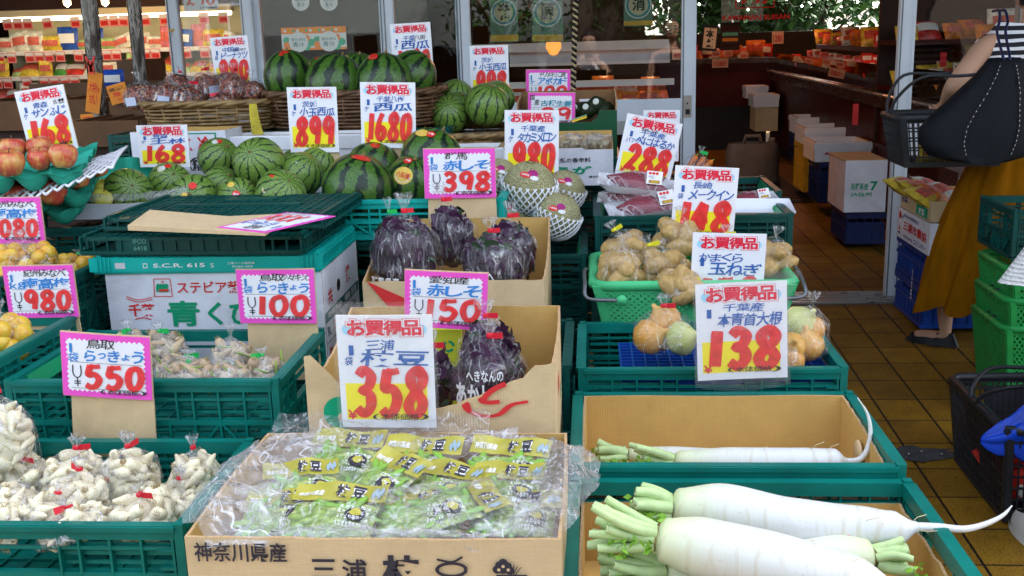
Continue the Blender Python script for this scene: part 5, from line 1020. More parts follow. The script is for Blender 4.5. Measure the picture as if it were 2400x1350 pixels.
for i, (px, py, Y, W, H, lab, ln) in enumerate([
 (340, 250, 3.95, .135, .100, 'square sided bag of red peanuts at the left end of the basket', (.1, -.1)), (395, 250, 3.92, .125, .098, 'bag of peanuts second from the left in the basket', (.1, .15)), (442, 250, 3.90, .12, .085, 'bag of peanuts with a pale label low in the basket', (.2, .1)), (487, 226, 4.02, .13, .095, 'bag of peanuts heaped at the back centre, before the sign', (0, -.1)), (548, 232, 3.96, .125, .10, 'tallest bag of peanuts at the centre of the heap', (.05, .05)), (596, 238, 3.98, .12, .09, 'bag of peanuts at the right end with a pale label', (0, .3)), (420, 208, 4.08, .12, .065, 'bag of peanuts with a red tie at the back left', (0, -.3)), (530, 200, 4.08, .12, .06, 'bag of peanuts behind the tallest bag', (0, .1)), (370, 262, 3.88, .12, .045, 'flat bag of peanuts low at the left front', (.3, 0)), (520, 250, 3.88, .125, .05, 'flat bag of peanuts low at the right front, red tie', (.3, .2))]):
    bag('peanut_bag', lab, px, py+4, Y, W*1.12, W*.9, H*1.12, fill_peanut, TIE_R if i in (2, 3, 4, 6, 9) else None, g6, 100+i, FILM_P, rz=.4*i, lean=ln, neck=.2)
# ---- watermelons
def melon_mat(name, lightc, lightd, dark, N_, thr, jag):
    m, nt, N, L, b = newmat(name); v = tc(nt, 'Object'); s = N.new('ShaderNodeSeparateXYZ'); L.new(v, s.inputs[0]); oi = N.new('ShaderNodeObjectInfo')
    cx = N.new('ShaderNodeVectorMath'); cx.operation = 'ADD'; L.new(v, cx.inputs[0]); L.new(oi.outputs['Random'], cx.inputs[1]); vv = cx.outputs[0]
    a = mth(nt, 'MULTIPLY', mth(nt, 'ARCTAN2', s.outputs[1], s.outputs[0]), N_/(2*pi)); n1 = nz(nt, vv, 2.2, 2); n2 = nz(nt, vv, 7.5, 3, .6); n3 = nz(nt, vv, 22, 3)
    u = mth(nt, 'ADD', a, mth(nt, 'ADD', mth(nt, 'MULTIPLY', n1, .9), mth(nt, 'MULTIPLY', n2, jag)))
    tri = mth(nt, 'ABSOLUTE', mth(nt, 'SUBTRACT', mth(nt, 'FRACT', u), .5)); edge = mth(nt, 'ADD', tri, mth(nt, 'MULTIPLY', mth(nt, 'SUBTRACT', n3, .5), .14))
    stripe = ramp(nt, edge, [(thr, (1, 1, 1)), (thr+.045, (0, 0, 0))]); base = ramp(nt, n3, [(.35, lightd), (.62, lightc)])
    vein = N.new('ShaderNodeTexVoronoi'); vein.feature = 'DISTANCE_TO_EDGE'; vein.inputs['Scale'].default_value = 5; L.new(vv, vein.inputs['Vector']); base = mix(nt, ramp(nt, mth(nt, 'ADD', vein.outputs['Distance'], mth(nt, 'MULTIPLY', n3, .05)), [(.035, (.55, .55, .55)), (.075, (0, 0, 0))]), base, dark)
    spot = mth(nt, 'ADD', s.outputs[0], mth(nt, 'MULTIPLY', n1, .8)); fin = mix(nt, ramp(nt, spot, [(1.18, (0, 0, 0)), (1.36, (.75, .75, .75))]), mix(nt, stripe, base, dark), (.34, .30, .09)); bl = ramp(nt, nz(nt, vv, 3.3, 4, .7), [(.52, (0, 0, 0)), (.75, (.16, .16, .16))]); L.new(mix(nt, bl, fin, (.22, .27, .18)), b.inputs['Base Color']); b.inputs['Roughness'].default_value = .34; b.inputs['Specular IOR Level'].default_value = .45; bump(nt, b, nz(nt, vv, 60, 2), .05, .02); return m
WM_B = melon_mat('watermelon_big', (.070, .165, .018), (.038, .11, .012), (.005, .018, .006), 10, .16, .40); WM_S = melon_mat('watermelon_small', (.19, .31, .05), (.10, .20, .03), (.010, .032, .010), 13, .085, .55)
STEMM = M('dry_stem', (.20, .14, .05), .8, var=.3)
def wm_mesh(mat, seed):
    mb = MB(); mb.lathe([(max(1e-5, sin(pi*i/22)), -cos(pi*i/22)) for i in range(23)], mat, 36, None, lambda p, i, a: p*(1+.018*noise.noise((p.x*1.2+seed, p.y*1.2, p.z*1.2))+.012*cos(5*a+seed)*(1-p.z*p.z)+.03*sin(seed*2.1)*p.z*p.z+.03*noise.noise((p.x*.7+seed*3, p.y*.7, p.z*.7)))*(1-.03*max(0, abs(p.z)-.9)/.1)); return mb.mesh('watermelon')
WB = [wm_mesh(WM_B, i) for i in (1, 5, 8, 11)]; WS = [wm_mesh(WM_S, i) for i in (2, 7, 4, 13)]
stm = MB(); stm.lathe([(.10, .965), (.06, .985), (.035, 1.02), (.03, 1.09), (.0, 1.10)], STEMM, 12); STM = stm.mesh('stem')
SRED = M('sticker_red', (.70, .03, .02), .3, var=.05); SGLD = M('sticker_gold', (.72, .48, .08), .35, var=.15)
def sticker(o, d, r, mat, text=None, sy=1.0, mat2=None):
    """round label hugging the unit sphere of o, centred in direction d (world space)"""
    d = (o.matrix_basis.to_3x3().inverted() @ Vector(d)).normalized(); up = (o.matrix_basis.to_3x3().inverted() @ Vector((.25, 0, 1))).normalized()
    ux = up.cross(d).normalized(); uy = d.cross(ux); q = MB(); n = 20
    q.add([(0, 0, 0)]+[(r*.5*cos(2*pi*i/n), r*.5*sy*sin(2*pi*i/n), 0) for i in range(n)]+[(r*cos(2*pi*i/n), r*sy*sin(2*pi*i/n), 0) for i in range(n)], [(0, 1+i, 1+(i+1) % n) for i in range(n)]+[(1+i, 1+n+i, 1+n+(i+1) % n, 1+(i+1) % n) for i in range(n)], mat)
    if mat2: q.add([(r*.8*cos(pi+pi*i/12), r*.8*sy*sin(pi+pi*i/12), .004) for i in range(13)], [tuple(range(13))], mat2)
    if text: put(q, text, -r*.7, -r*sy*.3, r*.7, r*sy*.35, P_WHT if mat is SRED else P_RED, .006, .02)
    def mp(v): w = d+ux*v[0]+uy*v[1]; return w.normalized()*(1.012+v[2])
    m = MB(); m.v = [tuple(mp(v)) for v in q.v]; m.f = q.f; m.mi = q.mi; m.sm = q.sm; m.mats = q.mats; m.build('sticker', o)
def wmelon(kind, label, px, py, rpx, Y, rot, st=(), group=None, sz=1.0, stem=True):
    p = at(px, py, Y=Y); r = rpx*mpp(Y); o = link('watermelon', random.Random(px).choice(WB if kind == 'b' else WS), None, TX(p.x, p.y, p.z, *rot, (r, r, r*sz))); T(o, label, 'watermelon', group)
    if stem: link('stem', STM, o)
    for s in st: sticker(o, *s)
    return o
gb, gs = 'big watermelons in the wicker basket', 'small watermelons'
F_ = (.1, -1, .45)
wmelon('b', 'big watermelon at the left end of the wicker basket', 677, 180, 57, 4.0, (.15, 0, .3), [((0, -.5, 1), .2, SRED)], gb, 1.05)
wmelon('b', 'big watermelon second from the left in the wicker basket', 785, 195, 66, 3.90, (.2, .25, 1), (), gb)
wmelon('b', 'big watermelon under the sign priced 1680, third in the basket', 900, 192, 64, 3.88, (.1, -.1, 2), [((-.3, -.5, 1), .26, SRED, None, .6, P_GRN)], gb, 1.06)
wmelon('b', 'big watermelon at the right end of the basket before the sign', 963, 178, 55, 4.0, (.2, .7, .5), (), gb, 1.1)
wmelon('b', 'big watermelon at the back of the basket with a gold sticker', 838, 172, 48, 4.2, (.3, .2, .1), [((-.5, -.6, .8), .30, SGLD, None, .6)], gb)
wmelon('b', 'big watermelon peeping out at the back of the basket', 752, 172, 38, 4.25, (0, .2, 0), [((0, -.5, 1), .2, SRED)], gb)
gl = 'large watermelons in the teal crate'
wmelon('b', 'large watermelon filling the left front of the teal crate', 838, 442, 84, 3.22, (.2, .15, .7), [((.25, -.4, 1), .28, SRED, None, .45, P_GRN)], gl, .98)
wmelon('b', 'large watermelon behind the front one in the teal crate', 876, 400, 66, 3.40, (.2, .4, .9), [((.2, -.4, 1), .16, SRED)], gl)
wmelon('b', 'large watermelon wearing a big gold sticker in the teal crate', 965, 430, 66, 3.30, (.1, -.4, 1.9), [((-.15, -1, .45), .36, SGLD, '八街産', .9, PALE), ((-.0, -.6, 1), .15, SRED, '千葉')], gl)
wmelon('b', 'large watermelon on top behind the pink 398 sign', 1012, 372, 72, 3.38, (.3, -.3, 2.6), [((-.25, -.5, 1), .28, SGLD, None, .6), ((.1, -.6, .9), .14, SRED, '千葉')], gl)
wmelon('b', 'large watermelon hidden behind the pink 398 sign', 1080, 442, 66, 3.25, (.1, .3, .3), (), gl)
for i, (px, py, r, Y, rot, st, lab) in enumerate([
 (300, 452, 58, 3.20, (1.1, .5, .4), (), 'small watermelon in the white box beside the yellow fruit'),
 (398, 430, 50, 3.28, (.9, .6, .2), [((-.1, -.8, 1), .2, PALE, None, 1, SGLD), ((.2, -.5, 1), .16, SRED)], 'small watermelon at the right of the white box, pale sticker'),
 (513, 372, 49, 3.42, (.6, .7, .2), [((.1, -.6, 1), .16, PALE), ((.3, -.5, 1), .14, SRED)], 'small watermelon at the back left of the pile'),
 (608, 382, 60, 3.30, (1.0, -.3, .1), (), 'largest small watermelon, its stem end facing the street'),
 (692, 385, 36, 3.48, (.4, .3, .3), (), 'small watermelon tucked behind, under the 899 sign'), (744, 390, 46, 3.44, (.3, .5, .3), (), 'small watermelon behind at the right, under the sign priced 899'),
 (705, 410, 52, 3.34, (.5, .5, .5), [((.15, -.8, .9), .17, PALE), ((.35, -.6, .9), .16, SRED, None, .5)], 'small watermelon with an edge-on pale sticker at the right of the pile'),
 (520, 434, 44, 3.28, (.9, .2, .8), (), 'small watermelon in the middle of the pile behind two'),
 (455, 466, 58, 3.14, (1.25, -.1, .2), [((.0, -1, .25), .16, SGLD), ((.3, -.8, .7), .16, SRED)], 'small watermelon at the front left with its stem end forward'),
 (558, 462, 46, 3.12, (1.3, .1, .5), [((-.1, -.8, .9), .2, SGLD, None, .8), ((.25, -1, .3), .2, SRED, '西瓜')], 'small watermelon at the front with gold and red stickers'),
 (658, 458, 60, 3.12, (.8, .4, .4), [((-.35, -1, .45), .17, PALE, None, 1, SGLD), ((-.1, -.6, 1), .18, SRED, None, .6)], 'small watermelon at the front right with a pale round sticker')]):
    wmelon('s', lab, px, py, r, Y, rot, st, gs)
gw = 'small watermelons in the right wicker basket'
for px, py, r, Y, rot, lab in [(1068, 230, 42, 4.15, (.2, .3, 0), 'small watermelon at the back left of the right basket'), (1052, 268, 44, 4.0, (1.0, -.3, .3), 'small watermelon lying at the left front of the right basket'), (1078, 256, 40, 4.05, (.5, .1, .2), 'small watermelon between two others in the right basket'), (1142, 246, 50, 3.98, (.45, -.15, 1), 'small watermelon upright at the front right of the basket'), (1166, 230, 40, 4.15, (.5, .2, .4), 'small watermelon at the back right of the right basket, under the 998 sign')]: wmelon('s', lab, px, py, r, Y, rot, (), gw)
# ================================================================== cartons, baskets and what they hold
# ---- edamame carton
M1 = carton('open brown carton of bagged edamame lettered in black, front middle', -.607, -.05, 1.385, 1.80, .36, .648, seed=3)
mb, Q, W, done = writer(M1, 1.385, .0062)
W('神奈川県産', 461, 1268, 672, 1312, P_DARK); W('三', 733, 1306, 790, 1352, P_DARK); W('浦', 806, 1306, 860, 1362, P_DARK); W('枝', 900, 1297, 988, 1366, P_DARK, .04)
q = lambda *P: [Q(*p) for p in P]
stroke(mb, q((1025, 1306), (1060, 1312), (1085, 1300)), .0045, P_DARK, .0005); stroke(mb, [Q(1060+34*cos(a*pi/6), 1330+15*sin(a*pi/6)) for a in range(13)], .006, P_DARK, .0005); stroke(mb, q((1036, 1346), (1045, 1358)), .007, P_DARK, .0005); stroke(mb, q((1074, 1346), (1090, 1352)), .006, P_DARK, .0005); stroke(mb, q((1022, 1368), (1060, 1362), (1100, 1366)), .006, P_DARK, .0005)
for i, (x, y) in enumerate(((1166, 1330), (1172, 1320), (1180, 1314), (1190, 1322), (1196, 1332), (1180, 1330))): disc(mb, *Q(x, y), .0066, P_DARK, .0002+.00008*i)
for i, (x, y) in enumerate(((1170, 1330), (1180, 1322), (1192, 1330))): disc(mb, *Q(x, y), .0025, CARD, .0010+.0001*i)
mb.add([(*Q(1164, 1352), .0003), (*Q(1236, 1352), .0003), (*Q(1236, 1342), .0003), (*Q(1164, 1342), .0003)], [(0, 1, 2, 3)], P_DARK); [stroke(mb, q((1200+4*i, 1342), (1206+8*i, 1318+3*i)), .0014, P_DARK, .0006) for i in range(3)]
done()
T_GOLD = M('pouch_gold', (.38, .345, .055), .26, var=.22, vs=14); POD = M('edamame_pod', (.20, .38, .05), .45, var=.3, vs=30, rnd=.25)
def beans_mat():
    m, nt, N, L, b = newmat('bean_layer'); v = tc(nt, 'Object', (1, 1.8, 1), (0, 0, .6)); w = N.new('ShaderNodeTexVoronoi'); w.inputs['Scale'].default_value = 55; L.new(v, w.inputs['Vector']); h = N.new('ShaderNodeSeparateXYZ'); L.new(w.outputs['Color'], h.inputs[0])
    L.new(mix(nt, ramp(nt, w.outputs['Distance'], [(.2, (0, 0, 0)), (.8, (1, 1, 1))]), ramp(nt, h.outputs[0], [(.1, (.27, .42, .06)), (.6, (.42, .56, .11)), (.95, (.55, .58, .18))]), (.14, .22, .03)), b.inputs['Base Color']); bump(nt, b, mth(nt, 'MULTIPLY', w.outputs['Distance'], -1.0), .8, .01); return m
BEANS = beans_mat()
def pod_mesh():
    mb = MB(); mb.lathe([(.02, -1), (.16, -.8), (.24, -.5), (.19, -.27), (.26, 0), (.19, .28), (.24, .52), (.14, .8), (.03, 1.05)], POD, 10, None, lambda p, i, a: Vector((p.x+.12*p.z*p.z, p.y*.62, p.z))); return mb.mesh('edamame_pod')
PODM = pod_mesh(); FILM_E = film('pouch_film', gl=.11, rough=.07, bs=24, bstr=.8, milky=.02, stretch=(1, 1, 1))
def pouch(label, px, py, Z, w, h, rz, rx, seed, ry=0):
    """flat edamame pouch lying in the carton: film, gold header, lettering, pods"""
    p = at(px, py, Z=Z); o = empty('edamame_pouch', p); o.rotation_euler = (rx, ry, rz); T(o, label, 'edamame pouch', 'pouches of edamame'); rr = random.Random(seed); hd = .042
    m = MB()
    def f(s): return lambda u, v: (w*(u-.5), -h*v, s*.020*(sin(pi*u)*sin(pi*min(1, v*.98+.01)))**.5*(1+.3*noise.noise((u*5+seed, v*5, s)))+.0035*noise.noise((u*11+seed, v*11, s))+(.0012 if s > 0 else 0))
    m.grid(f(1), 18, 18, FILM_E, flip=True); m.build('film', o); m = MB(); m.grid(lambda u, v: Vector(f(1)(.03+.94*u, .03+.94*v))*1-Vector((0, 0, .006)), 14, 14, BEANS, flip=True); m.build('bean_layer', o)
    m = MB(); hf_ = lambda u, v: (w*(u-.5)*1.02, hd*v, .004+.003*sin(u*9+seed)*(.4+v)+.004*noise.noise((u*6, v*3, seed))); m.grid(hf_, 20, 4, T_GOLD); m.build('header_band', o)
    q = MB(); put(q, '神奈川県産', .05*w, .22, .33*w, .55, P_WHT, 0, .02)
    for t, a, b in (('枝', .46, .60), ('豆', .63, .77)):
        put(q, t, a*w, .16, b*w, .80, P_WHT, .0004, .09); put(q, t, a*w, .16, b*w, .80, P_DARK, .0010, .035)
    for k in range(3): disc(q, (.84+.045*k)*w, .40+.10*(k % 2), .0, P_GREY, .0004)
    for k in range(4): q.add([((.86+.03*k)*w+.022*w*cos(2*pi*i/10), .38+.14*(k % 2)+.20*sin(2*pi*i/10), .0004+.0002*k) for i in range(10)], [tuple(range(10))], M('pod_icon', (.30, .40, .45), .5, var=.2))
    m = MB(); mp = lambda v: (lambda u, y, z: Vector(hf_(u, y))*1+Vector((0, 0, .0012+z)))(v[0]/w, v[1], v[2]); m.v = [tuple(mp(v)) for v in q.v]; m.f = q.f; m.mi = q.mi; m.sm = q.sm; m.mats = q.mats; m.build('lettering', o)
    q = MB(); [put(q, 'えだまめ塩ゆでの仕方'[:6+k], w*(.10+.0*k), -.035-.012*k, w*(.42), -.026-.012*k, P_WHT, 0, .01) for k in range(4)]; disc(q, w*.28, -.045, .016, P_DARK, .0004); disc(q, w*.28, -.043, .009, T_GOLD, .001)
    m = MB(); ff = f(1); m.v = [tuple(Vector(ff(v[0]/w+.5, -v[1]/h))+Vector((0, 0, .003+v[2]))) for v in q.v]; m.f = q.f; m.mi = q.mi; m.sm = q.sm; m.mats = q.mats; m.build('printing', o)
    for i in range(24): link('edamame_pod', PODM, o, TX(w*rr.uniform(-.34, .34), -h*rr.uniform(.15, .85), rr.uniform(.002, .010), rr.uniform(1.4, 1.75), 0, rr.uniform(0, 6.3), .030))
for i, a in enumerate([('edamame pouch at the back left beside the liner, gold header half hidden', 812, 1050, .640, .135, .11, -.12, .42), ('edamame pouch at the back centre with its gold header facing up', 988, 1066, .640, .140, .11, -.13, .42), ('edamame pouch at the back right with its gold header facing up', 1193, 1070, .640, .140, .11, -.16, .42), ('edamame pouch tilted across the middle, its header slanting down to the right', 922, 1104, .652, .110, .10, -.62, .35), ('edamame pouch at the left with a header rising to the right', 706, 1120, .636, .125, .10, .26, .32), ('edamame pouch across the middle with the nearest readable header', 792, 1178, .642, .150, .09, -.06, .28), ('edamame pouch under the clear liner at the right', 1188, 1126, .634, .12, .10, -.10, .3), ('edamame pouch turned on its side at the front right', 1112, 1172, .636, .12, .10, -1.15, .15), ('edamame pouch low at the front right corner', 1210, 1190, .622, .14, .075, -.1, .2), ('edamame pouch low at the front centre under the liner', 985, 1188, .626, .14, .085, .1, .15), ('edamame pouch low at the front left', 660, 1190, .624, .12, .075, .05, .2), ('edamame pouch in the middle right, header under the fold', 1040, 1120, .634, .13, .10, -.3, .25)]): pouch(*a, seed=200+i)
# clear liner crumpled round the rim
LIN = film('liner_film', gl=.12, rough=.06, bs=26, bstr=1.0, milky=.028, stretch=(1, 1, 1), crease=.26, fold=.36, bd=.009)
LIN2 = film('liner_rim_film', gl=.22, rough=.08, bs=30, bstr=1.0, milky=.12, stretch=(1, 1, 1), crease=.4, fold=.3, bd=.009)
def liner():
    o = empty('plastic_liner', (-.33, 1.59, .6)); T(o, 'crumpled clear plastic liner spilling over the edamame carton', 'plastic liner')
    m = MB(); n = 150
    def f(u, v):
        a = 2*pi*u; ca, sa = cos(a), sin(a); k = (abs(ca)**5+abs(sa)**5)**-.2
        x, y = ca*k*.268, sa*k*.198
        out = .008+.020*noise.noise((ca*3, sa*3, 1))+(.062*max(0, ca)**2*max(0, .65+sa) if ca > 0 else .012*max(0, -ca)*2)
        inn = .030+.02*noise.noise((ca*4, sa*4, 7))+.055*max(0, -ca)+.02*max(0, sa); 
        if v < .5: t = v/.5; s = (1-inn/.2*(1-t)); z = -.010+(.062-.036*max(0, sa))*t**.7*(1+.5*noise.noise((ca*5, sa*5, 3)))
        else: t = (v-.5)/.5; s = 1+out/.25*1.1*t; z = 0; z = .052-.036*max(0, sa)-(.055 if ca > .3 else .035)*t*t
        w = .013*noise.noise((x*26, y*26, v*5))+.007*noise.noise((x*70, y*70, v*11)); fr = 1 if not (sa < -.75 and abs(ca) < .7) else .45
        return (x*s+w, y*s+w*.6-(.0 if sa > -.9 else -.01), (z+w*1.2)*fr)
    m.grid(f, n, 26, LIN2, TX(0, 0, .03)); m.build('film_rim', o)
    m = MB()   # the sheet lying over the right front corner
    m.grid(lambda u, v: (-.02+.30*u, -.185+.23*v*(1-.35*(1-u)), .048+.035*sin(pi*v)*(.4+.6*u)+.014*noise.noise((u*7, v*7, 0))+.006*noise.noise((u*19, v*19, 4))-.05*max(0, u-.82)), 46, 36, LIN); m.build('film_fold', o)
    m = MB(); m.grid(lambda u, v: (-.26+.40*u, .13+.10*v, .050+.03*v+.018*noise.noise((u*9, v*5, 2))+.006*noise.noise((u*24, v*12, 4))), 46, 14, LIN); m.build('film_fold', o)
liner()
# ---- printed shiso carton and the one behind it
M2P = [(700, 838), (735, 836), (770, 870), (800, 905), (900, 958), (1040, 956), (1120, 928), (1230, 884), (1252, 860), (1320, 848)]
def m2f(t):
    px = 718+582*t
    for (x0, y0), (x1, y1) in zip(M2P, M2P[1:]):
        if x0 <= px <= x1: return at(px, y0+(y1-y0)*(px-x0)/(x1-x0), Y=1.825).z+.0015*sin(t*70)
    return .77
M2 = carton('brown carton of printed shiso bags with torn front and red emblem', -.535, -.072, 1.825, 2.22, .44, .780, hf=m2f, hl=lambda t: .735+.045*t-.03*sin(pi*t)+.006*noise.noise((t*12, 0, 0)), hr=lambda t: .772+.008*t+.002*sin(t*30), seed=5)
mb, Q, W, done = writer(M2, 1.825, .0066); q = lambda *P: [Q(*p) for p in P]
stroke(mb, q((1090, 942), (1104, 962), (1138, 972), (1170, 968), (1200, 946), (1238, 938)), .022, P_RED, .0004, chisel=.75); stroke(mb, q((1124, 930), (1132, 938), (1150, 940), (1172, 938)), .010, P_RED, .0012, chisel=.2); stroke(mb, q((1186, 896), (1160, 908), (1142, 922), (1134, 934)), .012, P_RED, .0018, chisel=.2)
disc(mb, *Q(800, 965), .032, P_GRN, 0, 26); disc(mb, *Q(806, 976), .010, CARD, .0008); done()
on_face(M2, -.12, .10, .60, .74, .2346, lambda mb, w, h: (put(mb, '青森', .1*w, .5*h, .4*w, .8*h, P_RED, 0, .02), put(mb, '産', .6*w, .2*h, .8*w, .45*h, P_GRN, 0, .02)), side='right')
M3 = carton('brown carton of red shiso bags with a red triangle printed at left', -.585, -.122, 2.565, 3.0, .56, .757, hb=lambda t: .842, hl=lambda t: .757+.083*t, hr=lambda t: .755+.085*t**1.6+.003*sin(t*40), seed=6)
on_face(M3, -.22, .02, .60, .763, -.2224, lambda mb, w, h: (mb.add([(0, .98*h, 0), (.52*w, .62*h, 0), (.52*w, .0*h, 0)], [(0, 2, 1)], P_RED), [mb.box(.42*w, .52*w, (.56-.1*i)*h, (.60-.1*i)*h, .0003, .0006, CARD) for i in range(3)]))
yb = MB(); p0, p1 = at(1012, 905, Y=2.20), at(1082, 770, Y=2.20); yb.box(p0.x, p1.x, 2.19, 2.205, p0.z-.05, p1.z, M('yellow_carton', (.55, .62, .04), .6, var=.1)); o = yb.build('carton_piece'); T(o, 'yellow green printed carton piece behind the sign priced 358', 'carton piece')
on_face(o, p0.x+.005, p1.x-.004, p0.z, p1.z, 2.1885, lambda mb, w, h: (put(mb, '129-6656', .1*w, .08*h, .6*w, .2*h, P_GRN, 0, .01), [mb.add([(.6*w+.22*w*cos(a+k*2.1), .72*h+.22*w*sin(a+k*2.1), 0) for a in (0, .5, 1.0, 1.5)]+[(.6*w+.13*w*cos(a+k*2.1), .72*h+.13*w*sin(a+k*2.1), 0) for a in (1.5, 1.0, .5, 0)], [(0, 1, 6, 7), (1, 2, 5, 6), (2, 3, 4, 5)], P_GRN) for k in range(3)]))
# ---- white melon carton with folded crates on top
WM = carton('white melon carton with red and green lettering under the folded crates', -1.278, -.70, 2.605, 3.02, .505, .777, out=WCARD, seed=7, bow=.001)
mb, Q, W, done = writer(WM, 2.605, .0028); q = lambda *P: [Q(*p) for p in P]
for P in (((361, 653), (399, 653)), ((361, 694), (405, 694)), ((361, 653), (363, 694)), ((399, 653), (405, 694))): stroke(mb, q(*P), .0022, P_RED, .0002, chisel=0)
[stroke(mb, q((371+7*k, 684), (370+7*k, 672), (373+6.5*k, 665)), .0075, P_GRN, .0003+.0002*k, chisel=0) for k in range(4)]; W('★', 378, 656, 386, 663, P_RED, .0, z=.0012); stroke(mb, q((374, 680), (397, 679)), .006, P_RED, .0014, chisel=0)
W('ステビア栽培', 417, 657, 592, 688, P_RED, .015); W('千葉', 304, 711, 363, 741, P_RED, .03); W('青', 397, 704, 466, 765, P_GRN, .03); W('くひ', 490, 706, 590, 762, P_GRN, .03)
for dy in (0, 5): stroke(mb, q((297, 694+dy), (325, 702+dy), (358, 696+dy)), .0022, P_RED, .0002, chisel=0)
stroke(mb, q((318, 748), (336, 744), (356, 748)), .003, P_RED, .0002, chisel=0); done()
def aos(mb, w, h):
    put(mb, '共', .10*w, .52*h, .22*w, .72*h, P_RED, 0, .02); put(mb, '撰', .62*w, .58*h, .74*w, .80*h, P_RED, 0, .02); mb.box(.0*w, .98*w, .34*h, .47*h, 0, .0004, P_GREY); put(mb, '等級 量目', .06*w, .36*h, .9*w, .45*h, P_WHT, .0008, .01)
    for i, t in enumerate(('3L', '2L', 'L', 'M', '10kg')): put(mb, t, (.03+.19*i)*w, .16*h, (.12+.19*i)*w, .28*h, P_GREY if i != 1 else P_RED, 0, .01)
    [mb.box((.0+.19*i)*w, (.004+.19*i)*w, .02*h, .34*h, 0, .0003, P_GREY) for i in range(6)]; mb.box(0, .97*w, .08*h, .09*h, 0, .0003, P_GREY); put(mb, 'DL', .05*w, -.12*h, .16*w, .0, P_RED, 0, .02); put(mb, 'A  B', .3*w, -.1*h, .7*w, .0, P_GREY, 0, .02)
    mb.add([(.40*w+.05*w*cos(2*pi*i/12), .66*h+.08*h*sin(2*pi*i/12), 0) for i in range(12)], [tuple(range(12))], BLK)
on_face(WM, -.20, .20, .56, .775, .2902, aos, side='right')
def scr(l, w, d, t):
    X = Matrix(((1, 0, 0, -w/2), (0, 0, -1, -d/2-.0058), (0, 1, 0, .012), (0, 0, 0, 1))); hh = t-.024
    l.box(-.01, w+.01, -.005, hh+.010, -.002, .0, TEAL, X); put(l, 'S.C.R. 615', .27*w, .25*hh, .50*w, .78*hh, P_WHT, .0006, .02, X=X); put(l, 'S', .525*w, .2*hh, .54*w, .75*hh, P_WHT, .0006, 0, X=X); l.box(.225*w, .245*w, .2*hh, .8*hh, .0003, .0006, P_WHT, X); l.box(.228*w, .242*w, .3*hh, .7*hh, .0007, .0010, TEAL, X)
    put(l, '三甲リース㈱所有', .60*w, .55*hh, .72*w, .85*hh, P_WHT, .0006, .01, X=X); put(l, '03-3641-3535', .62*w, .15*hh, .71*w, .40*hh, P_WHT, .0006, .01, X=X); l.box(.10*w, .145*w, .15*hh, .9*hh, .0003, .0006, M('label_grey', (.5, .5, .5), .5, var=.1), X)
    for a in (.02, .93): [l.box((a+.018*k)*w, (a+.018*k)*w+.003, -.002, hh+.012, .0, .004, TEAL, X) for k in range(4)]
folded('teal folded crate lettered in white, lowest of the folded stack', -1.0, 2.80, .778, .60, .41, .045, TEAL, letters=scr)
def ifc(l, w, d, t):
    X = Matrix(((1, 0, 0, -w/2), (0, 0, -1, -d/2-.0052), (0, 1, 0, .004), (0, 0, 0, 1))); put(l, 'IFCO', .25*w, .028, .31*w, .040, M('emboss', (.10, .28, .22), .5), .0008, .01, X=X); put(l, '6418', .25*w, .010, .31*w, .022, M('emboss'), .0008, .01, X=X); l.box(.235*w, .325*w, .004, .044, -.001, .0003, DGREEN, X)
folded('dark green folded crate embossed with a number, middle of the folded stack', -1.03, 2.80, .826, .60, .41, .050, DGREEN, letters=ifc, rz=-.035)
folded('dark green folded crate on top of the stack, pushed back', -.99, 2.86, .879, .60, .40, .036, DGREEN, rz=-.03)
# ---- wicker
def wicker_mat(n, a, b):
    m, nt, N, L, bb = newmat(n); f = nz(nt, tc(nt, 'Object'), 30, 4); L.new(ramp(nt, f, [(.3, a), (.7, b)]), bb.inputs['Base Color']); bb.inputs['Roughness'].default_value = .5; return m
WK1 = wicker_mat('wicker_tan', (.15, .085, .030), (.34, .22, .085)); WK2 = wicker_mat('wicker_brown', (.065, .028, .012), (.17, .085, .035))
def wicker(label, cx, cy, w, d, z0, z1, mat, rows=9, rz=0, flare=.10):
    o = empty('wicker_basket', (cx, cy, z0), rz); T(o, label, 'basket', 'wicker baskets'); h = z1-z0; m = MB(); n = 96
    def pt(a, t, r): 
        k = (abs(cos(a))**3.2+abs(sin(a))**3.2)**(-1/3.2); s = 1-flare*(1-t); return Vector((cos(a)*k*(w/2*s+r), sin(a)*k*(d/2*s+r), h*t))
    for k in range(rows):
        t = (k+.5)/rows*.9; m.tube([pt(2*pi*i/n, t+.012*sin(i*.21+k), .005*sin(i*pi/4+k*pi)) for i in range(n)], h/rows*.40, mat, 5, closed=True)
    m.build('woven_side', o); m = MB()
    for q in range(3): m.tube([pt(2*pi*i/n, .95+.045*sin(i*.55+q*2.09), .004+.007*cos(i*.55+q*2.09)) for i in range(n)], .0085, mat, 6, closed=True)
    m.build('braided_rim', o); m = MB()
    for i in range(24): a = 2*pi*i/24; m.tube([pt(a, 0, 0), pt(a, .5, .002), pt(a, .93, 0)], .004, mat, 5)
    m.build('stake_weave', o); m = MB(); P = [pt(2*pi*i/32, .03, -.004) for i in range(32)]; m.add(P, [tuple(range(32))], mat); m.build('base', o)
a, b = at(300, 245, Y=3.80), at(606, 232, Y=3.80); wicker('tan wicker basket heaped with peanut bags', (a.x+b.x)/2+.02, 4.0, b.x-a.x+.03, .42, 1.04, 1.150, WK1, 8)
a, b = at(607, 225, Y=3.85), at(1024, 190, Y=3.95); wicker('dark brown wicker basket of big watermelons', (a.x+b.x)/2, 4.05, b.x-a.x+.02, .52, 1.04, 1.175, WK2, 9)
a, b = at(985, 292, Y=3.78), at(1196, 292, Y=3.78); wicker('brown wicker basket of small watermelons at the right', (a.x+b.x)/2-.02, 4.05, b.x-a.x+.06, .50, .915, 1.01, WK1, 7)
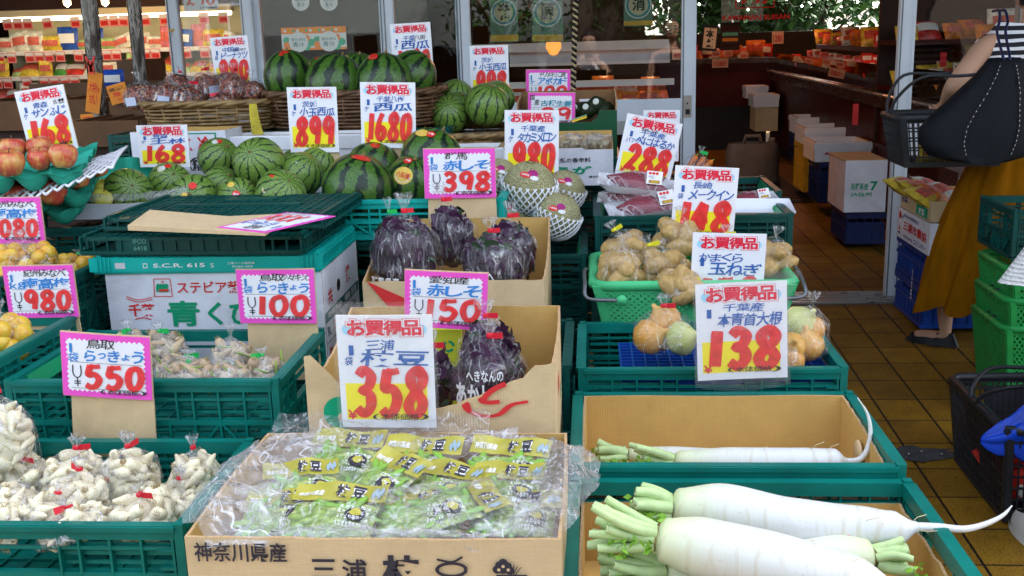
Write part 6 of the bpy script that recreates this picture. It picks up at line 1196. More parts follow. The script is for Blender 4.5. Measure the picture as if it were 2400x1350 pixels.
a, b = at(112, 520, Y=3.0), at(300, 525, Y=3.0); wicker('brown wicker basket under the white box, mostly hidden', (a.x+b.x)/2+.03, 3.2, .42, .36, .72, .79, WK2, 5)
crate('dark green crate under the wicker baskets at left', -1.80, -1.2, 3.82, 4.22, 1.035, .18, DGREEN); stack(-1.80, -1.2, 3.82, 4.22, .85, 3, 'dark green crate under the peanut basket crate')
crate('dark green crate under the big watermelon basket', -1.12, -.52, 3.84, 4.26, 1.035, .18, DGREEN); stack(-1.12, -.52, 3.84, 4.26, .85, 3, 'dark crate in the stack under the watermelon basket')
crate('dark green crate under the right watermelon basket', -.50, .10, 3.84, 4.26, .910, .18, DGREEN); stack(-.50, .10, 3.84, 4.26, .725, 3, 'dark crate in the stack under the right basket')
# ---- styrofoam and cold boxes behind the fruit
A, B = at(322, 470, Y=3.62), at(528, 305, Y=3.62); SB1 = carton('pale cold box with red and black characters behind the orin sign', A.x, B.x, 3.62, 3.8, A.z, B.z, out=WCARD, seed=9, bow=.001)
def cold(mb, w, h):
    put(mb, '冷', .70*w, .72*h, .84*w, .92*h, P_RED, 0, .03); put(mb, '保', .52*w, .72*h, .66*w, .92*h, P_RED, 0, .03); mb.box(.48*w, .90*w, .955*h, .97*h, 0, .0003, P_GRN); mb.box(.885*w, .90*w, .30*h, .955*h, 0, .0003, P_GRN); mb.box(.48*w, .90*w, .30*h, .315*h, 0, .0003, P_GRN)
    q = .68*w; n = 22; mb.add([(q+.085*w*k*cos(2*pi*i/n), .50*h+.085*w*k*sin(2*pi*i/n), 0) for i in range(n) for k in (1, .86)], [(2*i, 2*((i+1) % n), 2*((i+1) % n)+1, 2*i+1) for i in range(n)], BLK); put(mb, '精', q-.055*w, .40*h, q+.055*w, .60*h, P_DARK, 0, .02)
on_face(SB1, -(B.x-A.x)/2, (B.x-A.x)/2, A.z, B.z, -.0922, cold)
A, B = at(528, 420, Y=3.66), at(880, 312, Y=3.66); styro('long white styrofoam box behind the small watermelons', A.x, B.x, 3.66, 3.82, A.z-.1, B.z); A, B = at(884, 420, Y=3.62), at(1180, 345, Y=3.62); styro('white styrofoam box behind the large watermelons', A.x, B.x, 3.62, 3.80, A.z-.1, B.z)
m = MB(); a = at(598, 262, Y=3.78); m.grid(lambda u, v: (.028*(u-.5)*(1+.5*v)+.01*v*v, .012*sin(u*pi)*(1+.3*sin(v*7)), -.11*v), 8, 10, M('yellow_cloth', (.55, .44, .04), .6, var=.25, vs=30)); m.grid(lambda u, v: (.028*(u-.5)*(1+.5*v)+.01*v*v, -.008*sin(u*pi), -.11*v-.001), 8, 10, M('yellow_cloth')); T(m.build('cloth', None, TX(a.x, 3.76, a.z+.03)), 'twisted yellow cloth strip hanging between two wicker baskets', 'cloth')
# ---- avocado carton and myoga carton
A, B = at(1212, 312, Y=3.95), at(1446, 232, Y=3.95); DG = M('carton_green', (.004, .07, .025), .5, var=.1)
AV = carton('dark green avocado carton with brown inside and yellow lettering', A.x, B.x, 3.95, 4.25, A.z-.12, B.z-.02, hf=lambda t: (A.z+.035+.030*(t > .80)*1.0+.012*(t > .75)-.0), hb=lambda t: B.z+.02, hr=lambda t: B.z-.005+.03*t+.003*sin(t*40), hl=lambda t: B.z-.01+.02*t+.006*sin(t*25), out=DG, inn=M('carton_brown_in', (.20, .10, .04), .7, var=.2), seed=11, bow=.001)
hwid = (B.x-A.x)/2
on_face(AV, -hwid, hwid, A.z-.1, A.z+.05, -.1522, lambda mb, w, h: (put(mb, 'AVOCADOS', .60*w, .58*h, .80*w, .70*h, YEL, 0, .01), [mb.bar((.55*w, (.92+.025*k)*h, .0004), (.70*w, (1.02+.03*k)*h, .0004), .004, .0005, [YEL, ORNG, PGR][k], (0, 0, 1)) for k in range(3)]))
mb = MB(); mb.box(at(1355, 0, Y=4.245).x, at(1387, 0, Y=4.245).x, 4.238, 4.2445, at(1370, 238, Y=4.24).z, at(1370, 232, Y=4.24).z, P_WHT); mb.build('hand_hole', AV, AV.matrix_basis.inverted())
AVO = M('avocado_skin', (.018, .028, .010), .45, var=.4, vs=30, bmp=.4, bs=40); avm = MB(); avm.lathe([(.02, -1), (.55, -.85), (.86, -.35), (.80, .15), (.52, .65), (.3, .95), (.02, 1.05)], AVO, 18, None, lambda p, i, a: p*(1+.05*noise.noise((p.x*6, p.y*6, p.z*6)))); AVM = avm.mesh('avocado')
for i, (px, py, r) in enumerate([(1352, 258, 22), (1378, 258, 24), (1402, 246, 24), (1420, 258, 24), (1300, 258, 22)]):
    p = at(px, py, Y=4.10); q = r*mpp(4.1); o = link('avocado', AVM, None, TX(p.x, p.y, p.z, 1.2+.2*i, .4*i-.5, i, q)); T(o, ['avocado with a pale sticker at the left of its carton', 'avocado with a pale sticker in the middle front', 'avocado on top with a round pale sticker', 'plain dark avocado at the right of the carton', 'avocado hidden behind the ginger sign'][i], 'avocado', 'avocados in the green carton')
    if i < 3: sticker(o, (-.25, -1, .45), .30, PALE, None, 1.0, SGLD)
A, B = at(1176, 425, Y=3.64), at(1437, 318, Y=3.64); hw2 = (B.x-A.x)/2; zf = at(1400, 350, Y=3.64).z
MY = carton('pale blue white myoga carton with green brush lettering', A.x, B.x, 3.64, 3.86, A.z-.02, B.z, hf=lambda t: zf+.006*(t < .75), hr=lambda t: zf+.03*t+.0, hl=lambda t: zf+.03*t, hb=lambda t: B.z, out=WCARD, seed=12, bow=.001)
on_face(MY, -hw2, hw2, A.z, zf, -.1122, lambda mb, w, h: (put(mb, '天然の香辛料', .47*w, .58*h, .80*w, .74*h, P_DARK, 0, .02), put(mb, 'みょうが', .12*w, .18*h, .80*w, .46*h, P_GRN, 0, .045, slant=.2), put(mb, '清水物産関東', .78*w, .06*h, .98*w, .14*h, P_DARK, 0, .02)))
MYP = M('myoga', (.62, .42, .28), .5, var=.3, vs=30); TRF = film('tub_film', gl=.2, rough=.1, bs=30, bstr=.3, milky=.12)
for i, px in enumerate((1322, 1345, 1372, 1392, 1415)):
    p = at(px, 338, Y=3.75); o = empty('myoga_tub', p, .3*i); o.rotation_euler = (.3*(i % 2), .25*(i % 3-1), .3*i); T(o, ['leftmost clear tub of myoga in its carton', 'clear tub of myoga second from the left, tipped', 'clear tub of myoga in the middle', 'clear tub of myoga second from the right', 'rightmost clear tub of myoga, ribbed and tipped'][i], 'myoga tub', 'clear tubs in the myoga carton')
    m = MB(); m.lathe([(.022, -.03), (.03, .03), (.033, .032)], TRF, 16); m.build('tub', o); [link('myoga_bud', BU[0], o, TX(.008*cos(k*2), .008*sin(k*2), -.005+.004*k, .4*k, .5, k, .030)) for k in range(4)]
# ---- netted melons
def net_melon_mat():
    m, nt, N, L, b = newmat('netted_melon'); v = tc(nt, 'Object'); w = N.new('ShaderNodeTexVoronoi'); w.feature = 'DISTANCE_TO_EDGE'; w.inputs['Scale'].default_value = 13; ds = N.new('ShaderNodeVectorMath'); ds.operation = 'ADD'
    nn = N.new('ShaderNodeTexNoise'); nn.inputs['Scale'].default_value = 9; L.new(v, nn.inputs['Vector']); sc_ = N.new('ShaderNodeVectorMath'); sc_.operation = 'SCALE'; sc_.inputs['Scale'].default_value = .12; L.new(nn.outputs['Color'], sc_.inputs[0]); L.new(v, ds.inputs[0]); L.new(sc_.outputs[0], ds.inputs[1]); L.new(ds.outputs[0], w.inputs['Vector'])
    f = ramp(nt, w.outputs['Distance'], [(.07, (1, 1, 1)), (.20, (0, 0, 0))]); L.new(mix(nt, f, ramp(nt, nz(nt, v, 3, 3), [(.3, (.13, .17, .05)), (.7, (.22, .24, .08))]), (.48, .42, .23)), b.inputs['Base Color']); b.inputs['Roughness'].default_value = .6; bump(nt, b, f, .5, .03); return m
NM = net_melon_mat(); mm = MB(); mm.lathe([(max(1e-5, sin(pi*i/20)), -cos(pi*i/20)) for i in range(21)], NM, 30); mm.lathe([(.20, .985), (.14, 1.0), (.03, .985), (.0, .99)], STEMM, 14); NMM = mm.mesh('melon'); FOAM = M('foam_net', (.78, .80, .82), .6, var=.04)
nm = MB()
for s in (-1, 1):
    for k in range(24):
        P = []
        for i in range(13): t = i/12; el = -1.2+1.45*t; a = 2*pi*k/24+s*t*1.1; q = 1.05+.05*max(0, t-.85)*6+.015*s; P.append((cos(el)*cos(a)*q, cos(el)*sin(a)*q, sin(el)*q))
        nm.tube(P, .034, FOAM, 5)
NTM = nm.mesh('foam_net')
for px, py, r, Y, rot, net, lab in [(1240, 440, 61, 3.26, (.15, .1, 0), 1, 'netted melon in a white foam net, raised in front of the 980 sign'), (1322, 448, 48, 3.40, (.2, .25, .5), 1, 'netted melon behind with a red and purple sticker'), (1306, 506, 54, 3.22, (.35, .15, 1), 1, 'netted melon at the front right of the crate in a foam net'), (1168, 420, 48, 3.42, (0, -.3, 0), 1, 'netted melon at the left behind the pink 398 sign'), (1200, 500, 44, 3.26, (.6, 0, .5), 0, 'netted melon low behind the shiso bags without a net'), (1278, 474, 40, 3.42, (.3, .3, 1), 0, 'netted melon in the middle partly hidden by the others')]:
    p = at(px, py, Y=Y); q = r*mpp(Y); o = link('netted_melon', NMM, None, TX(p.x, p.y, p.z, *rot, q)); T(o, lab, 'melon', 'netted melons')
    if net: link('foam_net', NTM, o)
    d = (.15, -1, .75) if py < 500 else (.1, -1, .55)
    sticker(o, (d[0]-.25, d[1], d[2]), .22, SRED, 'お買得品', .55); sticker(o, (d[0]+.12, d[1]+.05, d[2]+.05), .19, M('sticker_purple', (.35, .01, .16), .4), None, .8); sticker(o, (d[0]+.16, d[1]-.05, d[2]-.18), .16, P_WHT, None, .55)
# ---- sweet potato trays
SWP = M('sweet_potato_skin', (.26, .035, .055), .5, var=.35, vs=14, bmp=.15, bs=40); TRAYW = M('foam_tray', (.80, .81, .83), .45, var=.02)
def tray_mesh():
    m = MB()
    def f(u, v):
        x, y = (u-.5)*2, (v-.5)*2; e = max(abs(x)**6+abs(y)**6, 0)**(1/6); k = max(0, (e-.72)/.28); return (x*.125, y*.062, .026*min(1, k)**.8+(.002 if e > .97 else 0))
    m.grid(f, 26, 18, TRAYW); m.grid(lambda u, v: Vector(f(u, v))*1-Vector((0, 0, .003)), 26, 18, TRAYW, flip=True); return m.mesh('tray')
TRM = tray_mesh(); sw = MB(); sw.lathe([(.02, -1), (.09, -.85), (.24, -.5), (.31, -.05), (.29, .35), (.18, .75), (.06, .97), (.015, 1.05)], SWP, 16, None, lambda p, i, a: Vector((p.x, p.y+.12*p.z*p.z, p.z))*(1+.06*noise.noise((p.x*5, p.y*5, p.z*4)))); SWM = sw.mesh('sweet_potato'); WRAP = film('wrap_film', gl=.13, rough=.06, bs=14, bstr=.6, milky=.02, stretch=(1, 1, 1))
def sw_label(mb, w, h): mb.box(0, w, 0, h, 0, .0004, P_WHT); [disc(mb, w*(.2+.22*k), h*.82, w*.10, SRED, .001+.0002*k) for k in range(3)]; put(mb, 'べに', .1*w, .42*h, .5*w, .65*h, P_DARK, .001, .01); mb.box(.15*w, .85*w, .06*h, .30*h, .0006, .001, M('label_brown', (.45, .25, .06), .5)); disc(mb, .4*w, .18*h, .11*w, YELP, .0013); disc(mb, .62*w, .18*h, .10*w, YELP, .0015)
for px, py, Y, rot, full, lab in [(1488, 446, 3.34, (.18, .12, -.10), 1, 'top tray of wrapped sweet potatoes with a white label'), (1490, 482, 3.36, (.10, .03, -.05), 1, 'second tray of wrapped sweet potatoes beneath the top one'), (1515, 500, 3.28, (.25, -.12, .15), 1, 'lowest tray of wrapped sweet potatoes, tilted forward'), (1765, 500, 3.36, (.22, .02, .02), 0, 'empty white foam tray at the right of the crate'), (1755, 482, 3.48, (.2, -.12, .1), 1, 'tray with a label propped behind the empty foam tray')]:
    p = at(px, py, Y=Y); sc_ = .98 if Y < 3.45 else .75; o = empty('sweet_potato_tray' if full else 'foam_tray', p); o.rotation_euler = rot; o.scale = (sc_,)*3; T(o, lab, 'food tray', 'white foam trays'); link('tray', TRM, o)
    if full:
        link('sweet_potato', SWM, o, TX(0, -.022, .030, .1, pi/2+.08, 0, .098)); link('sweet_potato', SWM, o, TX(.005, .024, .028, .3, -pi/2, 0, .092))
        m = MB(); m.grid(lambda u, v: ((u-.5)*.246, (v-.5)*.122, .028+.036*(sin(pi*u)*sin(pi*v))**.55+.002*noise.noise((u*9, v*9, px))), 20, 14, WRAP); m.build('wrap', o)
        q = MB(); sw_label(q, .050, .046); q.add([], [], P_WHT); lm = q.mesh('label'); link('label', lm, o, TX(.035, -.056, .046, .80, 0, .05))
# ---- green potato basket, blue mat
def lattice_side(m, P, nu, nv, mat, t=.004, diag=False, frame=.02, skip=None):
    """open-work wall on the bilinear patch P(u, v) with bars"""
    a, b, c = Vector(P(0, 0)), Vector(P(1, 0)), Vector(P(0, 1)); n = (b-a).cross(c-a).normalized(); L_ = (b-a).length; H_ = (c-a).length
    fu, fv = frame/L_, frame/H_
    for (u0, v0, u1, v1, w) in ((0, fv/2, 1, fv/2, frame), (0, 1-fv/2, 1, 1-fv/2, frame)): m.bar(P(u0, v0), P(u1, v1), w, t*1.5, mat, n)
    for u in (fu/2, 1-fu/2): m.bar(P(u, fv), P(u, 1-fv), frame, t*1.4, mat, n)
    if diag:
        for k in range(-nv, nu+1):
            for s in (1, -1):
                p, q = k/nu, (k+nv)/nu
                if s < 0: p, q = q, p
                u0, u1, v0, v1 = p, q, fv, 1-fv
                for _ in (0, 1):
                    if u0 < fu: v0 += (fu-u0)/(u1-u0)*(v1-v0) if u1 != u0 else 0; u0 = fu
                    if u0 > 1-fu: v0 += (1-fu-u0)/(u1-u0)*(v1-v0) if u1 != u0 else 0; u0 = 1-fu
                    if u1 < fu: v1 = v0+(fu-u0)/(u1-u0)*(v1-v0) if u1 != u0 else v1; u1 = fu
                    if u1 > 1-fu: v1 = v0+(1-fu-u0)/(u1-u0)*(v1-v0) if u1 != u0 else v1; u1 = 1-fu
                if abs(u1-u0) > .01 and fv-.01 < v0 < 1.01-fv and fv-.01 < v1 < 1.01-fv: m.bar(P(u0, v0), P(u1, v1), t*1.3, t*(1 if s > 0 else .9), mat, n)
    else:
        for i in range(1, nu): m.bar(P(i/nu, fv), P(i/nu, 1-fv), t, t, mat, n)
        for j in range(1, nv): m.bar(P(fu, j/nv), P(1-fu, j/nv), t*1.4, t*.9, mat, n)
def basket(label, loc, w, d, h, mat, rz=0, taper=.12, diag=True, nu=14, nv=5, handle=None, hmat=None, name='shopping_basket', group=None, hpos=0, cat='basket', rot=None, panel=False):
    o = empty(name, loc, rz); T(o, label, cat, group)
    if rot: o.rotation_euler = rot
    k = 1-taper; C4 = [(-w/2, -d/2), (w/2, -d/2), (w/2, d/2), (-w/2, d/2)]
    for i in range(4):
        A, B = C4[i], C4[(i+1) % 4]; m = MB(); P = lambda u, v, A=A, B=B: ((A[0]+(B[0]-A[0])*u)*(k+(1-k)*v), (A[1]+(B[1]-A[1])*u)*(k+(1-k)*v), h*v)
        long = abs(A[0]-B[0]) > .01; lattice_side(m, P, nu if long else max(4, int(nu*d/w)), nv, mat, .0045, diag)
        if panel: a_, b_ = (.32, .72); m.add([P(a_, .45), P(b_, .45), P(b_, .9), P(a_, .9)], [(0, 1, 2, 3)], mat)
        if diag: m.bar(P(.5, 0), P(.5, 1), .03, .006, mat, (Vector(P(1, 0))-Vector(P(0, 0))).cross(Vector((0, 0, 1))))
        m.build('side_panel', o)
    m = MB(); m.box(-w/2*k, w/2*k, -d/2*k, d/2*k, -.002, .003, mat); m.build('base', o)
    m = MB(); rr_ = .014; m.tube([(x*q, y*q, h) for x, y, q in ((-w/2+.03, -d/2, 1), (w/2-.03, -d/2, 1), (w/2, -d/2+.03, 1), (w/2, d/2-.03, 1), (w/2-.03, d/2, 1), (-w/2+.03, d/2, 1), (-w/2, d/2-.03, 1), (-w/2, -d/2+.03, 1))], rr_, mat, 8, closed=True); m.build('rim', o)
    if handle:
        lift, tlt0 = handle
        for s in (-1, 1):
            m = MB(); y0 = s*.02; tlt = s*tlt0; ww = w/2+.008; m.tube(cat_rom([(-ww, y0, h-.01), (-ww+.01, y0+tlt*.35, h+lift*.45), (-ww*.62, y0+tlt, h+lift), (0, y0+tlt, h+lift*1.02), (ww*.62, y0+tlt, h+lift), (ww-.01, y0+tlt*.35, h+lift*.45), (ww, y0, h-.01)], 5), .0065, hmat or mat, 8); m.build('handle', o)
    return o
B0 = basket('pale green lattice basket full of potato bags with wire handles', (.264, 2.90, .588), .525, .40, .118, BGREEN, taper=.10, nu=26, nv=5, name='produce_basket', group='green lattice baskets')
for s, dy in ((-1, -.15), (1, -.10)):
    m = MB(); m.tube(cat_rom([(s*.262, .02, .10), (s*.285, dy*.3, .13), (s*.285, -.17, .12), (s*.278, -.215, .09), (s*.20, -.222, .085)], 5), .005, ALU_D, 8); m.tube([(s*.19, -.216, .085), (s*.19, -.226, .085)], .014, BGREEN, 12); m.build('wire_handle', B0)
m = MB(); m.box(-.24, .24, -.14, .14, 0, .022, BLUEP)
for i in range(17): u = -.24+.48*i/16; m.box(u-.0022, u+.0022, -.14, .14, .022, .030, BLUEP)
for i in range(12): v = -.14+.28*i/11; m.box(-.24, .24, v-.002, v+.002, .022, .0295, BLUEP)
for k in (-.12, 0, .12): m.bar((k-.05, -.12, .028), (k, -.09, .028), .005, .008, BLUEP, (0, 0, 1)); m.bar((k, -.09, .028), (k+.05, -.12, .028), .005, .008, BLUEP, (0, 0, 1))
T(m.build('blue_mat', None, TX(.305, 2.47, .548)), 'bright blue plastic grid mat under the onion bags', 'grid mat')
# ---- daikon and their cartons
DK1 = carton('brown carton holding the two upper daikon in the second crate', -.022, .538, 1.832, 2.20, .43, .578, hf=lambda t: .548, hl=lambda t: .558+.02*t, hr=lambda t: .558+.02*t+.002*sin(t*50), hb=lambda t: .578+.001*sin(t*9), seed=21, bow=.003)
DK2 = carton('brown carton holding the big daikon in the front crate', -.025, .545, 1.24, 1.785, .40, .52, hf=lambda t: .48, hl=lambda t: .50+.02*t, hr=lambda t: .515+.005*t+.003*sin(t*45), hb=lambda t: .520+.001*sin(t*8), seed=22, bow=.003)
for o, x, y, z in ((DK1, -.272, -.06, .515), (DK2, -.277, -.12, .455), (DK2, .278, -.03, .455), (DK1, .272, .0, .52)):
    m = MB(); m.lathe([(0, 0), (.026, 0), (.028, .003), (.026, .006), (0, .006)], CARD, 18, TX(x, y, z, 0, pi/2 if x < 0 else -pi/2, 0)); m.build('hand_hole_flap', o)
def daikon_mat():
    m, nt, N, L, b = newmat('daikon_skin'); v = tc(nt, 'Object'); s = N.new('ShaderNodeSeparateXYZ'); L.new(v, s.inputs[0]); f = nz(nt, v, 5, 3); w = N.new('ShaderNodeTexWave'); w.bands_direction = 'X'; w.inputs['Scale'].default_value = 9; w.inputs['Distortion'].default_value = 6; w.inputs['Detail'].default_value = 3; L.new(v, w.inputs['Vector'])
    c = ramp(nt, mth(nt, 'MULTIPLY_ADD', f, .05, s.outputs[0]), [(.0, (.42, .50, .18)), (.04, (.60, .65, .40)), (.11, (.62, .63, .55)), (.24, (.63, .64, .61))]); c = mix(nt, ramp(nt, mth(nt, 'MULTIPLY', w.outputs['Fac'], f), [(.48, (0, 0, 0)), (.60, (.42, .42, .42))]), c, (.50, .44, .28))
    pr = nz(nt, v, 190, 2, .6); c = mix(nt, ramp(nt, pr, [(.66, (0, 0, 0)), (.74, (.6, .6, .6))]), c, (.45, .36, .18)); so = nz(nt, tc(nt, 'Object', (14, 3, 3)), 6, 5, .7, 1.0); c = mix(nt, ramp(nt, so, [(.60, (0, 0, 0)), (.74, (.45, .45, .45))]), c, (.48, .40, .22))
    L.new(c, b.inputs['Base Color']); b.inputs['Roughness'].default_value = .42; b.inputs['Subsurface Weight'].default_value = .25; b.inputs['Subsurface Radius'].default_value = (.02, .015, .01); b.inputs['Subsurface Scale'].default_value = .6; bump(nt, b, mth(nt, 'ADD', w.outputs['Fac'], mth(nt, 'MULTIPLY', so, 1.5)), .18, .004); return m
DAI = daikon_mat(); STK = M('daikon_stalk', (.46, .60, .27), .4, var=.18, vs=30, sss=.15); STC = M('stalk_cut', (.62, .74, .40), .6, var=.1); LF = M('daikon_leaf', (.22, .45, .04), .5, var=.3, vs=40); ROOTM = M('daikon_root', (.70, .62, .36), .6, var=.2, vs=30); SCAR = M('crown_scar', (.34, .26, .10), .8, var=.3, vs=80)
def daikon(label, P, rad, stalks, tail=(), leafy=6, seed=1, dot=False, slen=.10):
    """root along world points P (crown first) with radii, tail points, stalk fan at the crown"""
    rr = random.Random(seed); C3 = cat_rom(P, 8); n = len(C3); O = C3[0]; X_ = (C3[min(6, n-1)]-O).normalized(); tot = (C3[-1]-O).length
    Z_ = Vector((0, 0, 1)); Y_ = Z_.cross(X_).normalized(); Z_ = X_.cross(Y_); mt = Matrix((X_, Y_, Z_)).transposed().to_4x4(); mt.translation = O; inv = mt.inverted(); k = len(rad)-1
    def rd(t): 
        q = t*k; i = min(int(q), k-1); f = q-i; f = f*f*(3-2*f); return rad[i]*(1-f)+rad[i+1]*f
    L_ = [inv @ q for q in C3]; o = empty('daikon', (0, 0, 0)); o.matrix_basis = mt; T(o, label, 'daikon', 'white daikon radishes')
    m = MB(); R_ = [rd(i/(n-1)) for i in range(n)]; R_[0] *= .62; pts = L_[:1]+[L_[0]+Vector((.006, 0, 0))]+L_[1:]; R2 = R_[:1]+[rd(0)*.92]+R_[1:]
    m.tube(pts, R2, DAI, 26); m.build('root', o)
    if tail: t2 = cat_rom([L_[-2], L_[-1]]+[inv @ Vector(q) for q in tail], 6); m = MB(); m.tube(t2, [max(.0012, R_[-1]*(1-i/(len(t2)-1))**.55*.95) for i in range(len(t2))], ROOTM if R_[-1] < .006 else DAI, 10); m.build('tail', o)
    m = MB()
    for i in range(5):
        q = rr.randint(int(n*.5), n-2); a = rr.uniform(0, 6.3); d = Vector((.3, cos(a), sin(a))); b_ = L_[q]+d*R_[q]*.9; m.tube([b_, b_+d*.012+Vector((.008, 0, 0)), b_+d*.014+Vector((.022, 0, .004))], .0006, ROOTM, 4)
    m.build('rootlets', o); m = MB(); m.tube([L_[0]+Vector((.001, 0, 0)), L_[0]-Vector((.006, 0, 0)), L_[0]-Vector((.012, 0, 0))], [R_[0]*1.02, R_[0]*.92, R_[0]*.55], SCAR, 16); m.build('crown', o)
    for i in range(stalks):
        a = 2.4*i; q = sqrt((i+.5)/stalks); d = Vector((-1, .42*cos(a)*q, .36*sin(a)*q+.05)); l = slen*rr.uniform(.75, 1.15); b_ = L_[0]+Vector((-.004, cos(a)*R_[0]*.75*q, sin(a)*R_[0]*.75*q)); w = rr.uniform(.0065, .0098); e = b_+d*l
        m = MB(); bd_ = Vector((0, rr.uniform(-1, 1), rr.uniform(-1, 1)))*.006; m.tube(cat_rom([b_, b_+d*l*.35+bd_, b_+d*l*.7+bd_*.8, e], 3), [w*(1.3-.05*q) for q in range(10)], STK, 9, cap=False); m.tube([e-d*.0006, e+d*.0006], [w*.86, w*.7], STC, 9); m.tube([e+d*.0005, e+d*.0012], [w*.34, w*.3], SPR, 7); m.build('stalk', o)
    m = MB()
    for i in range(leafy):
        a = rr.uniform(0, 6.3); c = L_[0]+Vector((-rr.uniform(.02, .07), .035*cos(a), .02*sin(a)-.012))
        for q in range(14): E_ = Euler((rr.uniform(-2, 2), rr.uniform(-1, 1), rr.uniform(0, 6))).to_matrix(); s = rr.uniform(.004, .009); v0 = c+Vector((rr.uniform(-.02, .02), rr.uniform(-.012, .012), rr.uniform(-.008, .008))); m.add([v0+E_@Vector(z)*s for z in ((-1, 0, 0), (-.2, -.6, .1), (1, 0, .2), (.1, .6, .1))], [(0, 1, 2, 3)], LF)
    if leafy: m.build('leaflets', o)
    if dot: m = MB(); m.lathe([(.0035, 0), (.003, .0006), (0, .0008)], SRED, 12); m.build('red_dot', o, TX(.035, -.012, R_[2]*.985, -.3, 0, 0))
    return o
W_ = lambda x, y, Y: at(x, y, Y=Y)
daikon('upper front daikon of the second crate with a long curling root tip', [W_(1580, 1082, 1.95), W_(1720, 1084, 1.95), W_(1860, 1084, 1.95), W_(1950, 1082, 1.96), W_(1985, 1082, 1.96)], [.022, .030, .029, .026, .008], 9, [W_(2016, 1076, 1.965), W_(2034, 1050, 1.97), W_(2040, 1010, 1.975), W_(2033, 970, 1.98), W_(2010, 932, 1.98)], 4, 1, slen=.075)
daikon('slender daikon behind the other in the second crate', [W_(1470, 1066, 2.05), W_(1600, 1072, 2.05), W_(1750, 1082, 2.05), W_(1850, 1085, 2.06), W_(1900, 1090, 2.06)], [.017, .022, .024, .020, .006], 6, (), 5, 2, slen=.062)
daikon('upper big daikon in the front carton, its thin root reaching over the floor', [W_(1575, 1190, 1.60), W_(1700, 1200, 1.60), W_(1850, 1225, 1.60), W_(2000, 1236, 1.61), W_(2090, 1240, 1.61), W_(2150, 1235, 1.61)], [.032, .046, .041, .036, .030, .009], 13, [W_(2200, 1236, 1.615), W_(2260, 1240, 1.62), W_(2310, 1228, 1.63), W_(2350, 1208, 1.64), W_(2372, 1185, 1.65)], 8, 3, slen=.062)
daikon('nearest big daikon in the front carton, cut off by the bottom edge', [W_(1540, 1262, 1.44), W_(1650, 1285, 1.43), W_(1800, 1318, 1.42), W_(1980, 1360, 1.41), W_(2120, 1395, 1.40)], [.032, .045, .046, .040, .012], 15, (), 12, 4, slen=.085)
daikon('pale green daikon turned the other way, red dot near its stalks', [W_(2040, 1305, 1.56), W_(1960, 1305, 1.55), W_(1850, 1320, 1.54), W_(1700, 1340, 1.53)], [.028, .034, .033, .010], 9, (), 2, 5, dot=True, slen=.055)
daikon('bottom daikon in the front carton showing mostly its stalks', [W_(1560, 1335, 1.46), W_(1680, 1350, 1.46), W_(1800, 1370, 1.46)], [.026, .034, .03], 11, (), 12, 6, slen=.09)
# ---- plastic over the two wrapped signs
SGF = film('sign_film', gl=.10, rough=.08, bs=16, bstr=.6, milky=.04, stretch=(1, 1, 1), crease=.06)
for (o, w, h), lab in ((S138, 'clear plastic bag'), (S358, 'clear plastic bag')):
    m = MB(); m.grid(lambda u, v: (w*(1.06*u-.03)+(.012 if v > .8 else 0)*(u-.5)*4*(v-.8)*5, h*(1.16*v-.06)-.012*sin(pi*u)*(v < .1), .008+.003*noise.noise((u*5, v*7, h*90))+(.006*noise.noise((u*9, v*9, 1)) if v > .84 or v < .08 else 0)), 24, 30, SGF)
    m.grid(lambda u, v: (w*(1.06*u-.03), h*(1.16*v-.06), -.012+.002*noise.noise((u*5, v*7, 9))), 8, 10, SGF); m.build('plastic_cover', o)
# ================================================================== left edge fruit
APP = None
def apple_mat(name, cs):
    m, nt, N, L, b = newmat(name); v = tc(nt, 'Object'); s = N.new('ShaderNodeSeparateXYZ'); L.new(v, s.inputs[0]); w = N.new('ShaderNodeCombineXYZ'); L.new(mth(nt, 'MULTIPLY', mth(nt, 'ARCTAN2', s.outputs[1], s.outputs[0]), 5), w.inputs[0]); L.new(mth(nt, 'MULTIPLY', s.outputs[2], .5), w.inputs[1])
    oi = N.new('ShaderNodeObjectInfo'); f = nz(nt, w.outputs[0], 2.5, 4); g = nz(nt, v, 1.1, 2); sp = nz(nt, v, 45, 1)
    c = ramp(nt, mth(nt, 'ADD', mth(nt, 'MULTIPLY', f, .4), mth(nt, 'ADD', mth(nt, 'MULTIPLY', g, .7), mth(nt, 'MULTIPLY', oi.outputs['Random'], .12))), cs); c = mix(nt, ramp(nt, sp, [(.68, (0, 0, 0)), (.74, (.5, .5, .5))]), c, (.75, .5, .2)); L.new(c, b.inputs['Base Color']); b.inputs['Roughness'].default_value = .3; return m
RAP = apple_mat('apple_red', [(.40, (.42, .025, .02)), (.60, (.55, .08, .045)), (.72, (.66, .28, .08)), (.85, (.70, .48, .14))]); YAP = apple_mat('apple_yellow', [(.40, (.52, .50, .05)), (.70, (.66, .60, .10)), (.85, (.70, .62, .14))])
def apple_mesh(mat):
    m = MB(); m.lathe([(.0, -.72), (.18, -.82), (.42, -.84), (.72, -.62), (.94, -.15), (1.0, .2), (.92, .55), (.68, .80), (.38, .84), (.16, .70), (0, .60)], mat, 24, None, lambda p, i, a: p*(1+.03*cos(5*a)*(p.z < 0)+.02*noise.noise((p.x*2, p.y*2, p.z*2)))); return m.mesh('apple')
AR, AY = apple_mesh(RAP), apple_mesh(YAP); sm_ = MB(); sm_.tube([(0, 0, .6), (.03, 0, .85), (.1, .02, 1.08)], [.045, .035, .05], BRN, 6); ASM = sm_.mesh('stem'); PULP = M('pulp_teal', (.03, .40, .28), .8, var=.12, vs=30, bmp=.25, bs=160); FOAMS = M('foam_sheet', (.80, .80, .84), .6, var=.03)
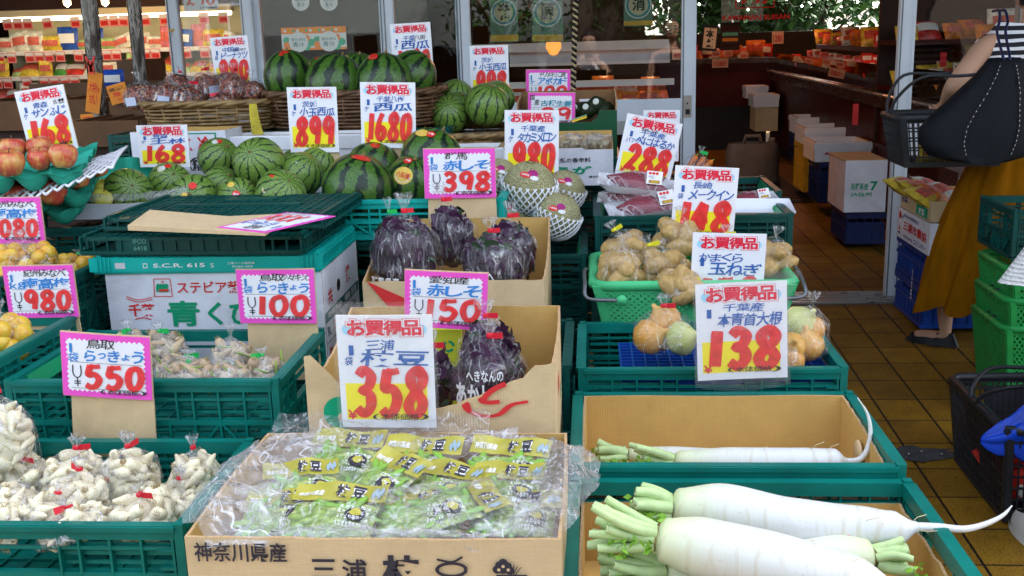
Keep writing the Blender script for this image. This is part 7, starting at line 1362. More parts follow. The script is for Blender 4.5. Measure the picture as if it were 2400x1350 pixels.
def pulp_tray(label, loc, rot, w=.40, d=.30, nx=4, ny=3):
    m = MB()
    def f(dz): 
        def g(u, v):
            x, y = (u-.5)*w, (v-.5)*d; e = min(u, 1-u, v, 1-v); c = abs(sin(pi*nx*u)*sin(pi*ny*v)); z = -.042*c**.8*(1 if e > .01 else 0)+.014*abs(cos(pi*nx*u))*abs(cos(pi*ny*v)); return (x, y, z+dz)
        return g
    m.grid(f(0), nx*10, ny*10, PULP); m.grid(f(-.003), nx*10, ny*10, PULP, flip=True); o = m.build('fruit_tray'); o.location = loc; o.rotation_euler = rot; T(o, label, 'fruit tray', 'teal pulp fruit trays'); return o
pulp_tray('upper teal pulp tray tilted under the red apples', at(60, 388, Y=2.98), (.14, -.03, .28), .36, .36, 4, 4)
pulp_tray('middle teal pulp tray under the white foam sheet', at(70, 440, Y=3.04), (.12, -.03, .32), .38, .34, 4, 4); pulp_tray('lowest teal pulp tray at the left edge, mostly hidden', at(60, 478, Y=3.06), (.1, -.05, .2), .38, .34, 4, 4)
def foam_sheet():
    m = MB(); nx, ny = 13, 9
    def S(u, v): return Vector((.42*(u-.5), .30*(v-.5), .018*sin(u*5)*v-.02*(1-v)**2+.04*u*u))
    for i in range(nx+1):
        for s in (-1, 1): m.tube([S(min(1, max(0, (i+.5*s*((j) % 2)*1.0)/nx)), j/ny) for j in range(ny+1)], .0040, FOAMS, 5)
    o = m.build('foam_sheet'); o.location = at(118, 425, Y=2.96); o.rotation_euler = (.10, -.20, .25); T(o, 'white foam net sheet poking out between the apple trays', 'foam sheet')
foam_sheet()
for px, py, r, Y, rot, k, lab in [(22, 378, 38, 2.86, (.1, .1, 0), 0, 'yellowish red apple nearest the viewer in the tray'), (93, 368, 30, 2.90, (.2, -.1, 1), 0, 'red apple in the second place from the right of the front row'), (148, 360, 35, 2.90, (.1, .15, 2), 0, 'bright red apple at the right end of the tray with a yellow cheek'), (30, 345, 33, 3.0, (.1, 0, 3), 0, 'red apple in the back row at the left edge'), (92, 340, 31, 3.02, (0, .2, 4), 0, 'red apple in the back row, right of its neighbour'), (45, 448, 34, 2.92, (.3, 0, 1), 0, 'red apple under the white foam sheet at the left'), (122, 446, 36, 2.92, (.2, .2, 2), 0, 'red apple under the foam sheet, nearest the white box'), (184, 418, 26, 3.04, (.3, .1, 3), 0, 'red apple behind, peeping from under the foam sheet'), (232, 388, 24, 3.12, (.3, .1, 5), 0, 'red apple at the far right of the covered tray'), (242, 436, 26, 3.18, (.2, 0, 0), 1, 'upper yellow apple in the white box beside the watermelon'), (238, 462, 28, 3.12, (.3, .2, 1), 1, 'lower yellow apple in the white box beside the watermelon')]:
    p = at(px, py+6, Y=Y); q = r*.94*mpp(Y); o = link('apple', AY if k else AR, None, TX(p.x, p.y, p.z, *rot, q)); T(o, lab, 'apple', 'yellow apples' if k else 'red apples'); link('stem', ASM, o)
A, B = at(172, 515, Y=3.08), at(420, 455, Y=3.08)
WB_ = carton('white carton with a plastic liner holding yellow apples and small watermelons', A.x, B.x+.03, 3.08, 3.40, A.z, at(200, 470, Y=3.08).z, hf=lambda t: at(200, 474, Y=3.08).z-.004+.045*max(0, t-.45)**1.5, hb=lambda t: B.z+.03, hl=lambda t: at(200, 474, Y=3.08).z+.03*t, hr=lambda t: B.z+.02*t, out=WCARD, inn=WCARD, seed=31, bow=.018)
m = MB(); hx = (B.x+.03-A.x)/2
m.grid(lambda u, v: ((-hx-.025+.02*sin(v*9))+.03*u+(.10*u*u), -.15+.34*v, at(200, 474, Y=3.08).z+.012-.05*(1-u)**2+.012*noise.noise((u*6, v*9, 3))), 10, 24, FILM_M); m.grid(lambda u, v: (-hx+2*hx*u, -.172+.03*v+.01*noise.noise((u*9, v*3, 1)), at(200, 474, Y=3.08).z+.004+.020*v*(1-v)*4+.045*max(0, u-.45)**1.5+.006*noise.noise((u*14, v*5, 2))), 30, 6, FILM_M); m.build('liner', WB_)
pulp_tray('teal pulp tray standing inside the white apple carton', at(300, 424, Y=3.33), (1.0, 0, .1), .20, .16, 2, 2); pulp_tray('small teal pulp tray at the left inside the white carton', at(205, 470, Y=3.16), (.1, .2, .1), .10, .16, 1, 2)
UME = apple_mat('ume_skin', [(.40, (.64, .22, .03)), (.58, (.70, .38, .03)), (.78, (.66, .48, .05)), (.92, (.50, .50, .07))]); um = MB(); um.lathe([(max(1e-5, sin(pi*i/12)), -cos(pi*i/12)) for i in range(13)], UME, 18, None, lambda p, i, a: p*(1-.08*max(0, cos(a))**12*(1-p.z*p.z))); UMM = um.mesh('plum')
def fill_ume(n, s0=.021):
    def f(o, W, D, H, rr):
        for x, y, z, a in in_bag(n, W, D, H, rr, .78, .12, .72): link('plum', UMM, o, TX(x, y, z, rr.uniform(0, 3), rr.uniform(0, 3), a, s0*rr.uniform(.9, 1.1)))
    return f
gu = 'bags of ume plums'
bag('plum_bag', 'bag of yellow ume plums between the 1080 and 980 signs', 62, 646, 2.66, .185, .15, .10, fill_ume(26), None, gu, 131, FILM_P, tilt=-.2, neck=.2)
bag('plum_bag', 'bag of orange ume plums at the left edge under the 980 sign', 12, 838, 2.28, .125, .13, .11, fill_ume(20, .023), None, gu, 132, FILM_P, neck=.2)
bag('plum_bag', 'bag of ume plums with a green tie beside the teal folded crate', 190, 636, 2.76, .13, .11, .05, fill_ume(14), TIE_G, gu, 133, FILM_P, neck=.2); bag('plum_bag', 'bag of ume plums at the far left behind the 980 sign', -20, 690, 2.60, .13, .12, .08, fill_ume(16), None, gu, 134, FILM_P, neck=.2)
# ================================================================== right side: stacks, baskets, people
bcrate('navy blue milk crate on the floor by the right glass leaf', 1.49, 1.93, 4.74, 5.16, .003, .19, BLUEP); bcrate('upper navy blue milk crate with white lettering', 1.49, 1.93, 4.74, 5.16, .195, .365, BLUEP); o = bpy.data.objects['plastic_crate'] if False else None
mc = [x for x in bpy.data.objects if x.get('label') == 'upper navy blue milk crate with white lettering'][0]
lm = MB(); put(lm, 'MEIJI', -.07, -.012, .07, .012, P_WHT, 0, .03); me = lm.mesh('lettering'); me.transform(Matrix(((0, 0, -1, -.2285), (0, -1, 0, -.06), (-1, 0, 0, -.02), (0, 0, 0, 1)))); link('lettering', me, mc)
m = MB(); m.box(1.50, 1.92, 4.76, 5.14, .0, .001, BLK)
FC = carton('white carton with red characters and sailing boat on the milk crates', 1.462, 1.90, 4.62, 5.10, .366, .508, out=WCARD, seed=41, bow=.001)
mb = MB(); mb.box(1.464, 1.898, 4.622, 5.098, .500, .5055, WCARD); mb.build('lid', FC, FC.matrix_basis.inverted())
def side_write(o, Yfar, Ynear, X, fn):
    """printing on the face X looking towards -X; reads from the far end to the near end"""
    mb = MB(); fn(mb, Yfar-Ynear); me = mb.mesh('printing'); me.transform(Matrix(((0, 0, -1, X-o.location.x-.0022), (-1, 0, 0, Yfar-o.location.y), (0, 1, 0, 0), (0, 0, 0, 1)))); link('printing', me, o)
side_write(FC, 5.09, 4.63, 1.462, lambda mb, w: (put(mb, '三浦市農協', .09, .415, .44, .460, P_RED, 0, .03), disc(mb, .035, .475, .018, P_RED, .0003), put(mb, '三浦', .055, .462, .085, .478, P_NAVY, 0, .02), put(mb, '自然の味 健康野菜生活', .09, .475, .32, .492, P_NAVY, 0, .01), put(mb, '神奈川県三浦市農協', .10, .380, .24, .394, P_NAVY, 0, .01), put(mb, 'コリンキー', .26, .376, .44, .402, P_NAVY, 0, .02), mb.add([(.02, .405, 0), (.045, .405, 0), (.032, .435, 0)], [(0, 1, 2)], P_RED), mb.add([(.012, .396, 0), (.050, .396, 0), (.044, .386, 0), (.018, .386, 0)], [(0, 3, 2, 1)], P_NAVY)))
BC = carton('open brown carton of bagged brown goods on the white carton', 1.475, 1.89, 4.66, 5.11, .509, .60, seed=42)
side_write(BC, 5.10, 4.67, 1.475, lambda mb, w: (put(mb, 'みつば', .02, .535, .10, .575, P_NAVY, 0, .04, jit=.03), mb.box(.24, .40, .515, .56, 0, .0006, P_GRN), put(mb, '野菜', .28, .52, .36, .55, P_WHT, .0009, .02)))
for i in range(7): o = link('package', PK[['yellow', 'orange', 'white'][i % 3]], None, TX(1.53+.05*(i % 3), 4.73+.055*i, .57, -1.1, .3*(i % 2), .8, (1.6, 1.3, 1.5))); T(o, 'crinkled pack of brown dried goods in the open brown carton', 'food package', 'packs in the brown carton')
GBM = M('basket_kelly', (.02, .33, .07), .42, var=.12); BBM = M('basket_black', (.022, .024, .028), .45, var=.15); GRY = M('basket_grey', (.028, .031, .034), .5, var=.12, spec=.3)
for i, (zr, lab) in enumerate(((.262, 'lowest green shopping basket of the nested stack, red emblem on its side'), (.366, 'middle green shopping basket of the nested stack'), (.478, 'top green shopping basket of the nested stack'))):
    x0 = at(2312+8*i, [740, 680, 615][i], Y=4.0).x; o = basket(lab, (x0+.25, 3.98, zr-.30), .50, .36, .30, GBM, taper=.14, nu=26, nv=10, group='nested green baskets', handle=(.02, .02) if i < 2 else None, hmat=BBM, rz=0)
    if i == 0: m = MB(); [m.box(-.07+.045*a, -.035+.045*a, -.178, -.174, .10+.05*b, .14+.05*b, P_RED) for a in (0, 1) for b in (0, 1)]; m.build('emblem', o)
crate('dark green crate with a bright latch on top of the nested baskets', 1.50, 1.95, 3.82, 4.16, .70, .18, DGREEN)
HB = basket('grey shopping basket hanging from the woman\'s arm', (1.425, 4.40, .80), .43, .28, .195, GRY, taper=.16, diag=False, nu=20, nv=5, handle=(.155, .10), group='carried shopping baskets')
for i in range(3): o = link('package', PK[['yellow', 'orange', 'white'][i]], None, TX(1.39+.06*i, 4.37+.03*i, .81, .3, .2*i, .4*i, 1.4)); T(o, 'wrapped snack pack inside the hanging grey basket', 'food package', 'packs in the grey basket')
b1 = at(2228, 1070, Z=-.075); FBK = basket('black shopping basket on the tiled floor with red packs inside', (b1.x+.185, 3.20, -.098), .40, .50, .30, BBM, rz=0, taper=.14, diag=False, nu=20, nv=8, handle=(.08, .07), group='carried shopping baskets', panel=True)
for i in range(8): o = link('package', PK[['red', 'red', 'orange'][i % 3]], None, TX(b1.x+.10+.09*(i % 3), 3.03+.10*(i//3), -.05+.03*(i % 2), .4, .2*i, i, 1.3)); T(o, 'red pack lying inside the black floor basket', 'food package', 'packs in the black basket')
BLB = M('bag_blue', (.005, .06, .55), .28, var=.25, vs=14, bmp=.35, bs=22)
p = at(2298, 1040, Y=2.98); m = MB()
def bagf(u, v):
    a = 2*pi*u; x = .30*v; r = (.008+.125*v**.75)*(1-.55*max(0, v-.78)/.22); k = 1+.20*sin(5*a+2.5*noise.noise((a*.7, v*2, 1)))*(1-v*.3)+.22*noise.noise((cos(a)*2, sin(a)*2, v*5))+.07*noise.noise((cos(a)*6, sin(a)*6, v*16))
    return (x, .55*r*cos(a)*k, r*1.1*sin(a)*k+.16*x+.02*noise.noise((v*4, 2, 0)))
m.grid(bagf, 60, 40, BLB, flip=True); m.add([bagf(i/20, 1) for i in range(20)], [tuple(range(20))], BLB); T(m.build('plastic_bag', None, TX(p.x, p.y, p.z+.01)), 'shiny bright blue plastic bag resting on the black basket', 'plastic bag')
# ---- people
SKIN = M('skin', (.50, .29, .19), .5, var=.08, vs=6, sss=.12); HAIR = M('hair_dark', (.018, .012, .010), .45, var=.3, vs=60)
def skinned(name, V, E, Rr, mat, sub=2):
    me = bpy.data.meshes.new(name); me.from_pydata(V, E, []); o = bpy.data.objects.new(name, me); COL.objects.link(o); md = o.modifiers.new('s', 'SKIN'); me.skin_vertices[0].data.foreach_get
    for i, r in enumerate(Rr): me.skin_vertices[0].data[i].radius = r if isinstance(r, tuple) else (r, r)
    me.skin_vertices[0].data[0].use_root = True; md.branch_smoothing = .6; md.use_smooth_shade = True; sd = o.modifiers.new('d', 'SUBSURF'); sd.levels = sub; sd.render_levels = sub
    dg = bpy.context.evaluated_depsgraph_get(); m2 = bpy.data.meshes.new_from_object(o.evaluated_get(dg)); bpy.data.objects.remove(o); m2.materials.clear(); m2.materials.append(mat); m2.polygons.foreach_set('use_smooth', [True]*len(m2.polygons)); return m2
def skin_mesh_init(me):
    if not me.skin_vertices: pass
def body(name, J, mat):
    """J: dict of joint -> (pos, radius); builds one continuous figure with five-fingered hands"""
    V, E, Rr, ix = [], [], [], {}
    def add(k, p, r, par=None):
        ix[k] = len(V); V.append(tuple(p)); Rr.append(r)
        if par is not None: E.append((ix[par], ix[k]))
    for k, (p, r, par) in J.items(): add(k, p, r, par)
    for s in ('l', 'r'):
        if 'hand_'+s not in J: continue
        h = Vector(J['hand_'+s][0]); w = Vector(J['wrist_'+s][0]); d = (h-w).normalized(); sd = d.cross(Vector((0, 1, .2))).normalized(); cu = sd.cross(d).normalized()
        for f in range(4):
            b = h+sd*(f-1.5)*.019; L_ = [.065, .075, .07, .055][f]
            add('f%d0%s' % (f, s), b+d*.02, .009, 'hand_'+s); add('f%d1%s' % (f, s), b+d*(.02+L_*.45)+cu*.012, .008, 'f%d0%s' % (f, s)); add('f%d2%s' % (f, s), b+d*(.02+L_*.7)+cu*.035, .007, 'f%d1%s' % (f, s))
        add('t0'+s, h-sd*.04-d*.01, .010, 'hand_'+s); add('t1'+s, h-sd*.055+d*.03+cu*.01, .008, 't0'+s)
    return skinned(name, V, E, Rr, mat)
def head(o, c, turn, hair_long=True, s=1.0):
    m = MB(); m.lathe([(max(1e-5, sin(pi*i/16)), -cos(pi*i/16)) for i in range(17)], SKIN, 20, None, lambda p, i, a: Vector((p.x*.072*(1-.22*max(0, -p.z)), p.y*.092*(1-.10*max(0, -p.z))-.012*max(0, -p.z)*(p.y < 0), p.z*.115)))
    m.lathe([(.012, -.02), (.013, 0), (.006, .03), (0, .035)], SKIN, 8, TX(0, -.092, -.012, .25)); 
    for x in (-1, 1): m.lathe([(.0, -.026), (.014, -.015), (.018, .005), (.0, .03)], SKIN, 8, TX(x*.073, .0, -.005)); m.lathe([(0, -.007), (.011, 0), (0, .007)], P_WHT, 10, TX(x*.03, -.083, .012, pi/2)); m.lathe([(0, -.005), (.006, 0), (0, .005)], BLK, 8, TX(x*.03, -.088, .012, pi/2)); m.bar((x*.018, -.088, .034), (x*.044, -.082, .034), .006, .004, HAIR)
    m.bar((-.02, -.084, -.055), (.02, -.084, -.055), .010, .006, M('lips', (.42, .14, .11), .5)); me = m.mesh('head'); X = TX(*c, 0, 0, turn, s); link('head', me, o, X)
    h = MB(); h.lathe([(max(1e-5, sin(pi*i/14)), -cos(pi*i/14)) for i in range(3, 15)], HAIR, 24, None, lambda p, i, a: Vector((p.x*.084, p.y*.102+.008, p.z*.124+.006)) if not (p.y < -.35 and p.z < .45) else Vector((p.x*.066, p.y*.070+.01, p.z*.11)))
    if hair_long: h.lathe([(.05, -.06), (.045, -.12), (.02, -.2), (0, -.24)], HAIR, 12, TX(0, .07, 0))
    link('hair', h.mesh('hair'), o, X)
def stripes(name, a, b, n):
    m, nt, N, L, bb = newmat(name); s = N.new('ShaderNodeSeparateXYZ'); L.new(tc(nt, 'Object'), s.inputs[0]); f = mth(nt, 'FRACT', mth(nt, 'MULTIPLY', mth(nt, 'ADD', s.outputs[2], mth(nt, 'MULTIPLY', nz(nt, tc(nt, 'Object'), 6, 2), .012)), n)); L.new(mix(nt, mth(nt, 'GREATER_THAN', f, .58), a, b), bb.inputs['Base Color']); bb.inputs['Roughness'].default_value = .9; return m
def cloth_mat(name, col, weave=300):
    m, nt, N, L, b = newmat(name); v = tc(nt, 'Object', (1, 1, .25)); L.new(ramp(nt, nz(nt, v, 25, 4), [(.3, tuple(c*.75 for c in col)), (.7, tuple(c*1.15 for c in col))]), b.inputs['Base Color']); b.inputs['Roughness'].default_value = .9; b.inputs['Specular IOR Level'].default_value = .08; bump(nt, b, nz(nt, tc(nt, 'Object'), weave, 2), .3, .002); return m
def woman():
    x, y = 1.80, 4.56; o = empty('person', (x, y, -.03)); T(o, 'person in striped sleeveless top and long mustard skirt, seen from behind', 'person')
    fl_ = (1.527-x, 4.62-y); J = {'pelvis': ((0, 0, .86), (.13, .10), None), 'waist': ((0, 0, 1.0), (.105, .085), 'pelvis'), 'chest': ((0, -.01, 1.18), (.125, .10), 'waist'), 'collar': ((0, 0, 1.31), (.08, .06), 'chest'), 'neck': ((0, -.0, 1.39), .045, 'collar'), 'skull': ((-.01, -.0, 1.46), .05, 'neck'),
     'sh_l': ((-.19, -.04, 1.30), .046, 'collar'), 'el_l': ((-.365, -.19, 1.135), .036, 'sh_l'), 'wrist_l': ((-.31, .06, 1.05), .024, 'el_l'), 'hand_l': ((-.30, .13, 1.03), .028, 'wrist_l'), 'sh_r': ((.19, .05, 1.30), .046, 'collar'), 'el_r': ((.17, .16, 1.08), .036, 'sh_r'), 'wrist_r': ((.05, .25, 1.02), .024, 'el_r'), 'hand_r': ((-.02, .27, 1.03), .028, 'wrist_r'),
     'hip_l': ((-.06, -.04, .80), .085, 'pelvis'), 'kn_l': ((-.20, .0, .47), .055, 'hip_l'), 'calf_l': ((fl_[0]+.015, fl_[1]-.02, .30), .048, 'kn_l'), 'an_l': ((fl_[0]+.015, fl_[1]-.04, .09), .030, 'calf_l'), 'heel_l': ((fl_[0]+.02, fl_[1]-.05, .045), .030, 'an_l'), 'toe_l': ((fl_[0]-.10, fl_[1]+.02, .035), (.022, .018), 'heel_l'),
     'hip_r': ((.07, .05, .80), .085, 'pelvis'), 'kn_r': ((.10, .06, .46), .055, 'hip_r'), 'an_r': ((.14, .12, .09), .030, 'kn_r'), 'heel_r': ((.15, .12, .045), .030, 'an_r'), 'toe_r': ((.04, .19, .035), (.022, .018), 'heel_r')}
    link('body', body('body', J, SKIN), o); head(o, (.0, .02, 1.535), pi+.5)
    sk = MB(); rr = random.Random(3)
    def f(u, v):
        a = 2*pi*u; t = 1-v; fl2 = .115+.10*t**.9+.015*sin(t*3); pl = 1+.15*t**.7*sin(8*a+2*noise.noise((a, t, 0)))+.05*t*sin(19*a+1)+.05*noise.noise((cos(a)*2, sin(a)*2, t*2)); z = .93-.69*t+(.02*sin(7*a+.5)+.05*cos(a-.2))*t*t
        return ((fl2*1.15*cos(a))*pl-.03-.11*t, fl2*.88*sin(a)*pl-.02*t, z)
    sk.grid(f, 120, 34, cloth_mat('skirt_mustard', (.27, .10, .001)), flip=True); sk.build('skirt', o)
    tp = MB(); ST_ = stripes('top_stripes', (.012, .012, .018), (.78, .78, .80), 31)
    tp.grid(lambda u, v: ((lambda a, w, d: (-.02+w*1.42*cos(a)*(1+.03*noise.noise((a*2, v*4, 0))), d*sin(a)-.008, .90+.455*v+(.03*(abs(cos(a))**3)-.02*sin(a))*(v > .98)))(2*pi*u, [.150, .138, .128, .134, .146, .150, .142, .10][min(7, int(v*7.99))]*(1-.0) if False else (.142-.018*sin(pi*min(1, v*1.5))+.018*v if v < .84 else .15*(1-((v-.84)/.16)**2*.42)), (.112-.012*sin(pi*min(1, v*1.5))+.006*v if v < .84 else .115*(1-((v-.84)/.16)**2*.40)))), 60, 36, ST_); tp.build('top', o)
    for s, fx, fy in (('l', fl_[0], fl_[1]), ('r', .145, .165)):
        sh_ = MB(); X = TX(fx-.03, fy-.015, .0, 0, 0, 2.55)
        sh_.grid(lambda u, v: (lambda a, q: (.118*cos(a)*(1-.22*q), .040*sin(a)*(1+.25*cos(a))*(1-.30*q), .004+.058*q*(1 if cos(a) < -.2 else .55+.0*cos(a))))(2*pi*u, v), 40, 6, M('shoe_black', (.012, .012, .016), .35), X); sh_.grid(lambda u, v: (lambda a: (.118*cos(a)*v, .042*sin(a)*(1+.25*cos(a))*v, .004))(2*pi*u), 40, 3, BLK, X); sh_.box(.05, .11, -.028, .028, -.014, .004, M('shoe_heel', (.10, .04, .02), .5), TX(fx-.03, fy-.015, 0, 0, 0, 2.55+pi)); sh_.build('shoe', o)
    return o
woman()
def tote():
    NV = newmat('neoprene_navy'); mt, nt, N, L, b = NV; v = tc(nt, 'Object'); w = N.new('ShaderNodeTexVoronoi'); w.inputs['Scale'].default_value = 130; L.new(v, w.inputs['Vector']); L.new(ramp(nt, w.outputs['Distance'], [(.15, (.0015, .002, .003)), (.5, (.0045, .0065, .009))]), b.inputs['Base Color']); b.inputs['Roughness'].default_value = .7; b.inputs['Specular IOR Level'].default_value = .2; bump(nt, b, w.outputs['Distance'], .3, .004)
    o = empty('tote_bag', (1.50, 4.12, .838)); o.scale = (.95, .95, .97); T(o, 'large dark navy neoprene tote bag with dotted stitching on the woman\'s back', 'tote bag')
    Zs = [(.0, .02, .10), (.008, .13, .10), (.03, .21, .10), (.08, .250, .095), (.14, .252, .09), (.20, .21, .08), (.27, .155, .07), (.33, .105, .06), (.375, .075, .045), (.395, .062, .028), (.398, .03, .01)]; CX = [-.03, -.035, -.03, -.025, -.015, .0, .02, .03, .035, .035, .035]
    m = MB(); m.lathe([(1, i) for i in range(len(Zs))], mt, 44, None, lambda p, i, a: Vector((CX[i]+Zs[i][1]*(abs(cos(a))**.8)*(1 if cos(a) > 0 else -1)*(1+.03*sin(3*a+i)), Zs[i][2]*sin(a)*(1+.10*sin(5*a+i*.5))-.0, Zs[i][0]+.006*noise.noise((a, i, 0))))); m.build('shell', o)
    def front(i_, fr): 
        k = min(int(i_), len(Zs)-2); t = i_-k; W_ = Zs[k][1]*(1-t)+Zs[k+1][1]*t; D_ = Zs[k][2]*(1-t)+Zs[k+1][2]*t; z = Zs[k][0]*(1-t)+Zs[k+1][0]*t; cx = CX[k]*(1-t)+CX[k+1]*t; return Vector((cx+W_*fr, -D_*sqrt(max(.02, 1-abs(fr)**2.4))*1.10-.004, z))
    for fr in (-.42, .36): 
        m = MB(); P = [front(2.2+.155*i, fr*(1+.0*i)) for i in range(40)]; m.tube(P, .0028, BLK, 5); [m.tube([P[i]+Vector((0, -.003, 0)), P[i+1]*.5+P[i]*.5+Vector((0, -.003, 0))], .0012, P_WHT, 5) for i in range(0, 38, 2)]; m.build('stitching', o)
    cord = M('cord_navy', (.01, .015, .06), .6, var=.5, vs=120)
    for dx in (-.012, .012): m = MB(); m.tube(cat_rom([(.035+dx, -.03, .39), (.09+dx*1.4, .20, .49), (.125+dx*1.4, .28, .53), (.145+dx, .36, .575), (.155+dx, .46, .575)], 6), .0055, cord, 8); m.build('strap', o)
    m = MB(); p = front(7.2, .42); m.box(p.x-.004, p.x+.004, p.y-.004, p.y-.001, p.z-.05, p.z, BLK); m.build('label', o)
tote()
def shopper():
    x, y = 1.555, 2.82; z0 = .049*(2.82-5.15); o = empty('person', (x, y, z0)); T(o, 'person in white crochet knit and navy trousers, cut off by the right edge', 'person')
    J = {'pelvis': ((0, 0, .86), (.14, .11), None), 'waist': ((0, 0, 1.0), (.12, .095), 'pelvis'), 'chest': ((0, 0, 1.2), (.14, .105), 'waist'), 'collar': ((0, 0, 1.34), (.09, .06), 'chest'), 'neck': ((0, 0, 1.42), .046, 'collar'), 'skull': ((0, 0, 1.49), .05, 'neck')}
    for s, k in (('l', -1), ('r', 1)):
        J['sh_'+s] = ((k*.16, 0, 1.32), .05, 'collar'); J['el_'+s] = ((k*.23+.05, .08, 1.06), .04, 'sh_'+s); J['wrist_'+s] = ((k*.18+.05, .2, .9), .026, 'el_'+s); J['hand_'+s] = ((k*.17+.05, .23, .84), .03, 'wrist_'+s)
        J['hip_'+s] = ((k*.08, 0, .80), .09, 'pelvis'); J['kn_'+s] = ((k*.13-.06, .03, .47), .06, 'hip_'+s); J['an_'+s] = ((k*.13-.13, -.0, .09), .034, 'kn_'+s); J['heel_'+s] = ((k*.13-.13, -.03, .045), .032, 'an_'+s); J['toe_'+s] = ((k*.13-.16, .12, .035), (.026, .02), 'heel_'+s)
    link('body', body('body', J, SKIN), o); head(o, (0, 0, 1.55), pi+.2)
    TR = cloth_mat('trousers_navy', (.012, .014, .045))
    for k in (-1, 1):
        m = MB(); m.tube(cat_rom([(k*.07, 0, .92), (k*.09, 0, .78), (k*.13-.06, .03, .47), (k*.13-.13, 0, .13)], 6), [.125-.062*min(1, i/14) for i in range(19)], TR, 18, cap=False); m.build('trouser_leg', o)
        m = MB(); X = TX(k*.13-.145, .045, 0, 0, 0, pi/2+.2); m.grid(lambda u, v: (lambda a, q: (.135*cos(a)*(1-.12*q*q), .048*sin(a)*(1+.12*cos(a))*(1-.25*q*q), .02+.075*q*(1-.45*max(0, cos(a)))))(2*pi*u, v), 36, 8, M('sneaker_white', (.72, .70, .66), .6, var=.1), X); m.grid(lambda u, v: (lambda a: (.140*cos(a), .052*sin(a)*(1+.12*cos(a)), .026*v))(2*pi*u), 36, 2, WPL, X); m.grid(lambda u, v: (lambda a: (.14*cos(a)*v, .052*sin(a)*(1+.12*cos(a))*v, .0))(2*pi*u), 36, 2, BLK, X); m.lathe([(.03, .09), (.045, .092), (.04, .10), (.0, .10)], BLK, 12, TX(k*.13-.13, -.0, 0)); m.build('shoe', o)
    m, nt, N, L, b = newmat('crochet_white'); v = tc(nt, 'Object'); w = N.new('ShaderNodeTexWave'); w.bands_direction = 'Z'; w.inputs['Scale'].default_value = 30; w.inputs['Distortion'].default_value = 1.5; w.inputs['Detail Scale'].default_value = 8; L.new(v, w.inputs['Vector']); vv = N.new('ShaderNodeTexVoronoi'); vv.inputs['Scale'].default_value = 95; L.new(v, vv.inputs['Vector'])
    s = N.new('ShaderNodeSeparateXYZ'); L.new(v, s.inputs[0]); row = mth(nt, 'LESS_THAN', mth(nt, 'FRACT', mth(nt, 'MULTIPLY', s.outputs[2], 13)), .10); hole = mth(nt, 'MULTIPLY', row, mth(nt, 'LESS_THAN', vv.outputs['Distance'], .26)); L.new(mix(nt, hole, ramp(nt, w.outputs['Fac'], [(.2, (.62, .61, .58)), (.8, (.78, .77, .74))]), (.05, .05, .07)), b.inputs['Base Color']); b.inputs['Roughness'].default_value = .95; bump(nt, b, mth(nt, 'ADD', w.outputs['Fac'], vv.outputs['Distance']), .8, .008)
    kn = MB(); kn.grid(lambda u, q: (lambda a: ((.165+.20*(1-q)**1.2*(1+.3*(cos(a) < -.3)))*cos(a)*(1+.05*sin(6*a)*(1-q))-.05*(1-q), (.125+.07*(1-q))*sin(a)*(1+.05*sin(5*a)*(1-q)), .77+.58*q-.03*(1-q)*cos(a-.6)-.0))(2*pi*u), 60, 26, m); kn.build('knit_top', o)
shopper()

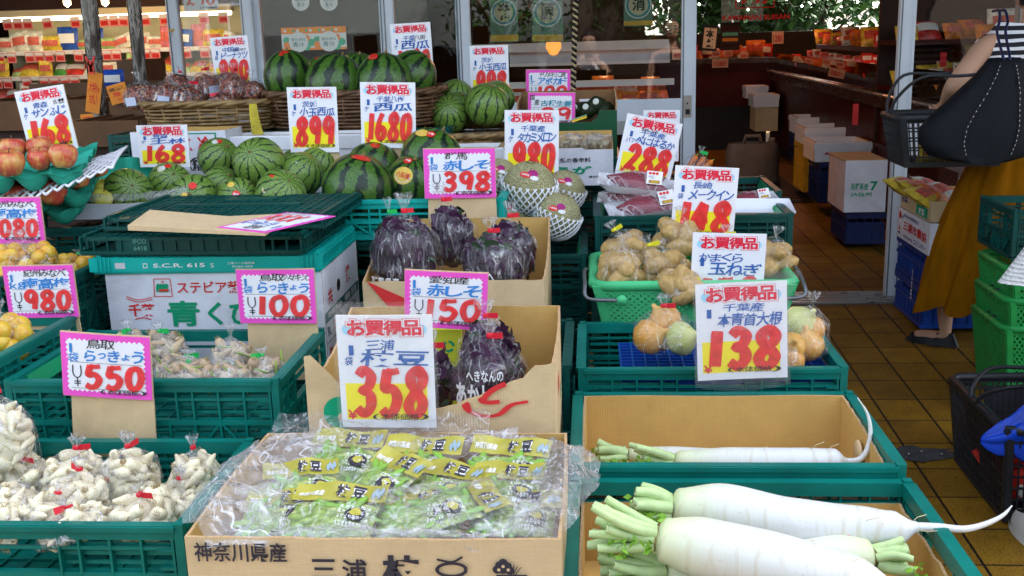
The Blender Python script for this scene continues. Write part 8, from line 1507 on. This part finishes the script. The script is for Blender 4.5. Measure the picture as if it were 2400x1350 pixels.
def onlooker(label, x, y, z0, hgt, shirt, hair_long, raised):
    """people standing in the street who show in the shop glass"""
    o = empty('person', (x, y, z0)); T(o, label, 'person'); k = hgt/1.6
    J = {'pelvis': ((0, 0, .86), (.14, .10), None), 'waist': ((0, 0, 1.0), (.115, .09), 'pelvis'), 'chest': ((0, 0, 1.18), (.135, .10), 'waist'), 'collar': ((0, 0, 1.31), (.085, .06), 'chest'), 'neck': ((0, 0, 1.38), .045, 'collar'), 'skull': ((0, 0, 1.45), .05, 'neck')}
    for s, q in (('l', -1), ('r', 1)):
        J['sh_'+s] = ((q*.155, 0, 1.29), .046, 'collar')
        if raised: J['el_'+s] = ((q*.24, .10, 1.07), .037, 'sh_'+s); J['wrist_'+s] = ((q*.10, .20, 1.32), .025, 'el_'+s); J['hand_'+s] = ((q*.06, .19, 1.385), .028, 'wrist_'+s)
        else: J['el_'+s] = ((q*.21, -.02, 1.03), .038, 'sh_'+s); J['wrist_'+s] = ((q*.22, .06, .80), .026, 'el_'+s); J['hand_'+s] = ((q*.22, .08, .74), .03, 'wrist_'+s)
        J['hip_'+s] = ((q*.08, 0, .80), .085, 'pelvis'); J['kn_'+s] = ((q*.09, .01, .46), .056, 'hip_'+s); J['an_'+s] = ((q*.10, -.01, .09), .032, 'kn_'+s); J['heel_'+s] = ((q*.10, -.04, .045), .032, 'an_'+s); J['toe_'+s] = ((q*.11, .13, .035), (.026, .02), 'heel_'+s)
    me = body('body', J, SKIN); link('body', me, o); head(o, (0, .01, 1.515), pi, hair_long); o.scale = (k, k, k)
    m = MB(); m.grid(lambda u, v: (lambda a, w: (w*1.18*cos(a), w*.86*sin(a), .86+.44*v))(2*pi*u, (.150-.022*sin(pi*v)) if v < .86 else .15*(1-((v-.86)/.14)**2*(.35 if raised else .2))), 40, 20, shirt); m.build('shirt', o)
    m = MB(); [m.tube([(q*.075, 0, .93), (q*.085, 0, .75), (q*.09, .01, .46), (q*.10, -.01, .06)], [.115, .105, .075, .065], cloth_mat('jeans_dark', (.03, .035, .06)), 14) for q in (-1, 1)]; m.build('trousers', o)
    if raised: m = MB(); m.box(-.065, .065, .125, .165, 1.375, 1.455, BLK); m.lathe([(.036, 0), (.038, .05), (.034, .055), (0, .05)], BLK, 18, TX(0, .165, 1.41, -pi/2)); m.build('camera_body', o)
    return o
onlooker('person in white tank top holding a camera to the face, reflected in the wide glass', -.02, -.30, -.26, 1.60, cloth_mat('tank_white', (.72, .72, .76)), True, True)
onlooker('person in black t-shirt standing in the street, reflected beside the door lock', .82, -.25, -.26, 1.72, cloth_mat('shirt_black', (.015, .015, .02)), False, False)
